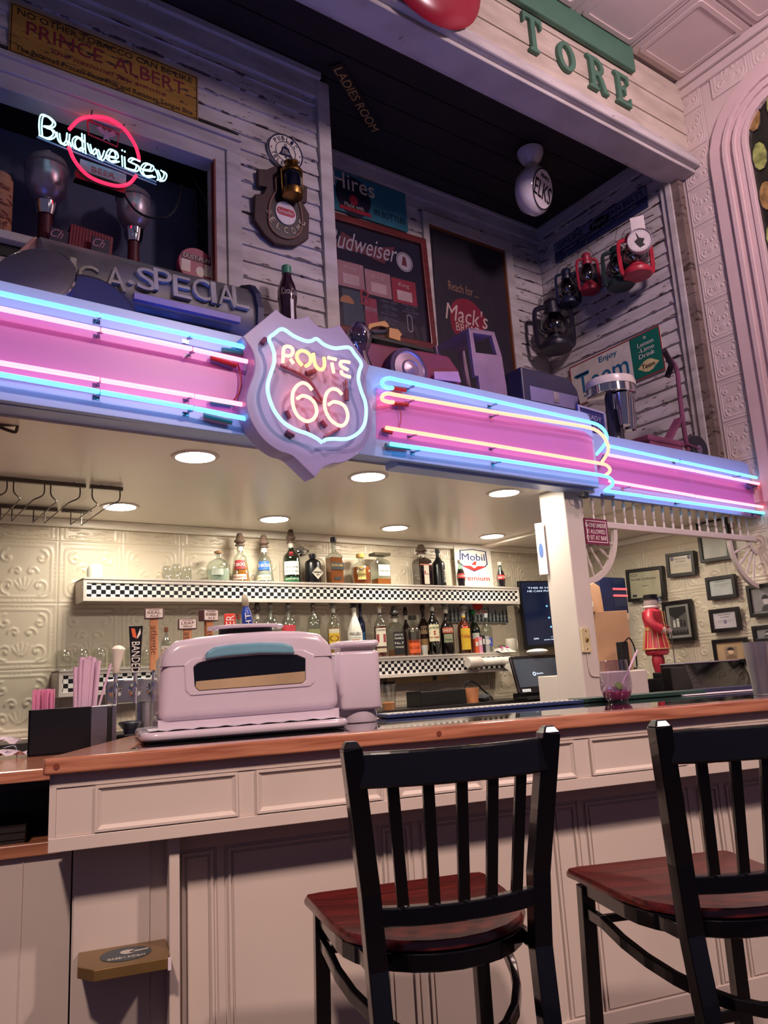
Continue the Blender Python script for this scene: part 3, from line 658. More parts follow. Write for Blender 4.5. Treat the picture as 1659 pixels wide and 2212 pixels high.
G().prism([(0.20, 0.10), (UR, 0.10), (UR, 0.72), (0.325, 0.72)], 1.03, 1.068).obj('glass_inlay', m_glasstop, ctr)
for u, v in ((0.03, -0.001), (1.06, -0.001)):
    G().lathe([(0.0075, 0), (0.0075, 0.002)], 12, T=Matrix.Translation((u, 0.0, 1.05)) @ Matrix.Rotation(math.pi/2, 4, 'X')).obj('wood_plug', mat('dark oak plug', (120, 60, 44), 0.4), ctr)
# apron
AZ0, AZ1 = 0.845, 1.03
pans = [(.121, .48), (.529, .888), (.937, 1.20), (1.24, 1.529), (1.584, 1.95), (1.998, 2.36), (2.41, 2.77), (2.82, 3.18)]
g = G().box(0.014, UR, 0.028, 0.05, 0.845, 0.878).box(0.014, UR, 0.034, 0.05, 0.878, 1.03).box(0.014, UR, 0.030, 0.05, 0.995, 1.03)
g.obj('apron_board', m_pan, ctr, bevel=0.0015)
for a, b in pans:
    w_, h_ = b-a, 0.112; T = Matrix.Translation(((a+b)/2, 0.034, 0.937)) @ Matrix.Rotation(math.pi/2, 4, 'X')
    g = G(); g.ring(rrect(w_, h_, 0.001, 1), rrect(w_-0.014, h_-0.014, 0.001, 1), 0, 0.008, T)
    pf = G(); a4, b4 = rrect(w_-0.014, h_-0.014, 0.0005, 1), rrect(w_-0.07, h_-0.066, 0.0005, 1)
    n = len(a4); pf.add([T @ Vector((*p, 0.006)) for p in a4]+[T @ Vector((*p, -0.012)) for p in b4], [(i, (i+1) % n, n+(i+1) % n, n+i) for i in range(n)]+[tuple(range(n, 2*n))])
    pp = pf.obj('raised_panel', m_pan, ctr); g.obj('panel_moulding', m_pan, pp, bevel=0.001)
# the strip of apron behind the panels must be open: cover pieces sit proud instead
G().box(0.014, 0.03, 0.03, 0.17, 0.845, 1.03).obj('end_board', m_pan, ctr)
G().box(0.014, UR, 0.05, 0.20, 0.845, 0.85).obj('apron_soffit', m_pan, ctr)
# lower wall
VW = 0.17
low = G().box(0.069, UR, VW, VW+0.03, 0.0, 0.845)
low.obj('front_wall', m_pan, ctr)
G().box(0.073, 0.262, VW-0.006, VW, 0, 0.835).obj('wall_board', m_pan, ctr, bevel=0.001)
G().box(0.305, 0.332, 0.075, VW, 0, 0.846).obj('corner_trim', m_pan, ctr, bevel=0.0025)
u = 0.345; 
g = G().box(0.332, UR, VW-0.012, VW, 0.79, 0.846).box(0.332, UR, VW-0.012, VW, 0, 0.16); g.obj('rail_board', m_pan, ctr, bevel=0.002)
while u < UR-0.2:
    for (a, b) in ((u, u+0.085), (u+0.125, u+0.53)):
        T = Matrix.Translation(((a+b)/2, VW-0.002, 0.465)) @ Matrix.Rotation(math.pi/2, 4, 'X'); w_, h_ = b-a, 0.63
        pn = G().prism(rrect(w_-0.03, h_-0.03, 0.001, 1), 0, 0.0025, T).obj('lower_panel', m_pan, ctr, bevel=0.002)
        G().ring(rrect(w_, h_, 0.001, 1), rrect(w_-0.016, h_-0.016, 0.001, 1), 0, 0.006, T).obj('panel_moulding', m_pan, pn, bevel=0.002)
    G().box(u+0.095, u+0.115, VW-0.005, VW, 0.16, 0.79).obj('stile', m_pan, ctr, bevel=0.002)
    G().box(u+0.54, u+0.565, VW-0.005, VW, 0.16, 0.79).obj('stile', m_pan, ctr, bevel=0.002); u += 0.58
# lower counter at the left
lc = thing('low_counter', 'lower oak counter with dark open cubby at the left end of the bar', 'counter', BAR)
G().prism([(-0.9, 0.25), (0.055, 0.25), (0.215, 1.0), (-0.9, 1.0)], 0.996, 1.0295).obj('oak_top', m_oakt, lc, bevel=0.004)
G().box(-0.9, 0.035, 0.25, 0.28, 0.805, 0.838).obj('shelf_edge', m_oak, lc, bevel=0.003)
G().box(-0.9, 0.035, 0.28, 0.60, 0.81, 0.825).obj('shelf', m_oak, lc)
G().box(-0.9, 0.035, 0.60, 0.61, 0.825, 0.996).obj('cubby_back', m_dark, lc)
G().box(0.022, 0.035, 0.262, 0.60, 0.825, 0.996).obj('cubby_side', m_dark, lc)
G().box(-0.9, 0.02, 0.29, 0.59, 0.975, 0.996).obj('cubby_top', m_dark, lc)
G().box(-0.9, 0.062, 0.27, 0.30, 0.0, 0.805).obj('lower_wall', m_pan, lc)
for i in range(5): G().box(-0.06-0.062*i, -0.057-0.062*i, 0.267, 0.27, 0, 0.8).obj('board_bead', m_pan, lc, bevel=0.001)
for i in range(3): tag(G().box(-0.34+0.01*i, -0.06, 0.30+0.02*i, 0.55, 0.826+0.016*i, 0.840+0.016*i).obj('menu_folder', mat('dark brown leatherette', (34, 26, 26), 0.5), None), ['bottom dark folder lying in the cubby under the low counter', 'middle dark folder of the stack in the open cubby', 'top dark folder of the stack in the open cubby'][i], 'folder', 'folders in the cubby').matrix_world = BAR
# ================================================================== BAR STOOLS
m_frame = mat('gloss black powder coated metal', (7, 7, 11), 0.22, var=0.1, coat=0.5)
m_mah = wood('mahogany seat', (64, 16, 14), (104, 32, 26), 0.28, 0, 0.5)
def stool(label, M):
    t = thing('bar_stool', label, 'bar stool', M, 'bar stools at the counter')
    ZS = 0.69
    def post(s, z):      # centre of a back post at height z
        K = [(0.0, 0.200, -0.33), (0.5, 0.172, -0.265), (0.66, 0.176, -0.245), (0.80, 0.184, -0.25), (1.10, 0.219, -0.295)]
        for (z0, x0, y0), (z1, x1, y1) in zip(K, K[1:]):
            if z <= z1 or z1 == 1.10:
                f = (z-z0)/(z1-z0); return Vector((s*(x0+(x1-x0)*f), y0+(y1-y0)*f, z))
    for s in (-1, 1):
        P = [post(s, z) for z in (0.0, 0.25, 0.5, 0.6, 0.66, 0.74, 0.8, 0.95, 1.085)]
        g = G().strip(P, 0.040, 0.040, up=(0.0, 1, 0.0)); e = P[-1]
        g.hexa([e+Vector((a*0.020, b*0.020, -0.002)) for a, b in ((-1, -1), (1, -1), (1, 1), (-1, 1))]+[e+Vector((a*0.011, b*0.011, 0.013)) for a, b in ((-1, -1), (1, -1), (1, 1), (-1, 1))])
        g.obj('back_post', m_frame, t, bevel=0.003)
        f0, f1 = Vector((s*0.205, 0.195, 0.66)), Vector((s*0.215, 0.225, 0.0))
        G().bar(f0, f1, 0.036, 0.036, up=(0, 1, 0)).obj('leg', m_frame, t, bevel=0.003)
        fo = G().lathe([(0.016, 0), (0.016, 0.012), (0.013, 0.014)], 8, (s*0.215, 0.225, -0.0)); fo.obj('foot_cap', m_blk, t)
    def rail(z, sag, h, wx=0.022, n=12):
        a, b = post(-1, z), post(1, z); return [Vector((a.x+(b.x-a.x)*i/n, a.y-sag*(1-(2*i/n-1)**2), z)) for i in range(n+1)]
    # crest rail: curved plate, taller than thick
    G().strip(rail(1.040, 0.045, 0), 0.024, 0.070).obj('crest_rail', m_frame, t, bevel=0.005)
    G().strip(rail(0.757, 0.040, 0), 0.024, 0.036).obj('lower_back_rail', m_frame, t, bevel=0.003)
    for i in range(5):
        f = (i+1)/6; a, b = post(-1, 0.767), post(1, 0.767); c, d = post(-1, 1.010), post(1, 1.010)
        p = a.lerp(b, f)-Vector((0, 0.040*(1-(2*f-1)**2), 0)); q = c.lerp(d, f)-Vector((0, 0.045*(1-(2*f-1)**2), 0))
        G().bar(p, q, 0.024, 0.012, up=(0, 1, 0)).obj('back_slat', m_frame, t, bevel=0.002)
        G().ball(tuple(p+Vector((0, 0, 0.006))), 0.013, 8, 5, 0.5).obj('weld_bead', m_frame, t)
    # seat: flat saddle board, wide front, rounded back
    so = [(-0.238, 0.232), (-0.205, 0.240), (0.205, 0.240), (0.238, 0.232), (0.243, 0.215)]
    for k in range(11):
        a = math.pi*k/10; so.append((0.225*math.cos(a)*(1-0.10*math.sin(a)) if k not in (0,) else 0.232, -0.02-0.235*math.sin(a)**0.8 if k else 0.05))
    so.append((-0.243, 0.215))
    N = len(so); rings = [(1.0, ZS-0.012, 0), (1.0, ZS-0.004, 0), (0.975, ZS+0.006, 0), (0.8, ZS+0.003, 0), (0.4, ZS-0.003, 0)]
    g = G(); vs = []; fs = []
    for sc, z, _ in rings: vs += [(x*sc, y*sc, z) for x, y in so]
    vs += [(x*0.93, y*0.93, ZS-0.020) for x, y in so]
    for r in range(len(rings)-1): fs += [(r*N+(i+1) % N, r*N+i, (r+1)*N+i, (r+1)*N+(i+1) % N) for i in range(N)]
    fs.append(tuple(range(5*N-1, 4*N-1, -1))); b5 = 5*N
    fs += [(i, (i+1) % N, b5+(i+1) % N, b5+i) for i in range(N)]; fs.append(tuple(range(b5, b5+N)))
    g.add(vs, fs).obj('seat', m_mah, t, smooth=True)
    # seat frame ring following the seat back
    ring = [Vector((0.205*math.cos(math.pi+math.pi*k/14), -0.03+0.215*math.sin(math.pi+math.pi*k/14), 0.655)) for k in range(15)]
    G().strip([Vector((-0.205, 0.195, 0.655))]+ring+[Vector((0.205, 0.195, 0.655))], 0.020, 0.036).obj('seat_frame', m_frame, t, bevel=0.003)
    G().bar((-0.205, 0.195, 0.655), (0.205, 0.195, 0.655), 0.02, 0.034).obj('seat_frame', m_frame, t, bevel=0.003)
    for s in (-1, 1): G().bar((s*0.190, 0.19, 0.655), (s*0.176, -0.24, 0.655), 0.016, 0.03).obj('side_rail', m_frame, t, bevel=0.002)
    # curved footrest / brace ring lower down
    r2 = [Vector((0.208*math.cos(math.pi+math.pi*k/14), 0.10+0.375*math.sin(math.pi+math.pi*k/14)*1.0, 0.595-0.09*math.sin(math.pi*k/14))) for k in range(15)]
    G().strip([Vector((-0.207, 0.20, 0.595))]+r2+[Vector((0.207, 0.20, 0.595))], 0.018, 0.028).obj('curved_brace', m_frame, t, bevel=0.003)
    G().bar((-0.209, 0.205, 0.30), (0.209, 0.205, 0.30), 0.02, 0.03).obj('footrest', m_frame, t, bevel=0.003)
    G().bar((-0.209, 0.205, 0.57), (0.209, 0.205, 0.57), 0.014, 0.02).obj('stretcher', m_frame, t, bevel=0.002)
    return t
stool('black slat back bar stool with mahogany seat, nearer the middle, in front of the apron', BAR @ Matrix.Translation((0.842, -0.345, 0)) @ Matrix.Rotation(math.radians(-4.5), 4, 'Z'))
stool('black slat back bar stool cut off by the right edge, pulled out a little further', BAR @ Matrix.Translation((1.505, -0.49, 0)) @ Matrix.Rotation(math.radians(-8), 4, 'Z'))
# ================================================================== BACK BAR SHELVES AND BOTTLES
YSF = 4.21
def shelf(label, x0, x1, z0, z1, cs):
    w_, h_ = x1-x0, z1-z0
    t = thing('wall_shelf', label, 'shelf', FB(((x0+x1)/2, YSF, (z0+z1)/2)))
    G().box(-w_/2, w_/2, h_/2-0.008, h_/2, -0.157, 0.008).obj('shelf_board', m_white, t, bevel=0.002)
    G().ring([(-w_/2, -h_/2), (w_/2, -h_/2), (w_/2, h_/2-0.008), (-w_/2, h_/2-0.008)], [(-w_/2+0.018, -h_/2+0.024), (w_/2-0.018, -h_/2+0.024), (w_/2-0.018, h_/2-0.026), (-w_/2+0.018, h_/2-0.026)], -0.008, 0.004).obj('face_frame', m_white, t, bevel=0.002)
    G().box(-w_/2, -w_/2+0.012, -h_/2, h_/2, -0.157, -0.008).obj('end_panel', m_white, t); G().box(w_/2-0.012, w_/2, -h_/2, h_/2, -0.157, -0.008).obj('end_panel', m_white, t)
    G().box(-w_/2+0.018, w_/2-0.018, -h_/2+0.024, h_/2-0.026, -0.006, -0.001).obj('checkered_tape', checker('check tape', cs, cs*0.92), t)
    n = int(w_/0.0125)
    g = G()
    for i in range(n): g.lathe([(0.004, -0.002), (0.004, 0.003)], 5, (-w_/2+0.012*i+0.006, h_/2+0.001, 0.006))
    o = g.obj('lace_edging', m_white, t); o['kind'] = 'stuff'
    return t
shelf('upper white wall shelf with black and white checkered front', 1.066, 4.19, 1.690, 1.812, 0.0245)
shelf('lower white wall shelf with checkered front, behind the oven and taps', 0.958, 4.04, 1.212, 1.343, 0.0245)
ZS1, ZS2 = 1.812, 1.343
g_clear = glassm('clear bottle glass', (236, 242, 238), 0.16); g_green = glassm('green bottle glass', (40, 130, 60), 0.2)
g_cup = glassm('drinking glass', (238, 240, 236), 0.2)
def liq(key, col, al=1.0): return mat('liquid '+key, col, 0.15, var=0.08, scale=4, coat=0.4)
def lab(key, col): return mat('label '+key, col, 0.55, var=0.05, scale=30)
BP = {  # body profiles: (radius fraction, height fraction)
 'round': [(.9, 0), (1, .02), (1, .55), (.93, .62), (.6, .70), (.30, .77), (.27, .80), (.27, .97), (.32, .98), (.32, 1)],
 'tall': [(.9, 0), (1, .02), (1, .60), (.9, .68), (.55, .75), (.33, .82), (.30, .86), (.30, 1)],
 'taper': [(1, 0), (1.0, .02), (.72, .62), (.66, .68), (.36, .76), (.30, .80), (.30, 1)],
 'squat': [(.8, 0), (.92, .04), (1, .35), (.98, .55), (.8, .68), (.45, .76), (.25, .80), (.25, .97), (.32, 1)],
 'flask': [(1, 0), (1, .03), (1, .50), (.95, .60), (.70, .74), (.42, .82), (.24, .86), (.24, 1)],
 'apoth': [(.95, 0), (1, .02), (1, .62), (.92, .70), (.55, .76), (.40, .79), (.40, .96), (.44, 1)],
 'square': [(.97, 0), (1, .02), (1, .60), (.9, .66), (.40, .72), (.30, .76), (.30, 1)],
 'squareshort': [(.95, 0), (1, .03), (1, .72), (.9, .80), (.42, .88), (.34, .90), (.34, 1)],
 'coke': [(.80, 0), (.86, .03), (.82, .12), (.95, .28), (1, .42), (.92, .52), (.70, .66), (.42, .82), (.34, .92), (.40, .95), (.40, 1)],
 'cone': [(.95, 0), (1, .02), (1, .42), (.95, .52), (.70, .66), (.42, .78), (.30, .84), (.30, 1)],
 'dome': [(.95, 0), (1, .02), (1, .66), (.92, .78), (.6, .88), (.26, .93), (.22, 1)],
}
def rad(prof, f):
    for (r0, z0), (r1, z1) in zip(prof, prof[1:]):
        if f <= z1: return r0+(r1-r0)*((f-z0)/(z1-z0) if z1 > z0 else 0)
    return prof[-1][0]
def bottle(label, cx, base, top, wpx, y, z0, prof, glass, fill=None, level=0.5, cap=('pourer', (96, 80, 70)), labels=(), sq=False, group=None, capf=0.16, kind='bottle'):
    """cx,base,top,wpx: where it stands in the photo; solved to real position, height and width on the shelf"""
    p = at(cx, base, 2, z0) if y is None else at(cx, base, 1, y)
    yy = p.y if y is None else y
    q = at(cx, base-0.0, 1, yy); hp = at(cx+(base-top)*-0.0, top, 1, yy).z-q.z
    sc = (q-Vector((0, 0, CAMZ))).dot(CF)/FPX
    X = q.x+0.0; H = hp; R = wpx*sc/2
    t = thing(kind, label, 'bottle' if kind == 'bottle' else kind, Matrix.Translation((X, yy, z0)), group)
    P = BP[prof]; n = 4 if sq else 18; a0 = math.pi/4 if sq else 0; k = 1.30 if sq else 1
    hb = H*(1-capf) if cap and cap[0] == 'pourer' else H*0.94
    body = G().lathe([(r*R*k, z*hb) for r, z in P], n, a0=a0, sy=0.8 if sq else 1).obj('glass_body', glass, t, smooth=not sq, bevel=R*0.12 if sq else 0)
    if fill:
        pr = [(rad(P, 0)*R*k*0.93, 0.003)]+[(r*R*k*0.94, z*hb) for r, z in P if 0 < z < level]+[(rad(P, level)*R*k*0.94, level*hb)]
        G().lathe(pr, n, a0=a0, sy=0.8 if sq else 1).obj('liquid', fill, t, smooth=not sq, bevel=R*0.1 if sq else 0)
    rn = P[-1][0]*R
    if cap:
        cm_ = mat('cap %d %d %d' % cap[1], cap[1], 0.35)
        if cap[0] == 'pourer':
            c0 = hb-0.004; hh = H-c0
            G().lathe([(rn*1.7, 0), (rn*1.75, hh*.10), (rn*1.1, hh*.14), (rn*1.3, hh*.2), (rn*1.9, hh*.30), (rn*2.0, hh*.42), (rn*1.45, hh*.55), (rn*1.1, hh*.85), (rn*.95, hh*.95), (rn*.6, hh)], 12, (0, 0, c0)).obj('pourer_cover', cm_, t, smooth=True)
            G().lathe([(rn*1.02, -0.03), (rn*1.06, -0.03), (rn*1.06, 0.0)], 12, (0, 0, c0)).obj('neck_band', lab('neck', (210, 205, 190)), t, smooth=True)
        elif cap[0] == 'ball': G().ball((0, 0, H*0.955), H*0.062, 14, 10).lathe([(rn*1.05, 0), (rn*1.05, 0.01)], 10, (0, 0, hb-0.004)).obj('cork_stopper', mat('cork', (176, 130, 92), 0.8, bump=0.3), t, smooth=True)
        elif cap[0] == 'block': G().box(-rn*3.2, rn*3.2, -rn*2, rn*2, hb-0.006, H).obj('cap', cm_, t, bevel=0.002)
        else: G().lathe([(rn*1.25, 0), (rn*1.3, 0.002), (rn*1.3, H-hb+0.012), (rn*1.1, H-hb+0.014)], 14, (0, 0, hb-0.014)).obj('cap', cm_, t, smooth=True)
    for L in labels:       # (z0f, z1f, halfangle, colour, [(text, zf, hf, colour)])
        f0, f1, ha, col, txts = L[:5]; yawl = L[5] if len(L) > 5 else -0.5
        rr = max(rad(P, f0), rad(P, f1))*R
        vs = []; N = 10; th = -math.pi/2+yawl
        if sq:
            hw = rr*ha; Mx = Matrix.Rotation(0, 4, 'Z'); d = rr*k*0.7071*0.8+0.0012; d2 = d
            lo = G().box(-hw, hw, -d-0.0008, -d, f0*hb, f1*hb).obj('paper_label', lab('%d %d %d' % col, col), t)
        else:
            g = G()
            for i in range(N+1):
                a = th+ha*(2*i/N-1); vs += [((rr+0.0012)*math.cos(a), (rr+0.0012)*math.sin(a), f0*hb), ((rad(P, f1)*R+0.0012)*math.cos(a), (rad(P, f1)*R+0.0012)*math.sin(a), f1*hb)]
            g.add(vs, [(2*i, 2*i+2, 2*i+3, 2*i+1) for i in range(N)]); lo = g.obj('paper_label', lab('%d %d %d' % col, col), t, smooth=True)
        for tx, zf, hf, tc in txts:
            V, F = text_geo(tx); hh = hf*hb; g = G()
            if sq: T_ = [Vector((a[0]*2*rr*ha*0.86, -d-0.0016+a[2]*0.0006, zf*hb+a[1]*hh)) for a in V]
            else:
                T_ = []
                for a in V:
                    ang = th+a[0]*2*ha*0.86; r_ = rr+0.0018+a[2]*0.0006; T_.append(Vector((r_*math.cos(ang), r_*math.sin(ang), zf*hb+a[1]*hh)))
            g.add(T_, F).obj('lettering', lab('ink %d %d %d' % tc, tc), lo)
    return t
K, Wt, Rd, Gd = (24, 22, 26), (232, 228, 218), (170, 34, 34), (206, 172, 90)
BR = (96, 78, 68); GY = (120, 112, 104)
U = dict(y=4.27, z0=ZS1)
gb_ = 'spirit bottles on the upper shelf'
bottle('squat clear bottle with round cork ball stopper and pale liquid, upper shelf', 472, 1250, 1182, 52, 4.27, ZS1, 'squat', g_clear, liq('pale', (196, 208, 190)), .42, ('ball', K), [(.2, .4, .5, (206, 214, 200), [])], group=gb_)
bottle('tapered amber bottle with red label and brown pourer, upper shelf', 519.5, 1253, 1146, 41, 4.27, ZS1, 'taper', g_clear, liq('amber gold', (196, 120, 36)), .50, ('pourer', BR), [(.34, .58, .75, (168, 50, 56), [('1800', .46, .09, Wt)]), (.06, .2, .8, (226, 206, 190), [('RESERVE', .13, .05, (150, 60, 60))])], group=gb_, capf=.25)
bottle('tapered clear bottle with blue label and brown pourer, upper shelf', 571.5, 1254, 1150, 41, 4.27, ZS1, 'taper', g_clear, liq('grey clear', (188, 190, 182)), .5, ('pourer', BR), [(.34, .58, .75, (38, 92, 180), [('1800', .46, .09, Wt)]), (.06, .2, .8, (222, 214, 180), [('SILVER', .13, .05, (120, 110, 80))])], group=gb_, capf=.25)
bottle('green glass bottle with white label and red seal, upper shelf', 631, 1256, 1139, 36, 4.27, ZS1, 'tall', g_green, liq('green', (30, 116, 52)), .7, ('pourer', BR), [(.20, .52, 1.0, (226, 230, 220), [('Tanqueray', .38, .07, (60, 66, 60)), ('IMPORTED', .28, .03, (90, 96, 90))]), (.03, .14, 1.0, (24, 96, 50), [('LONDON DRY GIN', .1, .035, Wt)]), (.66, .76, .35, (190, 40, 60), [])], group=gb_, capf=.24)
bottle('short black bottle with white diamond label, upper shelf', 677, 1256.6, 1191, 34, 4.27, ZS1, 'squareshort', m_blk, None, 0, ('cap', K), [], group=gb_)
bh = bpy.data.objects['bottle.004'] if 'bottle.004' in bpy.data.objects else None
bottle('tall square bottle of amber liquid with slanted black label, upper shelf', 724, 1258, 1156, 34, 4.27, ZS1, 'square', g_clear, liq('amber', (168, 92, 40)), .60, ('cap', K), [(.32, .48, .98, (30, 28, 30), [('BLACK LABEL', .42, .05, Gd)]), (.1, .16, .5, (40, 34, 30), [])], sq=True, group=gb_)
bottle('squat round amber bottle with purple and gold crest label, upper shelf', 781, 1260, 1192, 45, 4.27, ZS1, 'squat', g_clear, liq('deep amber', (150, 74, 28)), .60, ('cap', Gd), [(.16, .60, .42, (214, 184, 110), [('Crown', .34, .09, (120, 80, 30)), ('V', .5, .1, (90, 40, 120))])], group=gb_)
bottle('squarish bottle with block cap and clear label, upper shelf', 823.5, 1261, 1191, 38, 4.27, ZS1, 'squareshort', g_clear, liq('orange amber', (176, 100, 40)), .22, ('block', (60, 54, 40)), [(.30, .66, .8, (178, 186, 176), [('DISARONNO', .46, .05, (90, 70, 60))])], sq=True, group=gb_)
bottle('brown square shouldered bottle with ribbon and white label, upper shelf', 914.5, 1263, 1172, 38, 4.27, ZS1, 'squareshort', glassm('brown bottle glass', (140, 84, 66), .2), liq('brown', (92, 54, 42)), .8, ('pourer', BR), [(.06, .62, .35, (220, 210, 190), [('L', .4, .1, Rd)]), (.62, .66, .9, (190, 110, 80), [])], sq=True, group=gb_, capf=.22)
bottle('glossy black bottle with white vertical lettering, upper shelf', 950, 1263.6, 1182, 28, 4.27, ZS1, 'tall', m_blk, None, 0, ('cap', (60, 58, 60)), [], group=gb_)
for i, (cx, b, tp) in enumerate(((997, 1265.5, 1207), (1083.6, 1268, 1212))):
    bottle(['small contoured cola bottle in front of the gasoline sign', 'small contoured cola bottle alone at the right end of the upper shelf'][i], cx, b, tp, 19, 4.25, ZS1, 'coke', glassm('pale green glass', (200, 225, 214), .2), liq('cola', (52, 24, 28)), .70, ('cap', (200, 190, 180)), [(.34, .52, 1.1, (196, 44, 48), [('Coca-Cola', .43, .08, Wt)])], group='small cola bottles on the upper shelf')
# flat labels for the two black bottles
def stick(px, py, y, M2): return None
for o in list(bpy.data.objects):
    if o.get('label', '').startswith('short black bottle'):
        G().prism([(0, -0.040), (0.040, 0), (0, 0.040), (-0.040, 0)], 0, 0.001).obj('diamond_label', lab('d', (214, 206, 190)), o, T=frame((0.0, -0.058, 0.065), (1, 0, 0), (0, 0, 1)))
        G().text("HENDRICK'S", 0, 0.004, 0.058, 0.010, 0.001, 0.001).text('GIN', 0, -0.012, 0.02, 0.007, 0.001, 0.001).obj('lettering', lab('k', K), o, T=frame((0.0, -0.0585, 0.065), (1, 0, 0), (0, 0, 1)))
    if o.get('label', '').startswith('glossy black bottle'):
        G().text('DORDA', 0, 0, 0.09, 0.018, 0.001, 0.001, rot=math.pi/2).obj('lettering', lab('w', Wt), o, T=frame((0.015, -0.0445, 0.075), (1, 0.2, 0), (0, 0, 1)))
# glasses on shelves (thin walled tumblers standing upside down)
def tumbler(label, cx, base, top, wpx, y, z0, group, flip=True, mt=None, fluted=True):
    q = at(cx, base, 1, y); H = at(cx, top, 1, y).z-q.z; R = wpx*(q-Vector((0, 0, CAMZ))).dot(CF)/FPX/2*0.98
    t = thing('drinking_glass', label, 'glass', Matrix.Translation((q.x, y, z0)), group)
    a, b = (R, R*0.82) if flip else (R*0.8, R)
    G().lathe([(a, 0), (a, H*.7), (b*1.03, H*.92), (b*0.86, H), (0.001, H)] if flip else [(0.001, 0), (a*.9, 0), (a, H*.06), (b, H)], 18, cap=False).obj('glass_wall', mt or g_cup, t, smooth=True)
    G().lathe([(R*1.0, 0), (R*1.03, 0.002), (R*1.0, 0.004)] if flip else [(b*.98, H-.003), (b*1.02, H-.001), (b*.98, H)], 18, cap=False).obj('rim', g_cup, t, smooth=True)
    return t
tumbler('frosted pale glass upside down at the left end of the upper shelf', 205, 1244.5, 1213, 34, 4.27, ZS1, None, mt=mat('frosted glass', (214, 216, 200), .3))
for cx, w_, nm in ((360, 22, 'leftmost'), (381, 22, 'middle'), (403, 22, 'rightmost')): tumbler(nm+' of three clear upturned glasses on the upper shelf left of the cork bottle', cx, 1249, 1212 if nm == 'middle' else 1217, w_, 4.27, ZS1, 'three clear glasses on the upper shelf')
for k_, (cx, w_) in enumerate(((135, 38), (174, 36), (212, 34), (249, 34), (285, 32), (318, 30))): tumbler(['leftmost', 'second', 'third', 'fourth', 'fifth', 'sixth'][k_]+' from the left of the upturned glasses on the lower shelf behind the straws', cx, 1440 if w_ > 30 else 1441, 1396 if w_ > 30 else 1404, w_, 4.27, ZS2, 'upturned glasses on the lower shelf')
# lower shelf bottles
gl = 'spirit bottles on the lower shelf'
B2 = ZS2
BACK = ('half hidden', 'narrow dark', 'tall dark brown', 'bright green')
def b2(*a, **k): bottle(a[0], a[1], a[2], a[3], a[4], 4.325 if a[0].startswith(BACK) else 4.25, B2, *a[5:], group=gl, **k)
b2('small clear bottle with red star label behind the wooden tap handle', 359, 1439, 1354, 23, 'tall', g_clear, liq('brownred', (120, 50, 40)), .45, ('cap', (120, 70, 50)), [(.2, .55, .8, (200, 190, 180), [('*', .4, .2, Rd)])])
b2('small red sealed brown bottle just above the oven left of the blue tap', 517, 1437, 1330, 24, 'tall', g_clear, liq('redb', (150, 50, 36)), .8, ('cap', (130, 66, 50)), [])
b2('clear bottle with dark brown pourer cover right beside the blue tap handle', 558, 1434, 1301, 28, 'tall', g_clear, None, 0, ('pourer', (74, 62, 56)), [], capf=.2)
b2('clear dome shouldered bottle above the left part of the oven top', 587, 1432, 1294, 33, 'dome', g_clear, None, 0, ('pourer', GY), [(.2, .45, 1.0, (214, 214, 210), [('ABSOLUT', .33, .08, (30, 60, 130))])], capf=.21)
b2('clear dome shouldered bottle with red lettering band above the oven top', 626, 1430, 1294, 33, 'dome', g_clear, None, 0, ('pourer', GY), [(.52, .72, 1.1, (190, 56, 70), []), (.43, .52, 1.1, (226, 226, 222), [('ABSOLUT', .475, .06, Rd)])], capf=.21)
b2('pale yellow tinted clear bottle above the right part of the oven top', 680.6, 1427, 1291, 29, 'dome', g_clear, liq('paley', (200, 190, 140)), .62, ('pourer', (110, 90, 80)), [], capf=.21)
b2('amber bottle with yellow round label just behind the oven right corner', 724, 1425, 1285, 30, 'tall', g_clear, liq('amb2', (176, 116, 44)), .6, ('pourer', GY), [(.28, .50, .8, (214, 176, 50), [('O', .40, .12, (120, 70, 20))]), (.5, .58, .8, (210, 200, 180), [])], capf=.2)
b2('opaque white bottle with black cap and palm label', 769.5, 1423, 1284, 33, 'cone', mat('white opaque glass', (232, 228, 218), .25), None, 0, ('pourer', (36, 34, 34)), [(.40, .54, .9, (228, 224, 214), [('MALIBU', .47, .06, (40, 40, 40))]), (.22, .36, .5, (204, 110, 60), [])], capf=.2)
b2('half hidden dark blue necked bottle behind the white bottle', 783, 1424, 1303, 20, 'tall', mat('dark blue glass', (24, 40, 80), .2), None, 0, ('cap', (20, 24, 40)), [(.3, .5, .9, (40, 80, 120), [])])
b2('clear bottle of reddish brown rum with white picture label', 824.6, 1416.6, 1282, 28, 'tall', g_clear, liq('rum', (110, 46, 34)), .62, ('pourer', (170, 150, 110)), [(.22, .58, .85, (224, 214, 196), [('Captain', .54, .05, K), ('II', .38, .16, (150, 40, 50))]), (.1, .18, .85, (206, 186, 160), [])], capf=.2)
b2('square bottle with black and white label beside the rum bottle', 857, 1418, 1308, 32, 'squareshort', g_clear, liq('whisky', (168, 96, 40)), .18, ('pourer', (60, 56, 54)), [(.05, .62, .85, (26, 26, 28), [("JACK", .54, .06, Wt), ("DANIEL'S", .46, .05, Wt), ('No.7', .34, .06, Wt), ('TENNESSEE', .24, .04, Wt)])], sq=True, capf=.22)
b2('narrow dark bottle tucked behind the square label bottle', 881, 1416, 1308, 20, 'tall', mat('dark brown glass', (46, 28, 26), .2), None, 0, ('pourer', (56, 48, 44)), [])
b2('flask shaped bottle with orange label and orange liquid', 896, 1415, 1326.5, 31, 'apoth', g_clear, liq('bourbon', (196, 84, 40)), .42, ('cap', (40, 34, 30)), [(.08, .34, .85, (226, 96, 44), [('BULLEIT', .22, .07, (120, 40, 20))])])
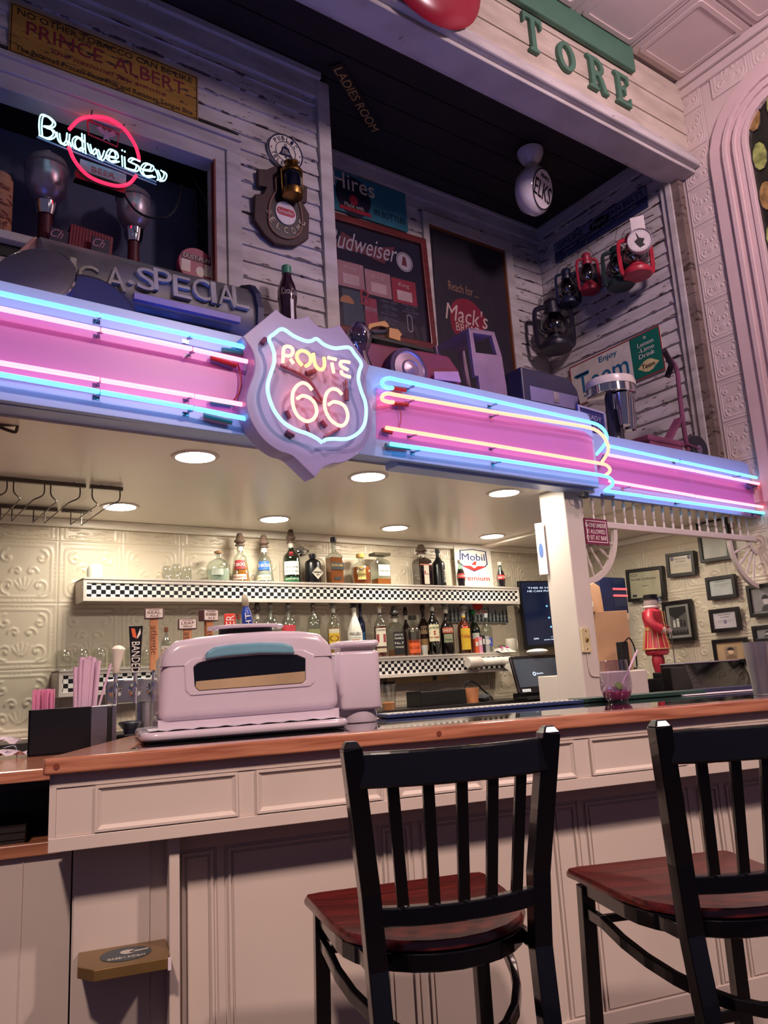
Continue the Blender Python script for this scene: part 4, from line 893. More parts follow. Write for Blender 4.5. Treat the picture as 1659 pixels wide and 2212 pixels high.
b2('tall dark brown bottle behind the orange label bottle and green bottle', 919, 1415, 1304, 27, 'round', mat('brown black glass', (44, 26, 22), .18), None, 0, ('cap', (50, 34, 30)), [(.45, .62, .7, (150, 120, 90), []), (.1, .35, .8, (150, 110, 70), [])])
b2('green whiskey bottle with cream shield label', 940, 1414, 1282, 27, 'tall', glassm('dark green glass', (36, 84, 50), .2), liq('dgreen', (20, 60, 36)), .95, ('pourer', GY), [(.28, .62, .95, (222, 212, 176), [('JAMESON', .55, .06, (30, 60, 40)), ('IRISH WHISKEY', .36, .035, Rd), ('+', .45, .08, Rd)])], capf=.2)
b2('black bottle with red banner label and cream landscape oval', 969, 1413, 1288, 29, 'round', mat('near black brown glass', (24, 18, 20), .15), None, 0, ('pourer', GY), [(.46, .58, .9, (190, 90, 60), [('BAILEYS', .52, .06, Wt)]), (.26, .44, .7, (150, 150, 120), [('ORIGINAL', .32, .03, K)])], capf=.2)
b2('brown bottle with yellow label and red lettering', 1006.5, 1411, 1297, 29, 'tall', mat('dark amber glass', (70, 32, 20), .15), None, 0, ('pourer', GY), [(.10, .60, .75, (222, 180, 50), [('Kahlua', .42, .09, Rd)]), (.60, .7, .4, (214, 70, 40), []), (.86, .9, 2.9, (226, 190, 60), [])], capf=.2)
b2('bright green bottle with small white oval label', 1028.7, 1410, 1315, 26, 'round', g_green, liq('green2', (44, 130, 60)), .9, ('cap', (30, 110, 50)), [(.3, .5, .6, (214, 220, 206), [])])
b2('clear vodka bottle with small blue label, rightmost of the lower shelf', 1055, 1410, 1324, 25, 'tall', g_clear, None, 0, ('cap', (214, 220, 224)), [(.18, .4, .8, (70, 80, 170), [('BL', .3, .1, Wt)])])
# shot glass with white liquor, small boxes, mug, towel
tumbler('ribbed shot glass in front of the orange label bottle', 918, 1416, 1393, 16, 4.222, ZS2, None, flip=False, mt=mat('frosted ribbed glass', (216, 214, 206), .3))
for i, (cx, w_, h_, col, lb_) in enumerate(((1029, 9, 36, (222, 96, 60), 'orange based small carton left of the pink one'), (1037, 10, 40, (226, 150, 180), 'pink small carton on the lower shelf edge'), (1044, 6, 44, (30, 28, 32), 'black slim carton between pink and silver cartons'), (1052, 11, 42, (170, 168, 170), 'silver grey carton in front of the clear vodka bottle'))):
    p = at(cx, 1410, 1, 4.225); sc = 0.00285
    t = thing('small_carton', lb_, 'box', Matrix.Translation((p.x, 4.225, ZS2)), 'small cartons on the lower shelf')
    G().box(-w_*sc/2*1.15, w_*sc/2*1.15, -0.015, 0.015, 0, h_*sc).obj('carton_body', mat('carton %d' % i, col, .5), t, bevel=.001)
    G().box(-w_*sc/2*0.9, w_*sc/2*0.9, -0.0165, -0.015, h_*sc*.5, h_*sc*.8).obj('paper_label', lab('cw', (220, 214, 210)), t)
p = at(1104, 1403, 1, 4.28)
mug = thing('coffee_mug', 'white coffee mug with handle at the right end of the lower shelf', 'mug', Matrix.Translation((p.x, 4.28, ZS2)))
G().lathe([(0.001, 0), (.038, 0), (.041, .004), (.041, .10), (.038, .10), (.037, .01), (.001, .008)], 20, cap=False).obj('cup', mat('white ceramic', (226, 218, 202), .2), mug, smooth=True)
G().tube(catmull([(.04, 0, .085), (.062, 0, .082), (.066, 0, .05), (.056, 0, .025), (.04, 0, .02)], 5), .006, 8).obj('handle', mat('white ceramic', (226, 218, 202), .2), mug, smooth=True)
p = at(1085, 1409, 1, 4.24)
tw = thing('bar_towel', 'crumpled white towel with pink spots beside the mug', 'towel', Matrix.Translation((p.x, 4.235, ZS2)))
g = G(); n = 20
vs = [((i/n-.5)*.15, (j/8-.5)*.12, (.028+.012*math.sin(i*1.3+j*.8)+.006*math.sin(i*2.9))*math.sin(math.pi*j/8)**.5*math.sin(math.pi*(i+.5)/(n+1))**.4) for j in range(9) for i in range(n+1)]
g.add(vs, [(j*(n+1)+i, j*(n+1)+i+1, (j+1)*(n+1)+i+1, (j+1)*(n+1)+i) for j in range(8) for i in range(n)]).obj('cloth', mat('white terry', (226, 218, 212), .9, bump=.6), tw, smooth=True)
for dx, dy in ((-.05, -.045), (.0, -.05), (-.03, -.02)): G().ball((dx, dy, .034), .012, 8, 5, .5).obj('pink_spot', mat('magenta print', (200, 60, 150), .8), tw, smooth=True)
# gasoline sign leaning, cabin poster
M_, w_, h_ = sheet(1, 4.34, (976, 1177), (1055, 1182), (1068, 1267), (989, 1266))
t = thing('gasoline_sign', 'white sign with navy and red gasoline lettering leaning behind the cola bottle', 'sign', M_)
G().prism(rrect(w_, h_, .006), 0, .006).obj('plate', mat('white enamel', (228, 222, 212), .3), t)
s_ = w_
oc = [(-.36, .38), (0, .42), (.36, .38), (.38, .05), (.30, -.02), (0, -.14), (-.30, -.02), (-.38, .05)]; oc = [(a*s_, b*h_) for a, b in oc]
G().ring(oc, [(a*.93, (b-.14*h_)*.93+.14*h_) for a, b in oc], .006, .008).obj('shield_outline', lab('navy', (30, 40, 100)), t)
G().prism([(-.28*s_, 0), (-.1*s_, 0), (0, -.06*h_), (.1*s_, 0), (.28*s_, 0), (.30*s_, -.02*h_), (0, -.12*h_), (-.30*s_, -.02*h_)], .008, .009).obj('red_chevron', lab('red', (206, 44, 40)), t)
G().text('Mobil', 0, .22*h_, .62*s_, .17*h_, .006).obj('lettering', lab('navy', (30, 40, 100)), t)
G().text('Premium', 0, -.30*h_, .8*s_, .12*h_, .006).obj('lettering', lab('red', (206, 44, 40)), t)
G().prism([(-.06*s_, .07*h_), (-.02*s_, .06*h_), (.02*s_, .12*h_), (.08*s_, .10*h_), (.05*s_, .05*h_), (.06*s_, .01*h_), (.02*s_, .03*h_), (-.04*s_, .02*h_)], .006, .008).obj('red_emblem', lab('red', (206, 44, 40)), t)
M_, w_, h_ = sheet(1, 4.35, (969, 1300), (1095, 1306), (1096, 1345), (969, 1345))
t = thing('forest_poster', 'grey winter pine forest poster with red round badge behind the lower shelf bottles', 'poster', M_)
G().box(-w_/2, w_/2, -h_/2, h_/2+.0, 0, .003).obj('paper', mat('pale grey print', (150, 156, 156), .5), t)
g = G(); rp = random.Random(5)
for i in range(16):
    x = -w_/2+.012+i*(w_-.024)/15; hh = h_*(.45+.4*rp.random()); b = -h_/2+.005
    for q in range(3): g.prism([(x-.014+.003*q, b+hh*q*.3), (x+.014-.003*q, b+hh*q*.3), (x, b+hh*(q*.3+.42))], .003, .0045+.0002*i)
g.obj('pine_print', lab('dark pine', (46, 60, 62)), t)
G().prism(oval(.05, .045, 18, -.01, h_*.42), .005, .0065).obj('badge', lab('red', (206, 44, 40)), t)
G().box(-.07, .085, -.012, .022, .0045, .0065).obj('banner', lab('pale banner', (200, 200, 196)), t); G().text("Long Trail", .008, .005, .13, .024, .0065).obj('lettering', lab('red', (206, 44, 40)), t)
# chrome wall bracket behind upper bottles
p = at(655, 1190, 1, 4.34)
t = thing('chrome_bracket', 'chrome rosette wall bracket between the green and black bottles', 'bracket', FB((p.x, 4.368, p.z)))
G().lathe([(.032, 0), (.032, .006), (.022, .012), (.014, .02)], 20).obj('rosette', m_chrome, t, smooth=True); G().tube([(0, 0, .01), (0, 0, .05), (.02, -.01, .07)], .009, 8).obj('arm', m_chrome, t, smooth=True)
# television, paper towel holder
TV = dict(y=4.28)
M_, w_, h_ = sheet(1, 4.28, (1124, 1257), (1212, 1251), (1222, 1398), (1133, 1400))
w_ *= 1.35; M_ = frame(M_.translation+Vector((.085, 0, 0)), M_.col[0][:3], (0, 0, 1))
t = thing('television', 'flat black television standing at the end of the shelves, partly behind the post', 'television', M_)
G().box(-w_/2, w_/2, -h_/2, h_/2, -.03, .0).obj('casing', m_blk, t, bevel=.003); G().box(-.04, .04, -.04, .04, -.088, -.03).obj('wall_bracket', m_blk, t)
G().box(-w_/2+.012, w_/2-.012, -h_/2+.03, h_/2-.012, 0, .002).obj('screen', mat('dark blue lit screen', (12, 16, 30), .15, emis=(20, 34, 70), es=.5), t)
txm = glow('screen white lettering', (.75, .85, 1), 1.1)
G().text('THIS IS HIS NINTH', -.0, h_/2-.055, w_*.74, .014, .002).text('HE CAN PUT THE BALL', 0, h_/2-.08, w_*.76, .014, .002).text('ESPN', -w_*.32, -h_/2+.075, .05, .012, .002).text('1 Texas vs Baylor', .03, -h_/2+.080, .12, .01, .002).text('NCAAF 7:30', -.06, -h_/2+.062, .10, .008, .002).obj('caption', txm, t)
G().prism(rrect(.10, .2, .03, 3, w_*.14, -.02), .002, .003).obj('blue_shirt_picture', glow('screen royal blue', (.03, .10, .7), .9), t)
for x, z in ((-.04, .06), (-.03, -.03), (-.02, -.10)): G().prism(oval(.010, .007, 10, x, z), .002, .003).obj('light_streak', glow('screen cyan', (.2, .6, 1), 1.5), t)
pa, pb = at(1010, 1432, 1, 4.17), at(1112, 1440, 1, 4.17)
t = thing('paper_towel_holder', 'white under shelf paper towel roll with a torn sheet hanging', 'paper towel', Vector((pa.x, 4.17, pa.z)))
L_ = pb.x-pa.x
RX = Matrix.Rotation(math.pi/2, 4, 'Y')
G().lathe([(.001, 0), (.034, 0), (.040, .01), (.040, .11), (.034, .12), (.001, .12)], 16, T=RX, cap=False).obj('end_housing', m_white, t, smooth=True)
G().lathe([(.030, .1), (.030, L_)], 18, T=RX).obj('paper_roll', mat('white paper', (232, 226, 216), .9, bump=.3), t, smooth=True)
G().prism([(L_-.11, -.02), (L_, -.01), (L_, -.10), (L_-.05, -.115), (L_-.07, -.08), (L_-.13, -.045)], 0, .0015, Matrix.Translation((0, -.029, 0)) @ Matrix.Rotation(math.pi/2, 4, 'X')).obj('torn_sheet', mat('white paper', (232, 226, 216), .9), t)
# back counter and things on it
bc = thing('back_counter', 'dark back counter under the lower shelf', 'counter', Vector((2.5, 4.1, 0)))
G().box(-1.9, 1.6, -.12, .25, .98, 1.02).obj('worktop', m_lam, bc); G().box(-1.88, 1.58, -.10, .24, 0, .98).obj('cabinet', m_lam, bc)
ZB = 1.02
t = thing('plastic_tub', 'tall clear plastic tub with orange residue on the back counter', 'tub', Matrix.Translation((at(846, 1525, 1, 4.0).x, 4.03, ZB)))
G().lathe([(.001, 0), (.040, 0), (.050, .15), (.053, .152), (.053, .156)], 18, cap=False).obj('tub_wall', g_cup, t, smooth=True); G().lathe([(.001, .003), (.038, .003), (.042, .045), (.03, .05), (.001, .04)], 14, cap=False).obj('residue', mat('orange sauce', (196, 130, 84), .5), t, smooth=True)
p0, p1 = at(903, 1528, 1, 4.1), at(1000, 1520, 1, 4.1)
t = thing('black_equipment_box', 'long low black box on the back counter', 'box', Matrix.Translation(((p0.x+p1.x)/2, 4.12, ZB))); hw = (p1.x-p0.x)/2
G().box(-hw, hw, -.06, .1, 0, .095).obj('casing', m_blk, t, bevel=.004); G().box(-hw+.02, hw-.02, -.062, -.06, .02, .03).obj('vent_slot', m_dark, t)
t = thing('power_cable', 'thick black cable looping over the back counter', 'cable')
G().tube(catmull([at(*q, 1, 4.15) for q in ((1001, 1520), (1002, 1490), (1008, 1473), (1025, 1474), (1045, 1492), (1060, 1505), (1066, 1518))], 6), .006, 8).obj('cord', m_blk, t, smooth=True)
t.location = (0, 0, 0)
t = thing('terracotta_cup', 'orange brown plastic cup on the back counter beside the register', 'cup', Matrix.Translation((at(1079, 1517, 2, ZB).x+.0, 4.1, ZB)))
G().lathe([(.001, 0), (.045, 0), (.055, .095), (.050, .095), (.042, .006)], 18, cap=False).obj('cup_wall', mat('terracotta plastic', (196, 128, 88), .5), t, smooth=True)
t = thing('rag', 'grey striped rag bundled beside the orange cup', 'cloth', Matrix.Translation((at(1050, 1515, 2, ZB).x, 4.12, ZB)))
g = G(); g.ball((0, 0, .025), .045, 12, 8, .6); g.v = [v+Vector((.006*math.sin(v.z*200), .006*math.sin(v.x*160), 0)) for v in g.v]; g.obj('cloth', mat('grey black stripe', (70, 70, 74), .9, var=.6, scale=40), t, smooth=True)
t = thing('wooden_batten', 'tan wooden batten under the lower shelf', 'batten', Vector((at(903, 1470, 1, 4.3).x, 4.3, 1.19)))
G().box(-.26, .26, -.01, .01, -.018, .02).obj('batten', mat('tan wood', (190, 160, 110), .6), t); G().box(-.27, -.20, -.013, .02, -.025, .0).box(.12, .15, -.013, .02, -.012, .02).obj('bracket', m_dark, t)
# register screen
MR = frame(at(1163, 1455, 1, 3.85), (1, -.12, .0), (-.03, .30, 1)); 
t = thing('register_screen', 'black point of sale touch screen tilted back, beside the post', 'monitor', MR)
G().prism(rrect(.40, .255, .012), -.02, .0).obj('casing', m_blk, t, bevel=.003); G().box(-.18, .18, -.085, .105, 0, .001).obj('screen', mat('dark grey touch screen', (66, 74, 84), .12, emis=(60, 70, 84), es=.25), t)
G().ring(oval(.014, .014, 16, -.035, .0), oval(.007, .007, 16, -.035, .0), .001, .002).obj('emblem', txm, t); G().text('SpotOn', .012, 0, .055, .014, .001).obj('lettering', txm, t); G().ring(oval(.009, .009, 12, .02, -.108), oval(.005, .005, 12, .02, -.108), .001, .002).text('SpotOn', .05, -.108, .03, .007, .001).obj('emblem', txm, t)
G().box(-.17, -.10, -.118, -.098, 0, .001).obj('sticker', lab('white sticker', (210, 220, 230)), t)
b = t
t = thing('register_stand', 'black stand and keyboard tray under the register screen', 'stand', Matrix.Translation((MR.translation.x+.01, 3.9, ZB)))
G().box(-.10, .12, 0, .12, 0, .04).box(-.08, -.05, .03, .06, .04, .24).box(.06, .09, .03, .06, .04, .24).obj('bracket', m_blk, t, bevel=.003); G().box(-.2, .19, -.12, -.0, 0, .014).obj('keyboard', m_blk, t, bevel=.003)
g = G()
for i in range(12):
    for j in range(3): g.box(-.185+.03*i, -.161+.03*i, -.11+.032*j, -.086+.032*j, .014, .02)
g.obj('keys', mat('grey black keys', (40, 40, 44), .4), t)
t = thing('white_router', 'white oval router disc on top of the register screen', 'router', Matrix.Translation((MR.translation.x+.06, 3.90, MR.translation.z+.128)))
G().ball((0, 0, .02), .075, 20, 8, .26).obj('shell', mat('white plastic', (226, 224, 226), .3), t, smooth=True); G().lathe([(.02, 0), (.02, .005)], 12).obj('foot', m_white, t)
# ================================================================== SIGNS AND CURIOS ON THE UPPER WALLS
def col(k, c, r=0.5, **q): return mat(k, c, r, **q)
# tobacco sign
rust = peel('yellow enamel with rust chips', (168, 126, 48), (60, 36, 44), 0.575)
M_, w_, h_ = sheet(1, 3.755, (22, 2), (427, 168), (428, 262), (18, 112))
t = thing('tobacco_sign', 'rusty yellow enamel tobacco sign with dark red lettering above the display window', 'sign', M_)
G().box(-w_/2, w_/2, -h_/2, h_/2, -.006, .002).obj('plate', rust, t, bevel=.001)
G().ring([(-w_/2+.006, -h_/2+.006), (w_/2-.006, -h_/2+.006), (w_/2-.006, h_/2-.006), (-w_/2+.006, h_/2-.006)], [(-w_/2+.011, -h_/2+.011), (w_/2-.011, -h_/2+.011), (w_/2-.011, h_/2-.011), (-w_/2+.011, h_/2-.011)], .002, .003).obj('border', col('dark border', (50, 34, 34)), t)
ink = col('dark brown ink', (52, 34, 36)); red = col('dark red enamel', (120, 30, 52))
G().text('NO OTHER TOBACCO CAN BE LIKE', 0, h_*.36, w_*.93, h_*.12, .002).obj('lettering', ink, t); G().text('The Patented Process Fixes That and Removes Tongue Bite', 0, -h_*.38, w_*.93, h_*.13, .002).obj('lettering', ink, t)
G().text('PRINCE', -w_*.23, h_*.10, w_*.38, h_*.28, .002).obj('lettering', red, t); G().text('ALBERT', w_*.22, h_*.10, w_*.40, h_*.28, .002).obj('lettering', red, t)
G().text('The national joy smoke', .0, -h_*.19, w_*.62, h_*.12, .002, shear=.3).obj('lettering', red, t)
# red neon beer sign in the window
NB = thing('beer_neon', 'white script and red oval neon beer sign hanging in the display window', 'neon sign', at(230, 330, 1, 3.74)); bpy.context.view_layer.update()
zz = lambda L: [(a/2.9625, b/2.9625) for a, b in L]
n_w = glow('white blue neon', (0.40, 0.86, 1.0), 2.3); n_r = glow('red neon', (1.0, 0.012, 0.05), 3.2)
YW = 3.72
BL = [[[(262, 868), (258, 800), (268, 742), (305, 745), (345, 785), (330, 812), (285, 812), (335, 832), (348, 865), (310, 888), (255, 868)]],
      [[(372, 850), (380, 900), (405, 925), (430, 905), (437, 855)], [(437, 905), (448, 935)]],
      [[(532, 858), (535, 920), (540, 980)], [(530, 905), (500, 878), (472, 898), (478, 940), (505, 960), (530, 948)]],
      [[(568, 920), (580, 965), (595, 985), (620, 955), (640, 1020), (660, 1010), (675, 968)]],
      [[(692, 1000), (745, 1008), (738, 970), (705, 962), (686, 1005), (710, 1035), (755, 1030)]],
      [[(788, 1000), (792, 1070)], [(788, 962), (791, 970)]],
      [[(890, 1030), (850, 1015), (830, 1035), (878, 1060), (868, 1092), (810, 1078)]],
      [[(908, 1085), (965, 1090), (972, 1060), (930, 1050), (905, 1090), (930, 1128), (985, 1128)]],
      [[(1000, 1085), (1015, 1120), (1022, 1155)], [(1012, 1155), (1045, 1150), (1058, 1115), (1035, 1092)]]]
for L in BL:
    for st in L:
        for dx, dy in ((-8, -4), (9, 4)):
            neon(NB, zz([(a+dx, b+dy) for a, b in st]), YW, .0042, n_w, 'neon_letter', 6, 4)
neon(NB, zz([(443, 828), (500, 770), (560, 750), (640, 748), (720, 770), (800, 832), (860, 920), (885, 990), (890, 1030)]), YW+.02, .009, n_r, 'neon_oval')
neon(NB, zz([(440, 940), (470, 1015), (530, 1095), (600, 1145), (690, 1178), (770, 1190), (830, 1172), (872, 1125)]), YW+.02, .009, n_r, 'neon_oval')
wire_red = col('red lit wire frame', (150, 40, 60), .4)  # even dull red for the wire frame
kid(G().tube([at(*p, 1, YW+.05) for p in zz([(560, 770), (565, 860), (750, 940), (762, 860), (560, 770)])], .005, 6).obj('wire_frame', wire_red, None), NB)
kid(G().tube([at(*p, 1, YW+.05) for p in zz([(235, 878), (1000, 1183)])], .005, 6).tube([at(*p, 1, YW+.05) for p in zz([(440, 940), (1000, 1165)])], .005, 6).obj('wire_rail', col('grey blue wire', (130, 136, 170), .4), None), NB)
for a, b in (((590, 705), (580, 770)), ((795, 795), (775, 850))): kid(G().tube([at(*p, 1, YW+.04) for p in zz([a, b])], .003, 6).obj('hanger', m_steel, None), NB)
MP, pw, ph = sheet(1, YW+.055, *zz([(505, 1000), (805, 1125), (808, 1180), (520, 1110)]))
q = G().box(-pw/2, pw/2, -ph/2, ph/2, -.01, 0).obj('beer_plate', col('grey plate', (120, 120, 140), .5), None); q.matrix_world = MP; kid(q, NB)
q = G().text('BEER', 0, 0, pw*.5, ph*.42, .0).obj('lettering', red, None); q.matrix_world = MP; kid(q, NB)
MP, pw, ph = sheet(1, YW+.07, *zz([(480, 1090), (800, 1200), (795, 1250), (475, 1150)]))
q = G().box(-pw/2, pw/2, -ph/2, ph/2, -.03, .02).obj('transformer', m_blk, None); q.matrix_world = MP; kid(q, NB)
q = G().prism([(-.05, .03), (-.03, .045), (-.01, .02), (.0, .04), (.012, .02), (.035, .045), (.05, .025), (.03, .0), (.012, -.005), (.02, -.03), (0, -.02), (-.018, -.032), (-.01, -.003), (-.03, .003)], 0, .004).obj('eagle_emblem', col('pale grey enamel', (150, 140, 170), .4), None); q.matrix_world = FB(at(*zz([(680, 870)])[0], 1, YW+.05)); kid(q, NB)
t = thing('power_cable', 'black power cable drooping from the beer neon to the window side', 'cable')
G().tube(catmull([at(*p, 1, 3.80) for p in zz([(790, 1235), (830, 1300), (880, 1355), (960, 1392), (1060, 1390), (1120, 1340), (1150, 1250), (1160, 1180)])], 6), .006, 6).obj('cord', m_blk, t, smooth=True)
t = thing('loop_cord', 'thin black cord hanging in a loop on the right side of the display window', 'cord')
G().tube(catmull([at(*p, 1, 3.95) for p in zz([(1220, 1040), (1225, 1110), (1270, 1200), (1320, 1300), (1310, 1400), (1290, 1465), (1240, 1400), (1240, 1290), (1290, 1200), (1360, 1185)])], 6), .005, 6).obj('cord', m_blk, t, smooth=True)
# urns on the window shelf
m_urn = mat('tarnished silver urn', (176, 164, 176), 0.32, .65, var=0.25, scale=4)
m_rb = col('dark red cast base', (80, 24, 36), .45)
def urn(px, ytop, ybowl, ybase, wpx, y, label):
    b = at(px, ybase, 1, y); zt = at(px, ytop, 1, y).z; R = wpx*(b-Vector((0, 0, CAMZ))).dot(CF)/FPX/2; zb = at(px, ybowl, 1, y).z-b.z; H = zt-b.z
    t = thing('coffee_urn', label, 'urn', Matrix.Translation(b), 'silver urns in the display window'); hb = H-zb
    b.z = b.z
    G().lathe([(R*.3, zb), (R*.62, zb+hb*.06), (R*.92, zb+hb*.25), (R, zb+hb*.45), (R*.97, zb+hb*.62), (R*1.06, zb+hb*.64), (R*1.0, zb+hb*.67)], 24).obj('bowl', m_urn, t, smooth=True)
    G().lathe([(R*1.0, zb+hb*.67), (R*.9, zb+hb*.78), (R*.55, zb+hb*.88), (R*.2, zb+hb*.93), (R*.14, zb+hb*.95), (R*.2, zb+hb*.98), (R*.05, H)], 24).obj('lid', m_urn, t, smooth=True)
    G().lathe([(R*.42, zb*.55), (R*.5, zb*.72), (R*.56, zb*.97), (R*.5, zb*1.0)], 20).obj('collar', m_chrome, t, smooth=True)
    zf = 3.34-b.z
    G().lathe([(R*.95, zf), (R*.9, zf+.03), (R*.4, zf+.08), (R*.32, zb*.3), (R*.34, zb*.56)], 16).obj('base', m_rb, t, smooth=True); return t
urn(97, 325, 440, 500, 90, 3.98, 'left tarnished silver urn on red base in the display window')
urn(288, 400, 496, 560, 74, 3.98, 'right tarnished silver urn under the beer neon transformer')
def flat_box(name, label, cat, corners, y, depth, mt):
    M_, w_, h_ = sheet(1, y, *corners); t = thing(name, label, cat, M_); G().box(-w_/2, w_/2, -h_/2, h_/2, -depth, 0).obj('body', mt, t, bevel=.002); return t, w_, h_
b0 = at(6, 385, 1, 3.92)
t = thing('old_tin_can', 'tall faded orange and cream tin can at the left edge of the window', 'can', Matrix.Translation((b0.x-.02, 3.92, 3.34)))
G().lathe([(.07, 0), (.07, b0.z-3.36), (.062, b0.z-3.35), (.062, b0.z-3.34)], 20).obj('can_body', peel('faded orange cream litho', (190, 140, 110), (110, 50, 40), .55), t, smooth=True)
G().text('CAN IT', .0, .13, .08, .08, 0).obj('lettering', red, t, T=frame((.0, -.072, .0), (1, 0, 0), (0, 0, 1)))
t, w_, h_ = flat_box('red_ribbed_box', 'dark red ribbed box standing between the two urns', 'box', ((150, 482), (240, 512), (246, 560), (152, 530)), 3.95, .08, col('dark red', (110, 26, 48), .5))
g = G()
for i in range(14): g.box(-w_/2+w_*i/14, -w_/2+w_*(i+.5)/14, -h_/2, h_/2, 0, .004)
o = g.obj('ribs', col('dark red rib', (130, 34, 56), .5), t); o['kind'] = 'stuff'
for i, (x, y) in enumerate(((125, 505), (215, 525))):
    t, w_, h_ = flat_box('script_sign', ['small dark card with pink script left of the red ribbed box', 'small dark card with pink script in front of the red ribbed box'][i], 'sign', ((x-18, y-18), (x+22, y-4), (x+22, y+34), (x-18, y+22)), 3.90, .01, col('dark navy card', (34, 32, 62), .5))
    G().text('Ch', -.01, .02, .06, .05, .0, shear=.4).obj('lettering', col('pink paint', (190, 130, 170)), t)
# round puff tin
M_, w_, h_ = sheet(1, 3.84, (385, 524), (463, 548), (465, 622), (386, 600)); R = w_/2
t = thing('puff_tin', 'round red and cream powder tin with dark banner in the window corner', 'tin', M_)
G().prism(oval(R, R, 28), -.04, 0).obj('tin_body', col('worn red litho', (150, 50, 80), .4), t, bevel=.003)
G().box(-R*.85, R*.88, R*.22, R*.56, 0, .002).obj('banner', col('plum banner', (90, 30, 60)), t); G().text('DUST-PUFF', 0, R*.40, R*1.5, R*.24, .002).obj('lettering', col('cream', (214, 200, 190)), t)
G().box(-R*.85, -R*.35, -R*.5, R*.18, 0, .0015).obj('print_block', col('cream', (214, 200, 190)), t); G().box(R*.4, R*.85, -R*.5, R*.18, 0, .0015).obj('print_block', col('cream', (214, 200, 190)), t)
G().prism(oval(R*.24, R*.3, 14, .02, -R*.32), 0, .002).obj('print_figure', col('cream', (214, 200, 190)), t)
# telephone disc
c0, c1 = at(617, 289, 1, 3.745), at(617, 368, 1, 3.745); R = (c0.z-c1.z)/2*.93
t = thing('telephone_sign', 'round white enamel public telephone sign with blue bell on the clapboards', 'sign', FB((c0+c1)/2)); navy = col('navy enamel', (28, 34, 66), .3)
G().prism(oval(R, R, 40), -.012, 0).obj('plate', col('white enamel', (222, 216, 214), .25), t, bevel=.002)
G().ring(oval(R, R, 40), oval(R*.93, R*.93, 40), 0, .002).ring(oval(R*.58, R*.58, 36), oval(R*.545, R*.545, 36), 0, .002).obj('rings', navy, t)
g = G(); g.arctext('PUBLIC', 0, 0, R*.75, math.radians(140), math.radians(40), R*.24); g.arctext('TELEPHONE', 0, 0, R*.75, math.radians(202), math.radians(338), R*.24, inner=True); g.obj('lettering', navy, t)
G().prism([(-.42*R, -.26*R), (-.34*R, -.14*R), (-.26*R, -.02*R), (-.2*R, .22*R), (-.08*R, .3*R), (.08*R, .3*R), (.2*R, .22*R), (.26*R, -.02*R), (.34*R, -.14*R), (.42*R, -.26*R)], 0, .002).prism(oval(.06*R, .06*R, 10, 0, -.32*R), 0, .002).ring(oval(.08*R, .08*R, 12, 0, .38*R), oval(.045*R, .045*R, 12, 0, .38*R), 0, .002).obj('bell_emblem', navy, t)
G().text('BELL', 0, .06*R, .30*R, .11*R, .002).text('SYSTEM', 0, -.09*R, .40*R, .11*R, .002).obj('lettering', col('white enamel', (222, 216, 214), .25), t)
for s in (-1, 1): G().lathe([(R*.04, 0), (R*.03, .004)], 8, T=Matrix.Translation((s*R*.82, 0, 0))).obj('screw', m_dark, t)
# welcome plaque with ship lamp
z2 = lambda L: [(500+a/3.318, 200+b/3.318) for a, b in L]
MW = FB(at(605, 455, 1, 3.75)); lp = locpx(MW, 1, 3.75)
t = thing('welcome_plaque', 'dark wooden welcome plaque with brass ship lamp and round beer badge', 'plaque', MW)
wd = wood('dark walnut plaque', (44, 22, 26), (62, 32, 32), .6, 1, 0)
pol = [lp(*p)[:2] for p in z2([(178, 560), (240, 566), (300, 540), (430, 545), (480, 660), (530, 690), (528, 800), (495, 800), (545, 885), (540, 1060), (450, 1112), (380, 1110), (300, 1095), (225, 1030), (150, 920), (155, 742), (215, 740), (238, 690), (178, 680)])]
G().prism(pol, -.01, .025).obj('plaque_board', wd, t, bevel=.005)
inn = [lp(*p)[:2] for p in z2([(310, 620), (300, 720), (262, 800), (250, 900), (262, 980), (320, 1040), (400, 1062), (465, 1030), (488, 960), (480, 860), (452, 760), (455, 660)])]
G().tube(catmull([(a, b, .03) for a, b in inn], 4, True), .008, 6, closed=True).obj('rope_moulding', wood('mid brown rope', (110, 76, 62), (130, 90, 70), .6), t, smooth=True)
G().prism([tuple(v[:2]) for v in catmull([(a*.97, b*.97, 0) for a, b in inn], 3, True)], .02, .028).obj('raised_field', col('near black brown', (34, 22, 26), .4), t)
lc_ = lp(*z2([(385, 680)])[0]); LX, LY = lc_.x, lc_.y
RZ = Matrix.Translation((LX, LY, .085)) @ Matrix.Rotation(-math.pi/2, 4, 'X')
lt = G().lathe([(.062, -.115), (.066, -.10), (.066, -.075), (.058, -.07)], 20, T=RZ).obj('lamp_band', m_brass, t, smooth=True)
G().lathe([(.054, -.07), (.056, .03), (.054, .035)], 20, T=RZ).obj('lamp_glass', mat('dark blue lamp glass', (12, 18, 34), .05, coat=.6), t, smooth=True)
G().lathe([(.066, .035), (.068, .05), (.06, .065), (.045, .08), (.04, .11), (.045, .115), (.03, .125), (.01, .13)], 20, T=RZ).obj('lamp_cap', m_brass, t, smooth=True)
for a in (-1, 1): G().tube([(LX+a*.068, LY-.09, .085), (LX+a*.072, LY+.05, .085)], .004, 6).obj('lamp_guard', m_brass, t)
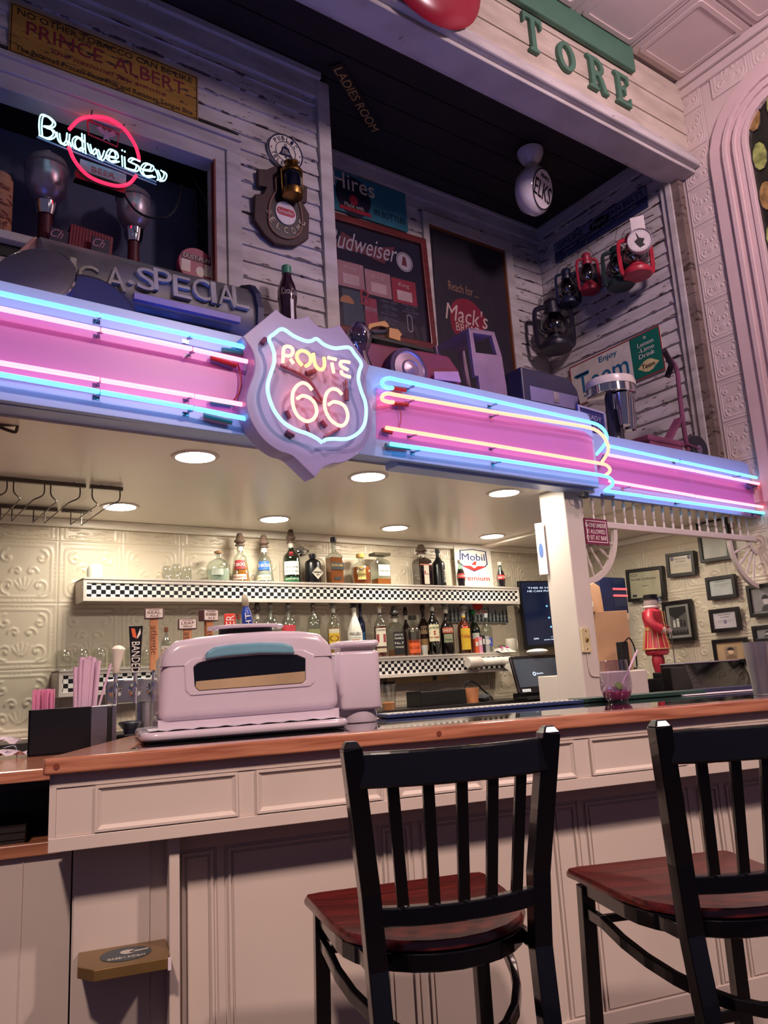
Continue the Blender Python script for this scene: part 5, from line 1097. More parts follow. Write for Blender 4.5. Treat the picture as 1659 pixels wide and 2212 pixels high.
# flip: lamp_band is drawn below the glass
bc_ = lp(*z2([(370, 885)])[0]); G().prism(oval(.068, .075, 26, bc_.x, bc_.y), .028, .036).obj('badge', col('white badge', (214, 206, 208), .3), t)
G().prism(rrect(.12, .048, .022, 4, bc_.x, bc_.y+.005), .036, .038).obj('red_lozenge', col('badge red', (176, 40, 60), .3), t); G().text('Schaefer', bc_.x, bc_.y+.005, .10, .022, .038).obj('lettering', col('white badge', (214, 206, 208), .3), t)
g = G(); g.arctext('WELCOME', bc_.x, bc_.y+.005, .115, math.radians(195), math.radians(345), .04, .028, .004, inner=True); g.obj('lettering', col('cream paint', (200, 184, 160)), t)
# big cola bottle on the ledge
p = at(621, 700, 1, 3.60); tz = at(618, 575, 1, 3.60).z; R = 21.5*(p-Vector((0, 0, CAMZ))).dot(CF)/FPX; H = tz-ZL
zbk = at(621, 735, 1, 3.60).z; H = tz-zbk
t = thing('display_block', 'dark block under the large cola bottle, behind the shield', 'block', Matrix.Translation((p.x, 3.60, ZL))); G().box(-.08, .08, -.08, .08, 0, zbk-ZL).obj('block', m_dark, t, bevel=.004)
t = thing('display_cola_bottle', 'large dark contoured cola bottle with green cap behind the shield sign', 'bottle', Matrix.Translation((p.x+.005, 3.60, zbk)))
G().lathe([(r*R, z*H*.97) for r, z in [(.8, 0), (.9, .03), (.9, .3), (.85, .42), (1, .56), (1, .66), (.85, .75), (.58, .84), (.42, .93), (.42, 1)]], 22).obj('glass_body', mat('dark cola glass', (44, 18, 36), .12, coat=.8), t, smooth=True)
G().lathe([(R*.44, H*.885), (R*.5, H*.89), (R*.5, H*.99), (R*.42, H)], 18).obj('cap', mat('green cap', (60, 130, 100), .4), t, smooth=True)
V, F = text_geo('Coca-Cola'); g = G(); g.add([Vector(((R+.002)*math.cos(-1.75+a[0]*1.7), (R+.002)*math.sin(-1.75+a[0]*1.7), H*.605+a[1]*H*.085+a[0]*.0)) for a in V], F).obj('lettering', col('white paint', (224, 220, 224)), t)
g = G(); g.add([Vector(((R*.93+.004)*math.cos(-1.6+x), (R*.93+.004)*math.sin(-1.6+x), z)) for z in (H*.2, H*.5) for x in (-.18, .18)], [(0, 1, 3, 2)]).obj('white_panel', col('white paint', (224, 220, 224)), t)
# turquoise root beer sign
M_, w_, h_ = sheet(1, 4.335, (640, 334), (878, 421), (879, 500), (640, 425))
t = thing('root_beer_sign', 'turquoise soda sign with navy disc and cream lettering under the ceiling', 'sign', M_); teal = mat('turquoise enamel', (52, 118, 138), .4, var=.1)
G().box(-w_/2, w_/2, -h_/2, h_/2, -.006, 0).obj('plate', teal, t, bevel=.001); lp = locpx(M_, 1, 4.335)
dc = lp(763, 420); G().prism(oval(.155, .165, 30, dc.x, dc.y-.02), 0, .0015).obj('navy_disc', col('navy print', (24, 26, 52)), t)
a_ = lp(764, 402); G().text('Hires', a_.x-.0, a_.y+.015, .37, .13, .002, .003).obj('lettering', col('cream print', (214, 204, 180)), t)
G().prism(oval(.038, .042, 14, dc.x+.0, dc.y-.05), .0015, .003).obj('red_spot', col('print red', (170, 40, 60)), t); G().box(dc.x-.13, dc.x+.15, dc.y-.15, dc.y-.12, .0015, .004).obj('red_ribbon', col('print red', (170, 40, 60)), t)
G().text('Made with', dc.x, dc.y-.1, .17, .035, .002).obj('lettering', col('cream print', (214, 204, 180)), t); b_ = lp(842, 469); G().text('IN BOTTLES', b_.x, b_.y, .29, .05, .001).text('S', lp(716, 422).x, lp(716, 422).y, .03, .05, .001).obj('lettering', col('navy print', (24, 26, 52)), t)
# framed beer menu mirror
M_, w_, h_ = sheet(1, 4.33, (690, 452), (925, 524), (931, 757), (690, 712))
t = thing('framed_beer_board', 'tall red brown framed dark beer poster board beside the corner post', 'picture', M_); fw = .055
o = [(-w_/2, -h_/2), (w_/2, -h_/2), (w_/2, h_/2), (-w_/2, h_/2)]; i_ = [(a-math.copysign(fw, a), b-math.copysign(fw, b)) for a, b in o]
G().ring(o, i_, -.02, .03).obj('frame', wood('red brown frame', (84, 30, 34), (112, 46, 46), .35), t, bevel=.006); G().box(-w_/2+fw, w_/2-fw, -h_/2+fw, h_/2-fw, -.02, .0).obj('poster', mat('dark blue slate print', (34, 32, 50), .3, coat=.5), t)
lp = locpx(M_, 1, 4.33)
def L2(x, y): return lp(690+x/6.144, 430+y/6.144)
a_, b_ = L2(590, 620), L2(590, 560)
G().prism([(L2(300, 430).x, L2(300, 430).y), (L2(600, 640).x, L2(600, 640).y), (L2(1000, 640).x, L2(1000, 640).y), (L2(860, 860).x, L2(860, 860).y), (L2(560, 720).x, L2(560, 720).y), (L2(210, 640).x, L2(210, 640).y)], 0, .001).obj('red_bow_print', col('dim red print', (86, 26, 44)), t)
G().text('Budweiser', a_.x, a_.y, .60, .15, .001, shear=.3).obj('lettering', col('silver print', (150, 144, 156)), t)
c_ = L2(1128, 838); G().ring(oval(.078, .08, 26, c_.x, c_.y), oval(.070, .072, 26, c_.x, c_.y), 0, .002).prism(oval(.066, .068, 24, c_.x, c_.y), 0, .0012).obj('round_badge', col('silver print', (150, 144, 156)), t); G().prism([(c_.x-.03, c_.y-.03), (c_.x+.02, c_.y-.035), (c_.x+.012, c_.y+.04), (c_.x-.012, c_.y+.045)], .0012, .003).obj('sock_print', col('dim red print', (110, 30, 44)), t)
for (x, y, cc, lb_) in ((415, 1010, (150, 110, 120), 0), (780, 1130, (150, 110, 120), 0), (1125, 1235, (130, 36, 56), 1)):
    c_ = L2(x, y); q = G().box(c_.x-.115, c_.x+.115, c_.y-.10, c_.y+.10, 0, .002).obj('label_print', col('label print %d' % lb_, cc), t)
    G().box(c_.x-.07, c_.x+.07, c_.y-.075, c_.y+.005, .002, .003).text('King', c_.x, c_.y+.05, .10, .04, .002).obj('print_block', col('pinkish print', (176, 150, 156)), t)
c_ = L2(610, 1310); G().text('B', c_.x, c_.y, .09, .12, .001).obj('lettering', col('dim red print 2', (130, 40, 56)), t)
c_ = L2(690, 1520); G().prism([(c_.x-.055, c_.y-.12), (c_.x, c_.y-.15), (c_.x+.055, c_.y-.12), (c_.x+.055, c_.y+.12), (c_.x-.055, c_.y+.12)], 0, .001).obj('shield_print', col('dim red print 3', (140, 50, 80)), t); G().text('PIONS', c_.x, c_.y+.03, .1, .035, .001).obj('lettering', col('silver print', (150, 144, 156)), t)
c_ = L2(455, 1500); G().box(c_.x-.09, c_.x+.08, c_.y-.2, c_.y+.17, 0, .001).obj('dark_teal_print', col('dark teal print', (48, 62, 80)), t); G().prism([(c_.x-.05+.06*math.cos(a), c_.y+.06+.06*math.sin(a)) for a in [math.pi*k/10 for k in range(11)]], .001, .002).obj('orange_print', col('orange print', (160, 110, 80)), t)
for (x, y) in ((920, 1370), (930, 1450), (920, 1530), (940, 1610), (1200, 1420), (1210, 1510)):
    c_ = L2(x, y); G().text('WORLD SERIES', c_.x, c_.y, .15, .018, .0).text('1903 1912', c_.x, c_.y-.03, .09, .014, .0).obj('lettering', col('grey print', (100, 100, 124)), t)
c_ = L2(1200, 1650); G().ring(rrect(.05, .14, .02, 3, c_.x, c_.y), rrect(.038, .125, .015, 3, c_.x, c_.y), 0, .002).obj('bottle_print', col('silver print', (150, 144, 156)), t)
# bread sign lettering on the dark board
z3 = lambda L: [(900+a/2.968, 280+b/2.968) for a, b in L]
M_ = FB(at(1010, 690, 1, 4.36)); lp = locpx(M_, 1, 4.36)
t = thing('bread_poster', 'dark bread poster with red blob and cream script in the back wall frame', 'poster', M_)
a_, b_ = lp(922, 487), lp(1088, 545); c_ = lp(1105, 810)
G().prism([(-.36, -.9), (c_.x-.03, -.9), (b_.x-.03, b_.y-.02), (a_.x+.05, b_.y-.02)], -.004, 0).obj('board', mat('dark violet print', (44, 38, 50), .45, var=.15), t)
bl = [lp(*p)[:2] for p in z3([(225, 1120), (270, 1085), (340, 1095), (400, 1150), (440, 1220), (430, 1290), (350, 1330), (250, 1310), (215, 1220)])]
G().prism([tuple(v[:2]) for v in catmull([(a, b, 0) for a, b in bl], 3, True)], 0, .001).obj('red_blob', col('poster red', (124, 30, 52)), t)
p_ = lp(*z3([(325, 1195)])[0]); G().text("Mack's", p_.x, p_.y, .44, .15, .001, shear=.2).obj('lettering', col('poster cream', (190, 168, 160)), t)
p_ = lp(*z3([(300, 1265)])[0]); G().text('BREAD', p_.x+.05, p_.y-.01, .26, .07, .001).obj('lettering', col('poster cream', (190, 168, 160)), t)
p_ = lp(*z3([(300, 1025)])[0]); G().text('Reach for ...', p_.x, p_.y, .32, .08, .0).obj('lettering', col('poster tan', (140, 104, 90)), t)
# ladies room sign on the ceiling
a_, b_ = at(728, 145, 2, ZU-.012), at(812, 284, 2, ZU-.012); xd = (b_-a_); M_ = frame((a_+b_)/2, xd, Vector((0, 0, -1)).cross(xd))
t = thing('ladies_room_sign', 'long narrow black sign with gold lettering fixed to the dark ceiling', 'sign', M_); w_ = xd.length
G().box(-w_/2-.02, w_/2+.02, -.045, .045, -.008, .0).obj('plate', m_blk, t); G().text('LADIES ROOM', 0, 0, w_*.97, .06, .0).obj('lettering', col('gold leaf', (190, 150, 90), .4), t)
# lit style glass globe (unlit) hanging
gc = at(1154, 412, 1, 3.58)
t = thing('gas_pump_globe', 'white round glass globe with black lodge lettering hanging from the dark ceiling', 'globe', Matrix.Translation((gc.x, 3.58, gc.z))); opal = mat('white opal glass', (222, 214, 218), .12, var=.03, coat=.6)
n_ = Vector((.25, -.93, -.28)).normalized(); MG = frame((0, 0, 0), Vector((0, 0, 1)).cross(n_)*1.0, (0, 0, 1)); xg = Vector((0, 0, 1)).cross(n_).normalized(); yg = n_.cross(xg); MG = Matrix.Identity(4)
for i in range(3): MG[i][0] = xg[i]; MG[i][1] = yg[i]; MG[i][2] = n_[i]
RG = .185
G().lathe([(.001, -.11), (RG*.5, -.105), (RG*.85, -.07), (RG, 0), (RG*.92, .05), (RG*.80, .07)], 32, T=MG).obj('globe_body', opal, t, smooth=True)
G().prism(oval(RG*.80, RG*.80, 36), .068, .075, MG).obj('lens', opal, t)
G().ring(oval(RG*.80, RG*.80, 36), oval(RG*.75, RG*.75, 36), .075, .078, MG).obj('black_ring', m_dark, t)
o = G().text('ELKS', 0, -.015, RG*1.28, RG*.66, .075, .003).text('HEARTS', 0, RG*.48, RG*.62, RG*.14, .075, .003).obj('lettering', m_dark, t, T=MG)
G().lathe([(.055, .16), (.06, .175), (.045, .19), (.045, .22), (.075, .25), (.095, .29), (.10, .33), (.07, .36), (.03, .37), (.02, ZU-gc.z-.01)], 24).obj('ceiling_fitter', opal, t, smooth=True)
G().lathe([(.05, .10), (.055, .165)], 16).obj('neck', opal, t, smooth=True)
# fan belt sign
M_, w_, h_ = sheet(0, 4.95, (1197, 527), (1395, 400), (1398, 446), (1199, 571))
t = thing('fan_belt_sign', 'long dark blue auto parts sign sloping along the top of the right clapboard wall', 'sign', M_)
G().box(-w_/2, w_/2, -h_/2, h_/2, -.008, 0).obj('plate', mat('dark blue enamel', (40, 46, 84), .35, var=.2), t, bevel=.001)
gr = col('grey blue print', (130, 134, 150)); G().box(-w_/2, w_/2, h_*.02, h_*.46, 0, .0008).obj('pale_stripe', col('slate stripe', (104, 110, 138)), t)
G().text('GENUINE', -w_*.31, h_*.24, w_*.30, h_*.26, .001).text('FAN BELTS', w_*.29, h_*.24, w_*.36, h_*.26, .001).obj('lettering', m_dark, t)
G().prism(oval(w_*.11, h_*.24, 24, w_*.02, h_*.16), .001, .002).obj('oval_badge', m_dark, t); G().text('Ford', w_*.02, h_*.16, w_*.14, h_*.22, .002, shear=.3).text('QUIET  STRONG  LAST LONGER', 0, -h_*.14, w_*.8, h_*.13, .001).obj('lettering', gr, t)
# lime drink sign
M_, w_, h_ = sheet(0, 4.95, (1232, 792), (1425.6, 703), (1436, 795.5), (1238, 884))
t = thing('lime_drink_sign', 'white and green lemon lime soda sign low on the right clapboard wall', 'sign', M_)
G().box(-w_/2, w_/2, -h_/2, h_/2, -.006, 0).obj('plate', col('cream enamel', (206, 200, 194), .35), t); x0 = w_*.19
G().box(x0, w_/2-.012, -h_/2+.01, h_/2-.01, 0, .001).obj('green_panel', col('bottle green enamel', (20, 104, 88), .35), t)
G().ring([(-w_/2, -h_/2), (w_/2, -h_/2), (w_/2, h_/2), (-w_/2, h_/2)], [(-w_/2+.009, -h_/2+.009), (w_/2-.009, -h_/2+.009), (w_/2-.009, h_/2-.009), (-w_/2+.009, h_/2-.009)], 0, .002).obj('red_rim', col('rust red rim', (140, 50, 50)), t)
blu = col('teal blue enamel', (22, 96, 138)); G().text('Enjoy', -w_*.05, h_*.33, w_*.20, h_*.17, .001).obj('lettering', blu, t)
G().text('Teem', -w_*.14, -h_*.02, w_*.58, h_*.46, .001).box(-w_*.45, -w_*.28, h_*.18, h_*.24, .001, .003).obj('lettering', blu, t); G().text('TRADE MARK  PEPSI-COLA COMPANY', -w_*.12, -h_*.33, w_*.5, h_*.04, .001).obj('lettering', blu, t)
cr_ = col('cream enamel', (206, 200, 194), .35); xc = (x0+w_/2)/2
for k, s_ in enumerate(('a', 'Lemon', '-Lime', 'Drink')): G().text(s_, xc, h_*(.38-.13*k), w_*(.03 if k == 0 else .16), h_*(.06 if k == 0 else .10), .001).obj('lettering', cr_, t)
G().prism([(xc-w_*.11, -h_*.26)]+[(xc+w_*.075*math.cos(a), -h_*.26+h_*.14*math.sin(a)) for a in [math.radians(150-30*k) for k in range(5)]]+[(xc+w_*.11, -h_*.26)]+[(xc+w_*.075*math.cos(a), -h_*.26+h_*.14*math.sin(a)) for a in [math.radians(-30-30*k) for k in range(5)]], .001, .002).obj('lemon_print', col('pale lemon', (206, 190, 140)), t); G().text('Teem', xc, -h_*.26, w_*.13, h_*.11, .002).obj('lettering', m_dark, t)
# hanging scale
pc, pr = at(1382, 521, 0, 4.70), at(1382, 547, 0, 4.70); R = (pc.z-pr.z)*.98
t = thing('hanging_scale', 'round white dial hanging scale beside the red lantern', 'scale', frame(pc, (.55, -.83, 0), (-.12, -.08, 1))); face_ = mat('white dial enamel', (216, 208, 204), .3)
MS = frame((0, 0, 0), (1, 0, 0), (0, 1, 0)); tilt = Matrix.Identity(4)
G().lathe([(R, -.03), (R, .02), (R*.93, .026), (R*.93, .02), (.001, .02)], 32, cap=False, T=tilt).obj('dial_case', face_, t, smooth=True)
G().ring(oval(R*1.0, R*1.0, 32), oval(R*.93, R*.93, 32), .02, .028, tilt).obj('bezel', m_urn, t)
g = G()
for k in range(24): a = 2*math.pi*k/24; g.prism([(R*.78*math.cos(a)-.002, R*.78*math.sin(a)), (R*.78*math.cos(a)+.002, R*.78*math.sin(a)), (R*.88*math.cos(a), R*.88*math.sin(a))], .0205, .022, tilt)
o = g.obj('tick_marks', col('grey print', (100, 100, 124)), t); o['kind'] = 'stuff'
G().prism([(-.02, .7*R), (0, .2*R), (.035, .05*R), (.02, -.3*R), (.035, -.45*R), (0, -.6*R), (-.02, -.3*R), (-.035, .0), (-.01, .2*R)], .022, .026, tilt).obj('pointer', m_dark, t)
G().box(-.05, .05, R*.9, R+.10, -.035, -.0).obj('hanger_plate', face_, t, bevel=.004); G().tube([(0, R+.06, -.01), (.12, R+.16, -.20)], .004, 6).obj('hook', m_dark, t)
# lanterns
def lantern(label, px, ytop, ybot, X, wf, colr, rot=0, glassy=True, tilt=0.0):
    a, b = at(px, ytop, 0, X), at(px, ybot, 0, X); H = a.z-b.z; R = H*wf/2
    mc = mat('lantern paint %d %d %d' % colr, colr, .4, var=.25, scale=10)
    M = Matrix.Translation(((a.x+b.x)/2, (a.y+b.y)/2, b.z)) @ Matrix.Rotation(rot, 4, 'Z') @ Matrix.Rotation(tilt, 4, 'X')
    t = thing('barn_lantern', label, 'lantern', M, 'old lanterns hung on the right wall')
    G().lathe([(R*.74, 0), (R*.78, H*.02), (R*.78, H*.10), (R*.6, H*.18), (R*.4, H*.20), (R*.38, H*.26)], 20).obj('fuel_tank', mc, t, smooth=True)
    G().lathe([(R*.40, H*.26), (R*.66, H*.34), (R*.72, H*.44), (R*.6, H*.56), (R*.40, H*.68)], 18, cap=False).obj('globe_glass', glassm('smoky lantern glass', (150, 140, 150), .3), t, smooth=True)
    G().lathe([(R*.38, H*.26), (R*.30, H*.32), (R*.12, H*.34)], 12).obj('burner', m_dark, t, smooth=True)
    G().lathe([(R*.40, H*.68), (R*.44, H*.74), (R*.34, H*.76), (R*.34, H*.90), (R*.40, H*.92), (R*.28, H*.97), (R*.05, H*.98)], 16).obj('chimney_cap', mc, t, smooth=True)
    for s in (-1, 1): G().tube(catmull([(s*R*.7, 0, H*.05), (s*R*.86, 0, H*.16), (s*R*.86, 0, H*.72), (s*R*.6, 0, H*.82), (s*R*.3, 0, H*.84)], 5), R*.12, 6).obj('side_tube', mc, t, smooth=True)
    G().tube(catmull([(-R*.8, 0, H*.7), (-R*.5, 0, H*1.02), (0, 0, H*1.12), (R*.5, 0, H*1.02), (R*.8, 0, H*.7)], 6), .0022, 5).tube([(0, 0, H*1.12), (.03, 0, H*1.12+.10)], .002, 5).obj('wire_bail', m_dark, t)
    return t
lantern('dark blue barn lantern hanging left of the small red lantern', 1226, 577, 662, 4.86, .64, (28, 32, 60), -.6)
lantern('small red barn lantern between the dark blue and dark green lanterns', 1270, 543, 634, 4.87, .56, (150, 36, 56), -.6)
lantern('large dark green lantern partly behind the big red one', 1335, 528, 624, 4.80, .74, (34, 50, 50), -.6, tilt=.0)
lantern('large bright red lantern just behind the dial scale', 1372, 500, 600, 4.78, .78, (176, 40, 60), -.6)
lantern('big dark globe lantern nearest the corner, lowest of the row', 1196, 642, 760, 4.78, .76, (34, 30, 46), -.6)
# steel milk shake mixer
p = at(1318, 832, 1, 3.02); Z0 = ZL
t = thing('drink_mixer', 'chrome soda fountain mixer with round pale lid and two steel cups on the ledge', 'mixer', Matrix.Translation((p.x, 3.02, Z0))); H = p.z-Z0
G().lathe([(.155, H-.03), (.158, H-.005), (.15, H+.022), (.12, H+.03), (.001, H+.032)], 32, cap=False).obj('lid', mat('aged cream plastic', (204, 194, 190), .3), t, smooth=True)
G().lathe([(.145, H-.085), (.152, H-.08), (.152, H-.03), (.145, H-.03)], 32).obj('chrome_band', m_chrome, t, smooth=True)
G().lathe([(.12, 0), (.12, .03), (.07, .05), (.05, .08), (.045, H-.08)], 20).obj('motor_column', col('dark motor housing', (44, 44, 66), .3), t, smooth=True)
for i, (dx, dy) in enumerate(((-.02, -.09), (.095, -.04))): G().lathe([(.034, H-.30), (.05, H-.10), (.052, H-.095)], 18, (dx, dy, 0)).obj('steel_cup', m_chrome, t, smooth=True)
G().tube(catmull([(.145, -.05, H-.1), (.155, -.05, H-.2), (.14, -.05, H-.26)], 4), .005, 6).obj('cup_clip', m_chrome, t); 
for dx in (-.09, -.06): G().tube([(dx, -.08, H-.1), (dx, -.08, H-.2)], .004, 6).obj('spindle_rod', m_chrome, t)
M_, w_, h_ = sheet(1, 2.86, (1252, 884), (1306, 878), (1312, 960), (1250, 950)); w_ *= 1.1
t = thing('stone_sign', 'small navy sign with white rim in front of the drink mixer', 'sign', frame(Vector((M_.translation.x, 2.86, ZL+h_/2+.0)), (1, .1, 0), (0, 0, 1)))
G().box(-w_/2, w_/2, -h_/2, h_/2, -.01, 0).obj('plate', col('navy board', (40, 44, 110), .4), t); G().ring([(-w_/2, -h_/2), (w_/2, -h_/2), (w_/2, h_/2), (-w_/2, h_/2)], [(-w_/2+.012, -h_/2+.012), (w_/2-.012, -h_/2+.012), (w_/2-.012, h_/2-.012), (-w_/2+.012, h_/2-.012)], 0, .006).obj('rim', col('lilac rim', (150, 146, 190)), t)
G().text('STEADY', .0, h_*.25, w_*.7, h_*.14, .0).text('STONE', .0, h_*.02, w_*.62, h_*.14, .0).obj('lettering', col('lilac rim', (150, 146, 190)), t)
# kick scooter
t = thing('kick_scooter', 'old rust red kick scooter with dark grips at the right end of the ledge', 'scooter', Matrix.Translation((4.7, 3.0, ZL))); bpy.context.view_layer.update(); sc_ = mat('rust red scooter paint', (116, 60, 92), .5, var=.25)
S = lambda x, y, yy=3.0: at(x, y, 1, yy)
kid(G().tube(catmull([S(1447, 775), S(1462, 800), S(1468, 850), S(1478, 930), S(1487, 975)], 5), .016, 8).obj('steering_stem', sc_, None, smooth=True), t)
kid(G().tube([S(1452, 790, 2.99), S(1434, 757, 2.95)], .02, 8).tube([S(1450, 790, 3.01), S(1441, 815, 3.06)], .02, 8).obj('handle_grip', col('dark grip rubber', (40, 24, 40), .7), None, smooth=True), t)
wc = S(1506, 972); MWh = Matrix.Translation(wc) @ Matrix.Rotation(math.pi/2, 4, 'X')
kid(G().lathe([(.075, -.02), (.095, -.022), (.10, 0), (.095, .022), (.075, .02)], 24, T=MWh).obj('tyre', col('dull dark rubber', (40, 36, 50), .8), None, smooth=True), t)
kid(G().lathe([(.02, -.024), (.05, -.012), (.075, -.016), (.075, .016), (.05, .012), (.02, .024)], 20, T=MWh).obj('wheel_disc', col('dull lilac metal', (110, 100, 130), .5), None, smooth=True), t)
d0, d1 = S(1385, 955), S(1462, 958)
kid(G().box(d0.x, d1.x, 2.94, 3.06, d1.z-.04, d1.z+.0).obj('deck', sc_, None, bevel=.01), t); kid(G().bar(S(1440, 955), S(1466, 905), .06, .02).obj('splash_board', sc_, None), t); kid(G().bar(S(1478, 960), S(1506, 972), .05, .012).obj('fork', sc_, None), t)
kid(G().box(d0.x+.02, d1.x-.02, 2.95, 3.05, ZL, d1.z-.04).obj('underframe', sc_, None), t)
# black tank
a_, b_ = S(1104, 868, 3.35), S(1226, 868, 3.35); zt = S(1165, 820, 3.35).z
t = thing('dark_tank', 'dark rounded tank with a pale strip standing at the right of the ledge', 'tank', Matrix.Translation(((a_.x+b_.x)/2, 3.35, ZL))); hw = (b_.x-a_.x)/2; H = zt-ZL
G().prism([(-hw, 0), (hw, 0), (hw, H*.72), (hw-.02, H*.88), (hw-.07, H*.97), (hw-.12, H), (-hw, H)], -.11, .11, Matrix.Rotation(math.pi/2, 4, 'X')).obj('tank_body', mat('dark blue black tank', (36, 36, 66), .35), t, bevel=.01)
G().box(-hw+.06, hw-.03, -.114, -.11, H*.64, H*.80).obj('pale_strip', col('pale lilac metal', (120, 112, 150), .4), t); G().box(.0, .05, -.118, -.114, H*.67, H*.79).obj('latch', m_urn, t)
G().lathe([(hw*.6, 0), (hw*.55, .02), (hw*.2, .05), (.02, .055)], 16, (0.02, 0, H), sy=.4).obj('lid_hump', mat('dark blue black tank', (36, 36, 66), .35), t, smooth=True)
# pedal car cab (grey)
z9 = lambda L: [(960+a/5.925, 660+b/5.925) for a, b in L]
def poly(L, y, zf=z9): return [(at(*p, 1, y).x, at(*p, 1, y).z) for p in zf(L)]
t = thing('toy_truck', 'faded grey pink toy truck cab with open windows behind the sign', 'toy truck', Matrix.Translation((3.15, 3.3, ZL))); bpy.context.view_layer.update(); tk = mat('faded toy truck paint', (134, 108, 128), .5, var=.25, scale=4)
oc = poly([(310, 280), (640, 340), (735, 640), (800, 1060)], 3.3); oc.append((oc[-1][0]+.0, ZL)); oc.append((poly([(390, 900)], 3.3)[0][0], ZL)); 
ic = poly([(365, 350), (605, 385), (675, 635), (405, 600)], 3.3)
# door side built as bars and panels around the open window
def quad(L, y, d, name, mt, zf=z9, par=None):
    P = poly(L, y, zf); return kid(G().prism(P, y, y+d, T0).obj(name, mt, None, bevel=.003), par or t)
quad([(310, 280), (640, 340), (605, 385), (365, 350)], 3.3, .03, 'roof_rail', tk); quad([(310, 280), (365, 350), (405, 600), (440, 900), (390, 900)], 3.3, .03, 'front_pillar', tk); quad([(605, 385), (640, 340), (735, 640), (675, 635)], 3.3, .03, 'rear_pillar', tk)
P = poly([(405, 600), (735, 640), (800, 1060)], 3.3); P += [(P[-1][0], ZL), (P[0][0]+.02, ZL)]; kid(G().prism(P, 3.3, 3.33, T0).obj('door_panel', tk, None, bevel=.003), t)
r0 = at(*z9([(310, 280)])[0], 1, 3.3); r1 = at(*z9([(640, 340)])[0], 1, 3.3)
kid(G().hexa([r0+Vector((0, 0, -.01)), r1+Vector((0, 0, -.01)), r1+Vector((0, .32, -.01)), r0+Vector((0, .32, -.01)), r0, r1, r1+Vector((0, .32, 0)), r0+Vector((0, .32, 0))]).obj('roof', tk, None), t)
kid(G().bar(r0+Vector((0, .32, 0)), Vector((r0.x+.08, 3.62, ZL)), .03, .03, up=(0, 1, 0)).bar(r1+Vector((0, .32, 0)), Vector((r1.x+.1, 3.62, ZL)), .03, .03, up=(0, 1, 0)).obj('far_pillar', tk, None), t)
# red pedal car in the middle
z7 = lambda L: [(720+a/5.925, 640+b/5.925) for a, b in L]
t = thing('red_pedal_car', 'dull red pedal car body with pale round wheel behind the shield', 'pedal car', Matrix.Translation((2.6, 3.2, ZL))); bpy.context.view_layer.update(); rc = mat('dull red pedal car paint', (110, 34, 62), .4, var=.2, scale=4)
P = poly([(250, 640), (420, 570), (780, 640), (1180, 700), (1480, 760), (1620, 960)], 3.25, z7); P += [(P[-1][0], ZL+.003), (P[0][0], ZL+.003)]
kid(G().prism(P, 3.25, 3.55, T0).obj('car_body', rc, None, bevel=.015), t)
wc = at(*z7([(930, 960)])[0], 1, 3.20); rw = wc.z-at(*z7([(930, 1240)])[0], 1, 3.20).z; MWh = Matrix.Translation((wc.x, 3.2, wc.z)) @ Matrix.Rotation(math.pi/2, 4, 'X')
kid(G().lathe([(rw*.78, -.03), (rw*.97, -.03), (rw, 0), (rw*.97, .03), (rw*.78, .03)], 32, T=MWh).obj('tyre', col('plum rubber', (64, 40, 66), .7), None, smooth=True), t)
kid(G().lathe([(rw*.05, .06), (rw*.35, .045), (rw*.38, .05), (rw*.42, .035), (rw*.75, .03), (rw*.8, .036), (rw*.8, -.02)], 32, T=MWh).obj('hub_cap', mat('dull silver pink hub', (150, 128, 140), .35, .6), None, smooth=True), t)
quad([(1290, 960), (1600, 960), (1640, 1100), (1300, 1060)], 3.22, .01, 'licence_plate', col('faded pink plate', (170, 130, 160), .5), z7)
# yellow toy on a dark shelf board in front of the framed board
t = thing('yellow_toy', 'orange yellow tin toy with folded arm lying on top of the pedal car', 'toy', at(840, 720, 1, 3.6)); bpy.context.view_layer.update(); yl = mat('orange yellow tin', (196, 146, 92), .5, var=.1)
quad([(440, 420), (460, 350), (560, 330), (660, 310), (700, 350), (720, 385), (690, 400), (620, 380), (560, 385), (500, 400), (460, 440)], 3.56, .05, 'toy_arm', yl, z7)
quad([(720, 400), (830, 420), (885, 490), (860, 515), (865, 575), (715, 530)], 3.55, .05, 'toy_bucket', yl, z7); quad([(460, 430), (720, 420), (715, 470), (520, 470)], 3.58, .04, 'toy_base', col('navy tin', (34, 34, 60), .4), z7)
a_, b_ = at(*z7([(380, 440)])[0], 1, 3.6), at(*z7([(1180, 640)])[0], 1, 3.6)
zsb = at(*z7([(700, 560)])[0], 1, 3.56).z-.01
t = thing('plank_shelf', 'dark plank shelf on blocks carrying the yellow toy', 'shelf', Matrix.Translation(((a_.x+b_.x)/2, 3.62, zsb))); hw = (b_.x-a_.x)/2
G().box(-hw, hw, -.1, .12, -.025, 0).obj('plank', m_dark, t, bevel=.003); G().box(-hw+.05, -hw+.1, .0, .1, ZL-zsb, -.025).obj('block', m_dark, t); G().box(hw-.1, hw-.05, .0, .1, ZL-zsb, -.025).obj('block', m_dark, t)
# glass decanter beside shield
p = at(778, 750, 1, 3.1); t = thing('glass_decanter', 'knobbly clear glass decanter beside the right shoulder of the shield', 'decanter', Matrix.Translation((p.x, 3.1, ZL))); H = at(775, 700, 1, 3.1).z-ZL
G().lathe([(.06, 0), (.075, .03), (.075, H*.45), (.05, H*.6), (.035, H*.7), (.06, H*.8), (.065, H*.9), (.03, H)], 14).obj('glass_body', glassm('violet clear glass', (190, 180, 215), .35), t, smooth=True)
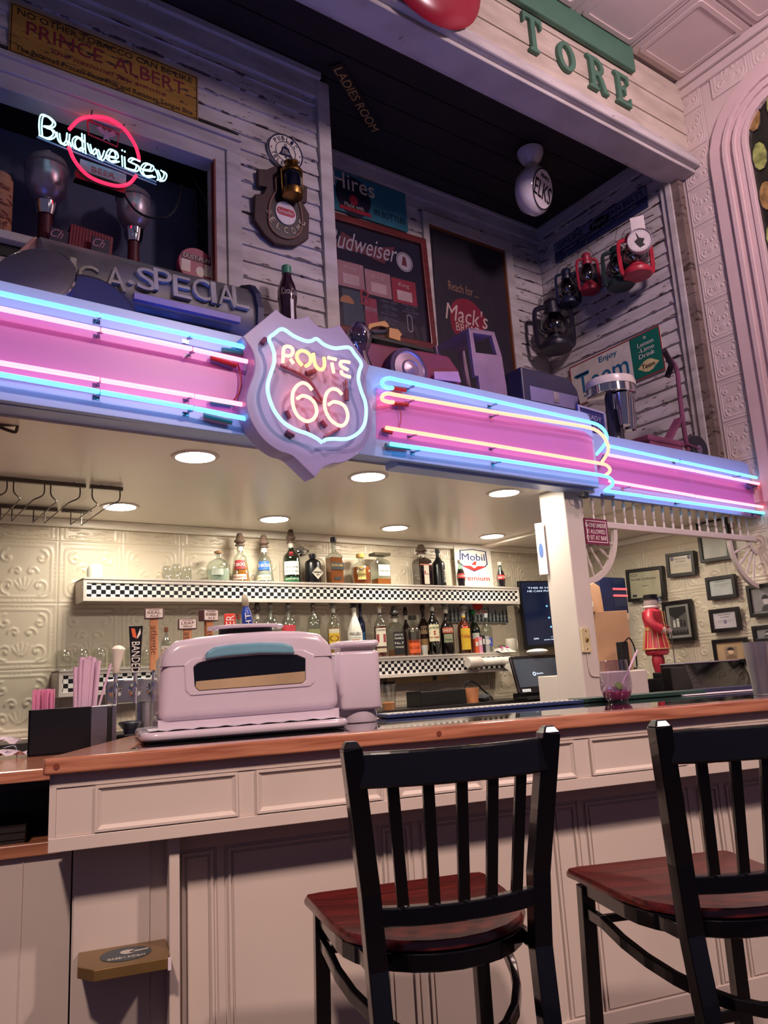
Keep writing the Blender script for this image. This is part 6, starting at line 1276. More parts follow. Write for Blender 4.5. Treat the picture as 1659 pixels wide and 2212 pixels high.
# grey tin nose pedal racer at the left
t = thing('pedal_racer', 'weathered grey tin pedal racer with white lettering at the left of the ledge', 'pedal car', Matrix.Translation((1.0, 3.3, ZL))); racer = t; bpy.context.view_layer.update()
tin = mat('weathered grey tin', (92, 92, 104), .45, .3, var=.35, scale=7, bump=.2)
A0, A1 = at(84, 500, 1, 3.3), at(520, 605, 1, 3.3); B0, B1 = at(150, 640, 1, 3.15), at(530, 678, 1, 3.15)
prof_ = [(0, 0), (.05, -.07), (.10, -.16), (.13, -.26), (.12, -.36)]
g = G(); L0, L1 = A0.x, A1.x+.03; ztp = (A0.z+A1.z)/2
sec = [(3.52, -.02), (3.44, .0), (3.36, -.012), (3.27, -.05), (3.22, -.11), (3.195, -.19), (3.20, -.27), (3.24, -.34), (3.30, -.38)]
vs = []; nn = 12
for i in range(nn+1):
    x = L0+(L1-L0)*i/nn; sc2 = 1-.0*i/nn
    vs += [(x, y, ztp+z*sc2) for y, z in sec]
m9 = len(sec); g.add(vs, [(i*m9+k, i*m9+k+1, (i+1)*m9+k+1, (i+1)*m9+k) for i in range(nn) for k in range(m9-1)]+[tuple(range(m9)), tuple(range(nn*m9, nn*m9+m9))[::-1]])
kid(g.obj('tin_bonnet', tin, None, smooth=True), t)
g = G(); ringp = [Vector((L1+.012, y, ztp+z)) for y, z in sec]; kid(G().strip(ringp, .05, .03, up=(1, 0, 0)).obj('end_band', col('dark blue band', (34, 38, 70), .5), None), t)
wp = col('chalky white paint', (150, 146, 144), .7, var=.3)
for ch, px, py in (('I', 158, 584), ('C', 190, 600), ('A', 249, 604), ('.', 281, 612), ('S', 315, 605), ('P', 351, 608), ('E', 392, 622), ('C', 434, 627), ('I', 460, 634), ('A', 488, 640), ('L', 518, 644)):
    c_ = at(px, py, 1, 3.19); Mx = frame(c_, (1, 0, 0), (0, .14, 1)); o = G().text(ch, 0, 0, (.025 if ch in 'I.' else .085), (.022 if ch == '.' else .115), -.01, .02).obj('lettering', wp, None, T=Mx); kid(o, t)
qq = [(at(290, 642, 1, 3.14)), (at(520, 690, 1, 3.14))]
kid(G().box(qq[0].x, qq[1].x, 3.14, 3.17, qq[1].z-.015, qq[1].z+.015).obj('side_strip', col('lilac strip', (120, 110, 160), .5), None), t)
kid(G().box(L0+.25, L1-.05, 3.17, 3.5, ZL+.05, ztp-.36).obj('chassis', col('dark blue chassis', (28, 34, 80), .5), None, bevel=.01), t)
wc = at(190, 672, 1, 3.10); rw = .215; MWh = Matrix.Translation((wc.x, 3.1, ZL+rw+.006)) @ Matrix.Rotation(math.pi/2, 4, 'X')
kid(G().lathe([(rw*.72, -.035), (rw*.9, -.045), (rw, -.02), (rw, .02), (rw*.9, .045), (rw*.72, .035)], 36, T=MWh).obj('tyre', col('blue black rubber', (32, 34, 62), .7), None, smooth=True), t)
kid(G().lathe([(rw*.05, .02), (rw*.35, .02), (rw*.38, .03), (rw*.68, .015), (rw*.72, .03), (rw*.72, -.02)], 32, T=MWh).obj('wheel_disc', col('blue grey disc', (64, 66, 110), .5), None, smooth=True), t)
kid(G().box(wc.x-.03, wc.x+.03, 3.1, 3.3, ZL+rw-.03, ZL+rw+.03).obj('axle', m_dark, None), t)
# chrome reflector bowl
c_ = at(72, 612, 1, 2.95); R = .15; nrm = Vector((-.45, -.80, .30)).normalized(); xg = Vector((0, 0, 1)).cross(nrm).normalized(); yg = nrm.cross(xg); MQ = Matrix.Identity(4)
for i in range(3): MQ[i][0] = xg[i]; MQ[i][1] = yg[i]; MQ[i][2] = nrm[i]; MQ[i][3] = (c_.x, 2.93, max(c_.z-.0, ZL+R))[i]
nrm = nrm
t = thing('chrome_bowl_lamp', 'large dull chrome headlamp bowl leaning at the left end of the ledge', 'lamp', MQ)
G().lathe([(R*.99+.008*math.cos(a), .012+.010*math.sin(a)) for a in [2*math.pi*k/8 for k in range(9)]], 36, cap=False).obj('rim_ring', m_chrome, t, smooth=True)
G().lathe([(R*.25, -.13), (R*.7, -.11), (R*.95, -.02), (R*1.02, .0), (R*1.02, .02), (R*.93, .025)], 36).obj('bowl_shell', mat('dull dark chrome', (110, 106, 122), .42, .8), t, smooth=True); G().lathe([(R*.93, .02), (R*.90, .004), (R*.84, .002), (R*.80, -.012), (R*.25, -.095), (.002, -.10)], 36, cap=False).obj('inner_dish', mat('dull silver dish', (112, 110, 128), .5, .6), t, smooth=True)
# tin nose cone
P = [(at(*p, 1, 3.35)-Vector((.62, 3.35, ZL))) for p in ((82, 502), (60, 520), (20, 560), (-40, 610), (-40, 660), (60, 660), (88, 560))]; P = [Vector((v.x, v.y, max(v.z, .003))) for v in P]
kid(G().prism([(v.x+.62, v.z+ZL) for v in P], 3.35, 3.47, T0).obj('nose_cone', mat('faded pink striped tin', (190, 140, 130), .6, var=.3, scale=9), None, bevel=.02), racer)
# ---- letters and boards on the beam
grn = mat('sage green painted wood', (72, 112, 92), .5, var=.08)
def serifs(ch):
    if ch == 'T': return [[(-.5, .5), (.5, .5), (.5, .22), (.40, .22), (.36, .36), (.12, .38), (.12, -.38), (.25, -.42), (.25, -.5), (-.25, -.5), (-.25, -.42), (-.12, -.38), (-.12, .38), (-.36, .36), (-.40, .22), (-.5, .22)]], []
    if ch == 'E': return [[(-.5, .5), (.45, .5), (.45, .22), (.36, .22), (.30, .38), (-.12, .38), (-.12, .08), (.08, .08), (.12, .18), (.2, .18), (.2, -.16), (.12, -.16), (.08, -.06), (-.12, -.06), (-.12, -.38), (.32, -.38), (.40, -.2), (.5, -.2), (.48, -.5), (-.5, -.5), (-.5, -.42), (-.36, -.38), (-.36, .38), (-.5, .42)]], []
    if ch == 'R': return [[(-.5, .5), (-.5, .42), (-.36, .38), (-.36, -.38), (-.5, -.42), (-.5, -.5), (.02, -.5), (.02, -.42), (-.12, -.38), (-.12, -.05), (-.02, -.05), (.26, -.5), (.56, -.5), (.56, -.42), (.48, -.40), (.22, -.04)]], None
    return None, None
def letter(ch, c, w_, h_, label):
    t = thing('beam_letter', label, 'letter', FB(c), 'carved green letters on the beam')
    if ch in 'TE':
        G().prism([(a*w_, b*h_) for a, b in serifs(ch)[0][0]], 0, .03).obj('carved_letter', grn, t, bevel=.006)
    elif ch == 'O':
        g = G().ring(oval(w_*.5, h_*.5, 30), oval(w_*.25, h_*.36, 30), 0, .03); g.obj('carved_letter', grn, t, bevel=.006)
    else:
        g = G(); g.prism([(a*w_, b*h_) for a, b in [(-.5, .5), (-.5, .42), (-.36, .38), (-.36, -.38), (-.5, -.42), (-.5, -.5), (.02, -.5), (.02, -.42), (-.12, -.38), (-.12, .5)]], 0, .03)
        g.prism([(a*w_, b*h_) for a, b in [(-.12, -.06), (.08, -.06), (.30, -.5), (.58, -.5), (.58, -.42), (.48, -.38), (.28, -.02), (-.12, .02)]], 0, .0299)
        o = [(.06+.36*math.cos(a), .24+.26*math.sin(a)) for a in [math.pi/2-math.pi*k/10 for k in range(11)]]; i = [(.02+.20*math.cos(a), .24+.15*math.sin(a)) for a in [math.pi/2-math.pi*k/10 for k in range(11)]]
        o = [(-.13, .5)]+o+[(-.13, -.02)]; i = [(-.13, .39)]+i+[(-.13, .09)]
        g.ring([(a*w_, b*h_) for a, b in o], [(a*w_, b*h_) for a, b in i], 0, .0298)
        o_ = g.obj('carved_letter', grn, t, bevel=.005)
for ch, px, py, w_, h_, lb_ in (('T', 1146, 78, .17, .27, 'green carved letter T, first of the four, on the cream beam'), ('O', 1218, 127, .17, .22, 'green carved letter O on the beam, right of the T'), ('R', 1284, 165, .18, .26, 'green carved letter R on the beam, left of the E'), ('E', 1340, 197, .16, .25, 'green carved letter E, last on the right of the beam')):
    letter(ch, at(px, py, 1, 2.832), w_, h_, lb_)
a_ = at(1366, 92, 1, 2.78); b_ = at(1364, 148, 1, 2.78)
t = thing('green_beam_board', 'long sage green board fixed across the top of the cream beam', 'board', Vector((a_.x-1.2, 2.78, (a_.z+b_.z)/2))); hh = (a_.z-b_.z)/2
G().box(-1.6, 1.2, 0, .04, -hh, hh).obj('board', grn, t, bevel=.01)
c_ = at(930, -80, 1, 2.74)
t = thing('red_button_sign', 'large domed red round sign at the top edge of the beam', 'sign', FB((c_.x, 2.74, 4.75+.44)))
c2 = at(925, 46, 1, 2.74); t.location = (c2.x+.02, 2.74, c2.z+.40)
G().lathe([(.40, 0), (.39, .015), (.33, .05), (.2, .08), (.001, .095)], 40, cap=False).obj('dome', mat('glossy red enamel', (150, 26, 48), .25, var=.05), t, smooth=True)
# ================================================================== THINGS ON AND BEHIND THE BAR
def BM(u, v, z, rot=0.0): return BAR @ Matrix.Translation((u, v, z)) @ Matrix.Rotation(rot, 4, 'Z')
# ---------------- lilac pizza oven
lil = mat('lilac enamel oven', (204, 190, 204), 0.22, var=.02, coat=.6)
VO = .34
ov = thing('countertop_oven', 'rounded lilac retro countertop oven with pale blue lid handle and dark window', 'oven', BM(0, 0, 0))
def OP(L, v=VO): return [(atv(x, y, v).x, atv(x, y, v).z) for x, y in L]
TB = Matrix(((1, 0, 0, 0), (0, 0, 1, 0), (0, 1, 0, 0), (0, 0, 0, 1)))
def vprism(L, v0, v1, name, mt, par, bevel=0, seg=3, smooth=False, plane=None): return G().prism(OP(L, plane if plane is not None else v0), v0, v1, TB).obj(name, mt, par, bevel=bevel, seg=seg, smooth=smooth)
prof_o = [(342, 1562), (345, 1480), (350, 1420), (360, 1398), (382, 1384), (430, 1375), (500, 1367), (580, 1362), (650, 1362), (690, 1367), (710, 1380), (719, 1400), (727, 1450), (736, 1531)]
body = vprism(prof_o, VO, .64, 'oven_body', lil, ov, bevel=.03, seg=5); 
for f in body.data.polygons: f.use_smooth = True
# recess around the window: bright rim, dark glass, tan reflection painted across the lower glass
win_o = [(418, 1441), (428, 1432), (470, 1423), (560, 1415), (640, 1415), (659, 1423), (659, 1470), (651, 1476), (540, 1484), (430, 1492), (421, 1484)]
vprism(win_o, VO-.004, VO+.01, 'window_glass', mat('black oven glass', (14, 13, 18), .08, coat=.8), body, bevel=.001, plane=VO)
vprism([(423, 1472), (540, 1461), (658, 1450), (658, 1470), (651, 1475), (540, 1483), (430, 1491), (422, 1484)], VO-.006, VO-.004, 'glass_reflection', mat('painted tan reflection', (176, 152, 120), .3, coat=.5), body, plane=VO)
vprism([(442, 1425), (446, 1408), (462, 1398), (500, 1392), (560, 1388), (610, 1389), (630, 1394), (637, 1413), (560, 1412), (490, 1418)], VO-.024, VO+.01, 'lid_handle', mat('pale blue enamel', (110, 158, 178), .2, coat=.6), ov, bevel=.008, plane=VO-.01)
o2 = [(p[0], p[1]) for p in win_o]; cxo, cyo = 540, 1454
G().ring(OP([(cxo+(x-cxo)*1.17, cyo+(y-cyo)*1.28) for x, y in win_o], VO), OP(win_o, VO), VO-.004, VO+.004, TB).obj('window_surround', lil, ov, bevel=.0035)
for a, b in (((345, 1441), (402, 1437)), ((670, 1419), (722, 1415))):
    p, q = OP([a, b]); G().box(p[0], q[0], VO-.0012, VO+.01, min(p[1], q[1])-.001, min(p[1], q[1])+.001).obj('lid_seam', mat('plum seam', (90, 70, 90), .5), ov)
p, q = OP([(299, 1592), (748, 1556)], .30); zb_ = 1.07
def softslab(x0, x1, y0, y1, z0, z1, name, mt, par, r):
    o = G().prism(rrect(x1-x0, y1-y0, r, 6, (x0+x1)/2, (y0+y1)/2), z0, z1).obj(name, mt, par, bevel=min((z1-z0)*.45, .012), seg=3)
    for f in o.data.polygons: f.use_smooth = True
    return o
u0o, u1o = OP([(342, 1562), (736, 1531)])[0][0], OP([(342, 1562), (736, 1531)])[1][0]
softslab(u0o-.055, u1o+.01, .26, .70, 1.074, 1.100, 'base_plate', lil, ov, .05)
G().box(u0o-.03, u1o-.01, .28, .6, 1.0701, 1.075).obj('foot_strip', m_dark, ov)
zt_ = OP([(342, 1562)])[0][1]
p = [(u0o-.03, .285), (u1o+.0, .27), (u1o+.01, .45), (u0o-.025, .5)]
g = G(); N_ = 24; vs = []
for i in range(N_+1):
    t_ = i/N_; 
    for v_, dz in ((.275, .0), (.40, .002)): vs.append((u0o-.03+(u1o+.02-u0o)*t_, v_+.004*math.sin(i*1.7), 1.1035+dz+.0022*math.sin(i*2.3)))
g.add(vs, [(2*i, 2*i+2, 2*i+3, 2*i+1) for i in range(N_)]).obj('paper_liner', mat('crumpled foil paper', (206, 200, 212), .5, bump=.8, bscale=40), ov)
G().box(u0o+.0, u1o, VO+.02, .62, 1.085, 1.13).obj('lower_body', lil, ov)
a_, b_ = OP([(449, 1371), (614, 1356)], .45); ztop = OP([(560, 1363)], .45)[0][1]
o = G().prism(oval((b_[0]-a_[0])/2, .10, 28, (a_[0]+b_[0])/2, .47), ztop+.008, ztop+.020).obj('vent_plate', lil, ov, bevel=.004); G().prism(oval((b_[0]-a_[0])/2*.7, .07, 20, (a_[0]+b_[0])/2, .47), ztop-.01, ztop+.009).obj('vent_slot', m_dark, ov)
# ---------------- smaller matching appliance
sm = thing('coffee_grinder', 'smaller boxy lilac appliance with lift lid on a round foot, right of the oven', 'appliance', BM(0, 0, 0)); VS = .50
L = OP([(720, 1409), (816, 1403), (829, 1529), (742, 1537)], VS); x0, x1, zt2, zb2 = L[0][0]+.012, L[2][0], (L[0][1]+L[1][1])/2, (L[2][1]+L[3][1])/2
softslab(x0, x1, VS, VS+.16, zb2, zt2, 'body', lil, sm, .03)
G().box(x0+.003, x1-.003, VS-.0008, VS+.1, zb2+.0, zb2+.003).obj('seam', mat('plum seam', (90, 70, 90), .5), sm)
G().lathe([(.072, 1.07), (.074, 1.075), (.074, zb2+.002), (.07, zb2+.004)], 28, ((x0+x1)/2+.005, VS+.08, 0)).obj('round_foot', lil, sm, smooth=True)
a_, b_ = OP([(728, 1384), (820, 1404)], VS); softslab(x0+.002, x1-.004, VS-.01, VS+.12, zt2+.012, zt2+.036, 'lift_lid', lil, sm, .02); G().box(x0+.02, x1-.02, VS+.02, VS+.1, zt2-.01, zt2+.014).obj('clear_neck', mat('milky window', (226, 220, 210), .3), sm)
G().lathe([(.004, 0), (.003, .003)], 8, T=Matrix.Translation((x1-.02, VS+.005, 1.085)) @ Matrix.Rotation(math.pi/2, 4, 'X')).obj('screw', m_dark, sm)
# ---------------- tap tower
VT = 1.1
tt = thing('tap_tower', 'stainless draught beer tap tower on a round column behind the bar', 'tap tower', BM(0, 0, 0))
a_, b_ = atv(228, 1480, VT), atv(228, 1522, VT)
G().box(a_.x, a_.x+.86, VT, VT+.10, b_.z-.0, a_.z+.02).obj('tower_box', m_steel, tt, bevel=.008)
c_ = atv(313, 1560, VT+.05); G().lathe([(.036, .95), (.036, b_.z)], 24, (c_.x, VT+.05, 0)).lathe([(.05, .95), (.05, .965), (.038, .97)], 24, (c_.x, VT+.05, 0)).obj('column', m_steel, tt, smooth=True)
G().lathe([(.036, .95), (.036, b_.z)], 24, (c_.x+.5, VT+.05, 0)).obj('column', m_steel, tt, smooth=True)
taps = [249, 291, 330, 402, 448, 494, 541]
def tapbase(px):
    c = atv(px, 1496, VT); z = (a_.z+b_.z)/2+.012; x = c.x
    RXt = Matrix.Translation((x, VT, z)) @ Matrix.Rotation(math.pi/2, 4, 'X')
    G().lathe([(.026, 0), (.026, .005), (.017, .011), (.012, .04), (.010, .06)], 18, T=RXt).obj('tap_flange', m_chrome, tt, smooth=True)
    G().lathe([(.010, -.05), (.008, -.035), (.010, -.01), (.012, .0), (.010, .012), (.006, .03), (.0085, .034), (.007, .05)], 12, (x, VT-.06, z)).obj('faucet', m_chrome, tt, smooth=True)
    return x, z+.05
TI = {px: tapbase(px) for px in taps}
def handle(px, label): 
    x, z = TI[px]; t = thing('beer_tap', label, 'beer tap', BM(x, VT-.06, z), 'tap handles on the beer tower')
    G().lathe([(.006, -.0), (.007, .012), (.005, .02)], 10).obj('ferrule', m_chrome, t, smooth=True); return t, x, z
t, x, z = handle(249, 'plain white rounded tap handle, leftmost on the tower'); H = atv(258, 1394, VT-.06).z-z
t.matrix_world = t.matrix_world @ Matrix.Rotation(math.radians(5), 4, 'Y')
G().lathe([(.010, .015), (.013, H*.15), (.015, H*.4), (.024, H*.75), (.026, H*.88), (.018, H*.97), (.006, H)], 18).obj('knob', mat('white ceramic', (226, 218, 202), .2), t, smooth=True)
t, x, z = handle(291, 'black tap handle with white vertical lettering and orange white swoosh'); H = atv(295, 1352, VT-.06).z-z
G().hexa([(-.016, -.012, .02), (.016, -.012, .02), (.016, .012, .02), (-.016, .012, .02), (-.026, -.012, H), (.026, -.012, H), (.026, .012, H), (-.026, .012, H)]).obj('paddle', m_blk, t, bevel=.002)
TL = frame((0, -.0125, 0), (1, 0, 0), (0, 0, 1))
G().text('BANDED', 0, H*.38, H*.6, .030, 0, .001, rot=-math.pi/2).prism([(.004, H*.78), (.016, H*.95), (.018, H*.84), (.006, H*.74)], 0, .001).obj('lettering', lab('w', Wt), t, T=TL); G().prism([(-.018, H*.95), (-.004, H*.94), (.004, H*.74), (-.012, H*.78)], 0, .001).obj('orange_swoosh', lab('orange', (220, 96, 50)), t, T=TL)
woodh = wood('light maple tap wood', (178, 120, 76), (206, 150, 104), .4, 2); wplum = mat('plum brown sign block', (96, 62, 66), .5); crm = lab('cream', (220, 214, 204))
def ale(px, top, ptop, pbot, l1, l2, label, rot=0.0):
    t, x, z = handle(px, label); H = atv(px, top, VT-.06).z-z; zp = atv(px, pbot, VT-.06).z-z
    t.matrix_world = t.matrix_world @ Matrix.Rotation(rot, 4, 'Z')
    G().box(-.016, .016, -.009, .009, .02, zp+.005).obj('stick', woodh, t, bevel=.002); G().text('atlantic', 0, zp*.62, .11, .024, 0, .001, rot=-math.pi/2).obj('lettering', lab('brown ink', (110, 60, 50)), t, T=frame((0, -.0095, 0), (1, 0, 0), (0, 0, 1)))
    G().box(-.036, .036, -.018, .018, zp, H).obj('sign_block', wplum, t, bevel=.002); zc = (zp+H)/2; hh = (H-zp)
    G().box(-.032, .032, -hh*.42, hh*.42, 0, .001).obj('paper_label', crm, t, T=frame((0, -.0185, zc), (1, 0, 0), (0, 0, 1)))
    g = G().text(l1, 0, hh*.08, .050, hh*.26, .001, .001); g.text(l2, 0, -hh*.24, .034, hh*.16, .001, .001).text('BAR HARBOR', 0, hh*.34, .040, hh*.09, .001, .001); g.obj('lettering', lab('brown ink', (110, 60, 50)), t, T=frame((0, -.0185, zc), (1, 0, 0), (0, 0, 1)))
ale(330, 1315, 1315, 1337, 'REAL', 'ALE', 'maple tap handle topped by a cream card reading real ale')
ale(402, 1337, 1337, 1360, 'LEAF', 'PEEPING ALE', 'maple tap handle topped by a cream card reading leaf peeping ale')
ale(448, 1318, 1318, 1342, 'BLUEBERRY', 'ALE', 'maple tap handle with turned card reading blueberry ale', rot=.5)
t, x, z = handle(494, 'red tap handle with white vertical letters, left of the blue one'); H = atv(496, 1326, VT-.06).z-z
G().box(-.022, .022, -.012, .012, .02, H).obj('paddle', mat('bright red plastic', (214, 66, 50), .4), t, bevel=.003); G().text('LAGER', 0, H*.72, H*.5, .034, 0, .001, rot=math.pi/2).obj('lettering', lab('w', Wt), t, T=TL)
t, x, z = handle(541, 'blue bottle shaped tap handle with white vertical letters'); H = atv(541, 1312, VT-.06).z-z; t.matrix_world = t.matrix_world @ Matrix.Rotation(math.radians(-5), 4, 'Y')
G().lathe([(.014, .02), (.02, H*.4), (.022, H*.8), (.02, H*.92), (.012, H), (.012, H+.005)], 16).obj('paddle', mat('royal blue plastic', (30, 60, 150), .3), t, smooth=True); G().lathe([(.012, H+.005), (.015, H+.01), (.013, H+.045), (.006, H+.055)], 12).obj('cap', mat('grey tan cap', (150, 140, 120), .4), t, smooth=True)
G().text('LIGHT', 0, H*.66, H*.5, .022, 0, .001, rot=math.pi/2).obj('lettering', lab('w', Wt), t, T=frame((0, -.0235, 0), (1, 0, 0), (0, 0, 1)))
ub = thing('under_counter', 'pale work surface behind the counter carrying the tap tower, lightened to bounce light', 'counter', BM(0, 0, 0))
G().box(-.6, 2.1, .82, 1.45, .93, .95).obj('worktop', mat('pale bounce steel', (200, 196, 188), .4, .3), ub); G().box(-.58, 2.08, .84, 1.43, 0, .93).obj('cabinet', m_lam, ub)  # worktop made pale and wide to bounce light up at the soffit
# black bin with funnel right of the caddy
c_ = atv(273, 1580, 1.0)
t = thing('black_funnel', 'small black funnel bowl on a black bin behind the counter corner', 'bin', BM(c_.x+.015, 1.06, .95)); z_ = atv(273, 1560, 1.0).z-.95
G().box(-.05, .06, -.04, .03, 0, z_-.045).obj('bin', m_blk, t, bevel=.004); G().lathe([(.022, z_-.045), (.026, z_-.03), (.045, z_-.006), (.04, z_), (.005, z_+.003)], 20).obj('funnel', mat('dark navy plastic', (30, 32, 50), .4), t, smooth=True)
# ---------------- straw and napkin caddy
ZLc = 1.0305
p = atb(66, 1634, ZLc); v0 = p.y; q = atv(197, 1524, v0); tl = atv(62, 1536, v0); q2 = atv(252, 1521, v0)
cad = thing('bar_caddy', 'black box caddy with steel side on the low counter, holding the straws', 'caddy', BM(0, 0, 0))
u0, u1, u2 = tl.x, q.x, q2.x; zt = (tl.z+q.z)/2
G().box(u0, u1, v0, v0+.012, ZLc, zt).box(u0, u0+.008, v0, v0+.13, ZLc, zt).box(u0, u1, v0+.118, v0+.13, ZLc, zt).box(u0, u1, v0, v0+.13, ZLc, ZLc+.006).obj('black_box', m_blk, cad, bevel=.001)
G().box(u0+.005, u1, v0+.012, v0+.118, zt-.035, zt-.03).obj('inner_floor', m_dark, cad)
G().box(u1, u1+.052, v0, v0+.13, ZLc, zt).box(u1+.068, u2, v0, v0+.13, ZLc, zt).box(u1+.05, u2-.01, v0+.06, v0+.13, ZLc, zt).obj('steel_holder', m_steel, cad, bevel=.002); G().box(u1+.050, u1+.069, v0+.004, v0+.1, ZLc+.02, zt-.006).obj('napkin_slot', m_dark, cad)
stp = mat('lilac plastic straw', (214, 182, 206), .35, var=.08); stq = mat('hot pink straw', (220, 140, 178), .35, var=.08); rs = random.Random(4)
ga, gb2 = atv(92, 1488, v0+.04), atv(190, 1420, v0+.04)
for i in range(26):
    uu = atv(72+44*((i*7) % 26)/26, 1530, v0+.04).x+rs.uniform(-.002, .002); vv = v0+.03+.05*rs.random(); z1 = ga.z-.006*rs.random()
    tag(G().tube([(0, 0, zt-.03), (0, 0, z1)], .0032, 6).obj('straw', stq, None), 'short pink straw in the tight bundle standing in the left of the black caddy', 'straw', 'short pink straws in the caddy').matrix_world = BM(uu, vv, 0)
for i in range(15):
    x_ = 161+55*i/14; b_ = atv(163+40*i/14, 1530, v0+.06); tp = atv(x_+rs.uniform(-4, 4), 1428+rs.uniform(-12, 14), v0+.06); vv = .02*rs.random()
    st = tag(G().tube([(0, vv, zt-.03-b_.z), (tp.x-b_.x, vv, tp.z-b_.z)], .0072, 7).obj('straw', stp, None), 'long lilac wrapped straw standing in the fan in the middle of the caddy', 'straw', 'long lilac straws in the caddy'); st.matrix_world = BM(b_.x, v0+.05, b_.z)
b_, tp = atv(213, 1528, v0+.06), atv(240, 1433, v0+.06)
st = tag(G().tube([(0, 0, 0), (tp.x-b_.x, 0, tp.z-b_.z)], .004, 8).obj('straw', stp, None), 'single lilac straw leaning right out of the caddy', 'straw'); st.matrix_world = BM(b_.x, v0+.06, b_.z)
# copper mug, tray and crumpled receipt at the far left
p = atb(30, 1592, ZLc); Rm = .055
t = thing('copper_mug', 'shiny copper mug at the left edge beside the black caddy', 'mug', BM(p.x-.0, p.y+.05, ZLc+.016)); H = atv(30, 1549, p.y+.05).z-ZLc-.016
G().lathe([(.001, 0), (Rm*.8, 0), (Rm*1.05, H*.35), (Rm, H*.8), (Rm*.93, H), (Rm*.88, H), (Rm*.9, H*.6), (.001, H*.1)], 26, cap=False).obj('mug_body', mat('hammered copper', (226, 150, 96), .12, 1.0, bump=.3, bscale=30), t, smooth=True)
t = thing('bar_tray', 'black ridged drip tray under the copper mug', 'tray', BM(p.x, p.y+.03, ZLc))
G().box(-.2, .12, -.06, .12, 0, .014).obj('tray', m_blk, t, bevel=.002)
for i in range(12): G().box(-.18+.023*i, -.168+.023*i, -.055, .11, .014, .017).obj('ridge', mat('grey ridge', (70, 70, 74), .4), t)
p = atb(18, 1636, ZLc)
def crumple(label, M, w_, d_, h_, seed, mt):
    r = random.Random(seed); n = 7; g = G(); vs = [((i/n-.5)*w_, (j/n-.5)*d_, h_*(.25+.75*r.random())*(1-.6*abs(i/n-.5))) for j in range(n+1) for i in range(n+1)]
    t = thing('crumpled_receipt', label, 'paper', M, 'crumpled papers at the left'); g.add(vs, [(j*(n+1)+i, j*(n+1)+i+1, (j+1)*(n+1)+i+1, (j+1)*(n+1)+i) for j in range(n) for i in range(n)]).obj('paper', mt, t); return t
pap = mat('pale lilac white paper', (216, 204, 216), .7)  # white paper tinted slightly lilac
crumple('upper crumpled white receipt at the left edge, in front of the copper mug', BM(p.x-.02, p.y+.02, ZLc+.035), .11, .07, .035, 3, pap); crumple('lower crumpled white paper sheet clipped by a steel wire at the left edge', BM(p.x-.01, p.y-.03, ZLc), .14, .09, .03, 8, pap)
t = thing('wire_clip', 'bent steel wire clip holding the crumpled paper', 'clip', BM(p.x+.03, p.y-.05, ZLc)); G().tube(catmull([(-.04, 0, .035), (-.01, -.005, .04), (.0, -.005, .025), (.0, -.005, .0)], 4), .0022, 6).obj('wire', m_chrome, t, smooth=True)
# ---------------- bar mats, glass, pen, paper
a_, b_ = atb(830, 1548, 1.09), atb(1152, 1526, 1.09)
t = thing('bar_mat', 'long blue edged rubber bar mat with checkered top on the far edge of the counter', 'bar mat', BM(0, 0, 0)); 
x0, x1 = 1.13, 1.98
G().box(x0, x1, .64, .78, 1.07, 1.083).obj('rubber_mat', mat('navy rubber', (26, 44, 92), .5), t, bevel=.002); o = G().box(x0+.01, x1-.01, .66, .77, 0, .001).obj('check_print', checker('mat check', .012, .012), t); o.location = (0, 0, 1.083)
t = thing('bar_mat', 'dark green rubber bar mat beside the post on the far edge of the counter', 'bar mat', BM(0, 0, 0)); G().box(2.0, 2.62, .665, .79, 1.07, 1.086).obj('rubber_mat', mat('dark green rubber', (18, 52, 44), .5), t, bevel=.002)
t = thing('bar_mat', 'black rubber bar mat with blue edge at the right end of the far counter edge', 'bar mat', BM(0, 0, 0)); G().box(2.64, 3.2, .69, .79, 1.07, 1.088).obj('rubber_mat', mat('blue black rubber', (22, 28, 46), .5), t, bevel=.002)
p = atb(1355, 1515, 1.07); D = (BM(p.x, p.y, 1.07).translation-Vector((0, 0, CAMZ))).dot(CF); R = 34*D/FPX; H = 88*D/FPX
t = thing('cocktail_glass', 'stemless glass with a little pink drink, lime wedge and lilac straw on the counter', 'glass', BM(p.x, p.y+R, 1.07))
G().lathe([(.001, .0), (R*.62, 0), (R*.86, H*.12), (R*1.0, H*.32), (R*1.0, H*.5), (R*.86, H)], 32, cap=False).lathe([(R*.85, H-.001), (R*.87, H+.001), (R*.88, H-.001)], 32, cap=False).obj('glass_wall', glassm('cocktail glass', (236, 226, 240), .22), t, smooth=True)
G().lathe([(.001, .006), (R*.62, .006), (R*.83, H*.12), (R*.93, H*.24), (.001, H*.24)], 28, cap=False).obj('pink_drink', mat('pink drink', (206, 84, 130), .1, var=.2, scale=40), t, smooth=True)
for i in range(5): G().box(-.010, .010, -.010, .010, -.009, .009).obj('ice_cube', glassm('ice', (240, 225, 240), .3), t, bevel=.002, T=Matrix.Translation((R*.5*math.cos(i*1.3), R*.5*math.sin(i*1.3), H*.28)) @ Matrix.Rotation(i, 4, 'X'))
G().lathe([(.001, -.004), (.018, -.004), (.018, .004), (.001, .004)], 16, T=Matrix.Translation((.008, -.01, H*.36)) @ Matrix.Rotation(1.0, 4, 'X')).obj('lime_wedge', mat('lime', (110, 140, 60), .4), t)
tl_, bl_ = atv(1377, 1404, p.y+R), atv(1338, 1493, p.y+R)
st = thing('straw', 'lilac straw leaning in the pink cocktail', 'straw', BM(0, 0, 0)); G().tube([(bl_.x, p.y+R, bl_.z), (tl_.x, p.y+R, tl_.z)], .0042, 8).obj('straw', stp, st)
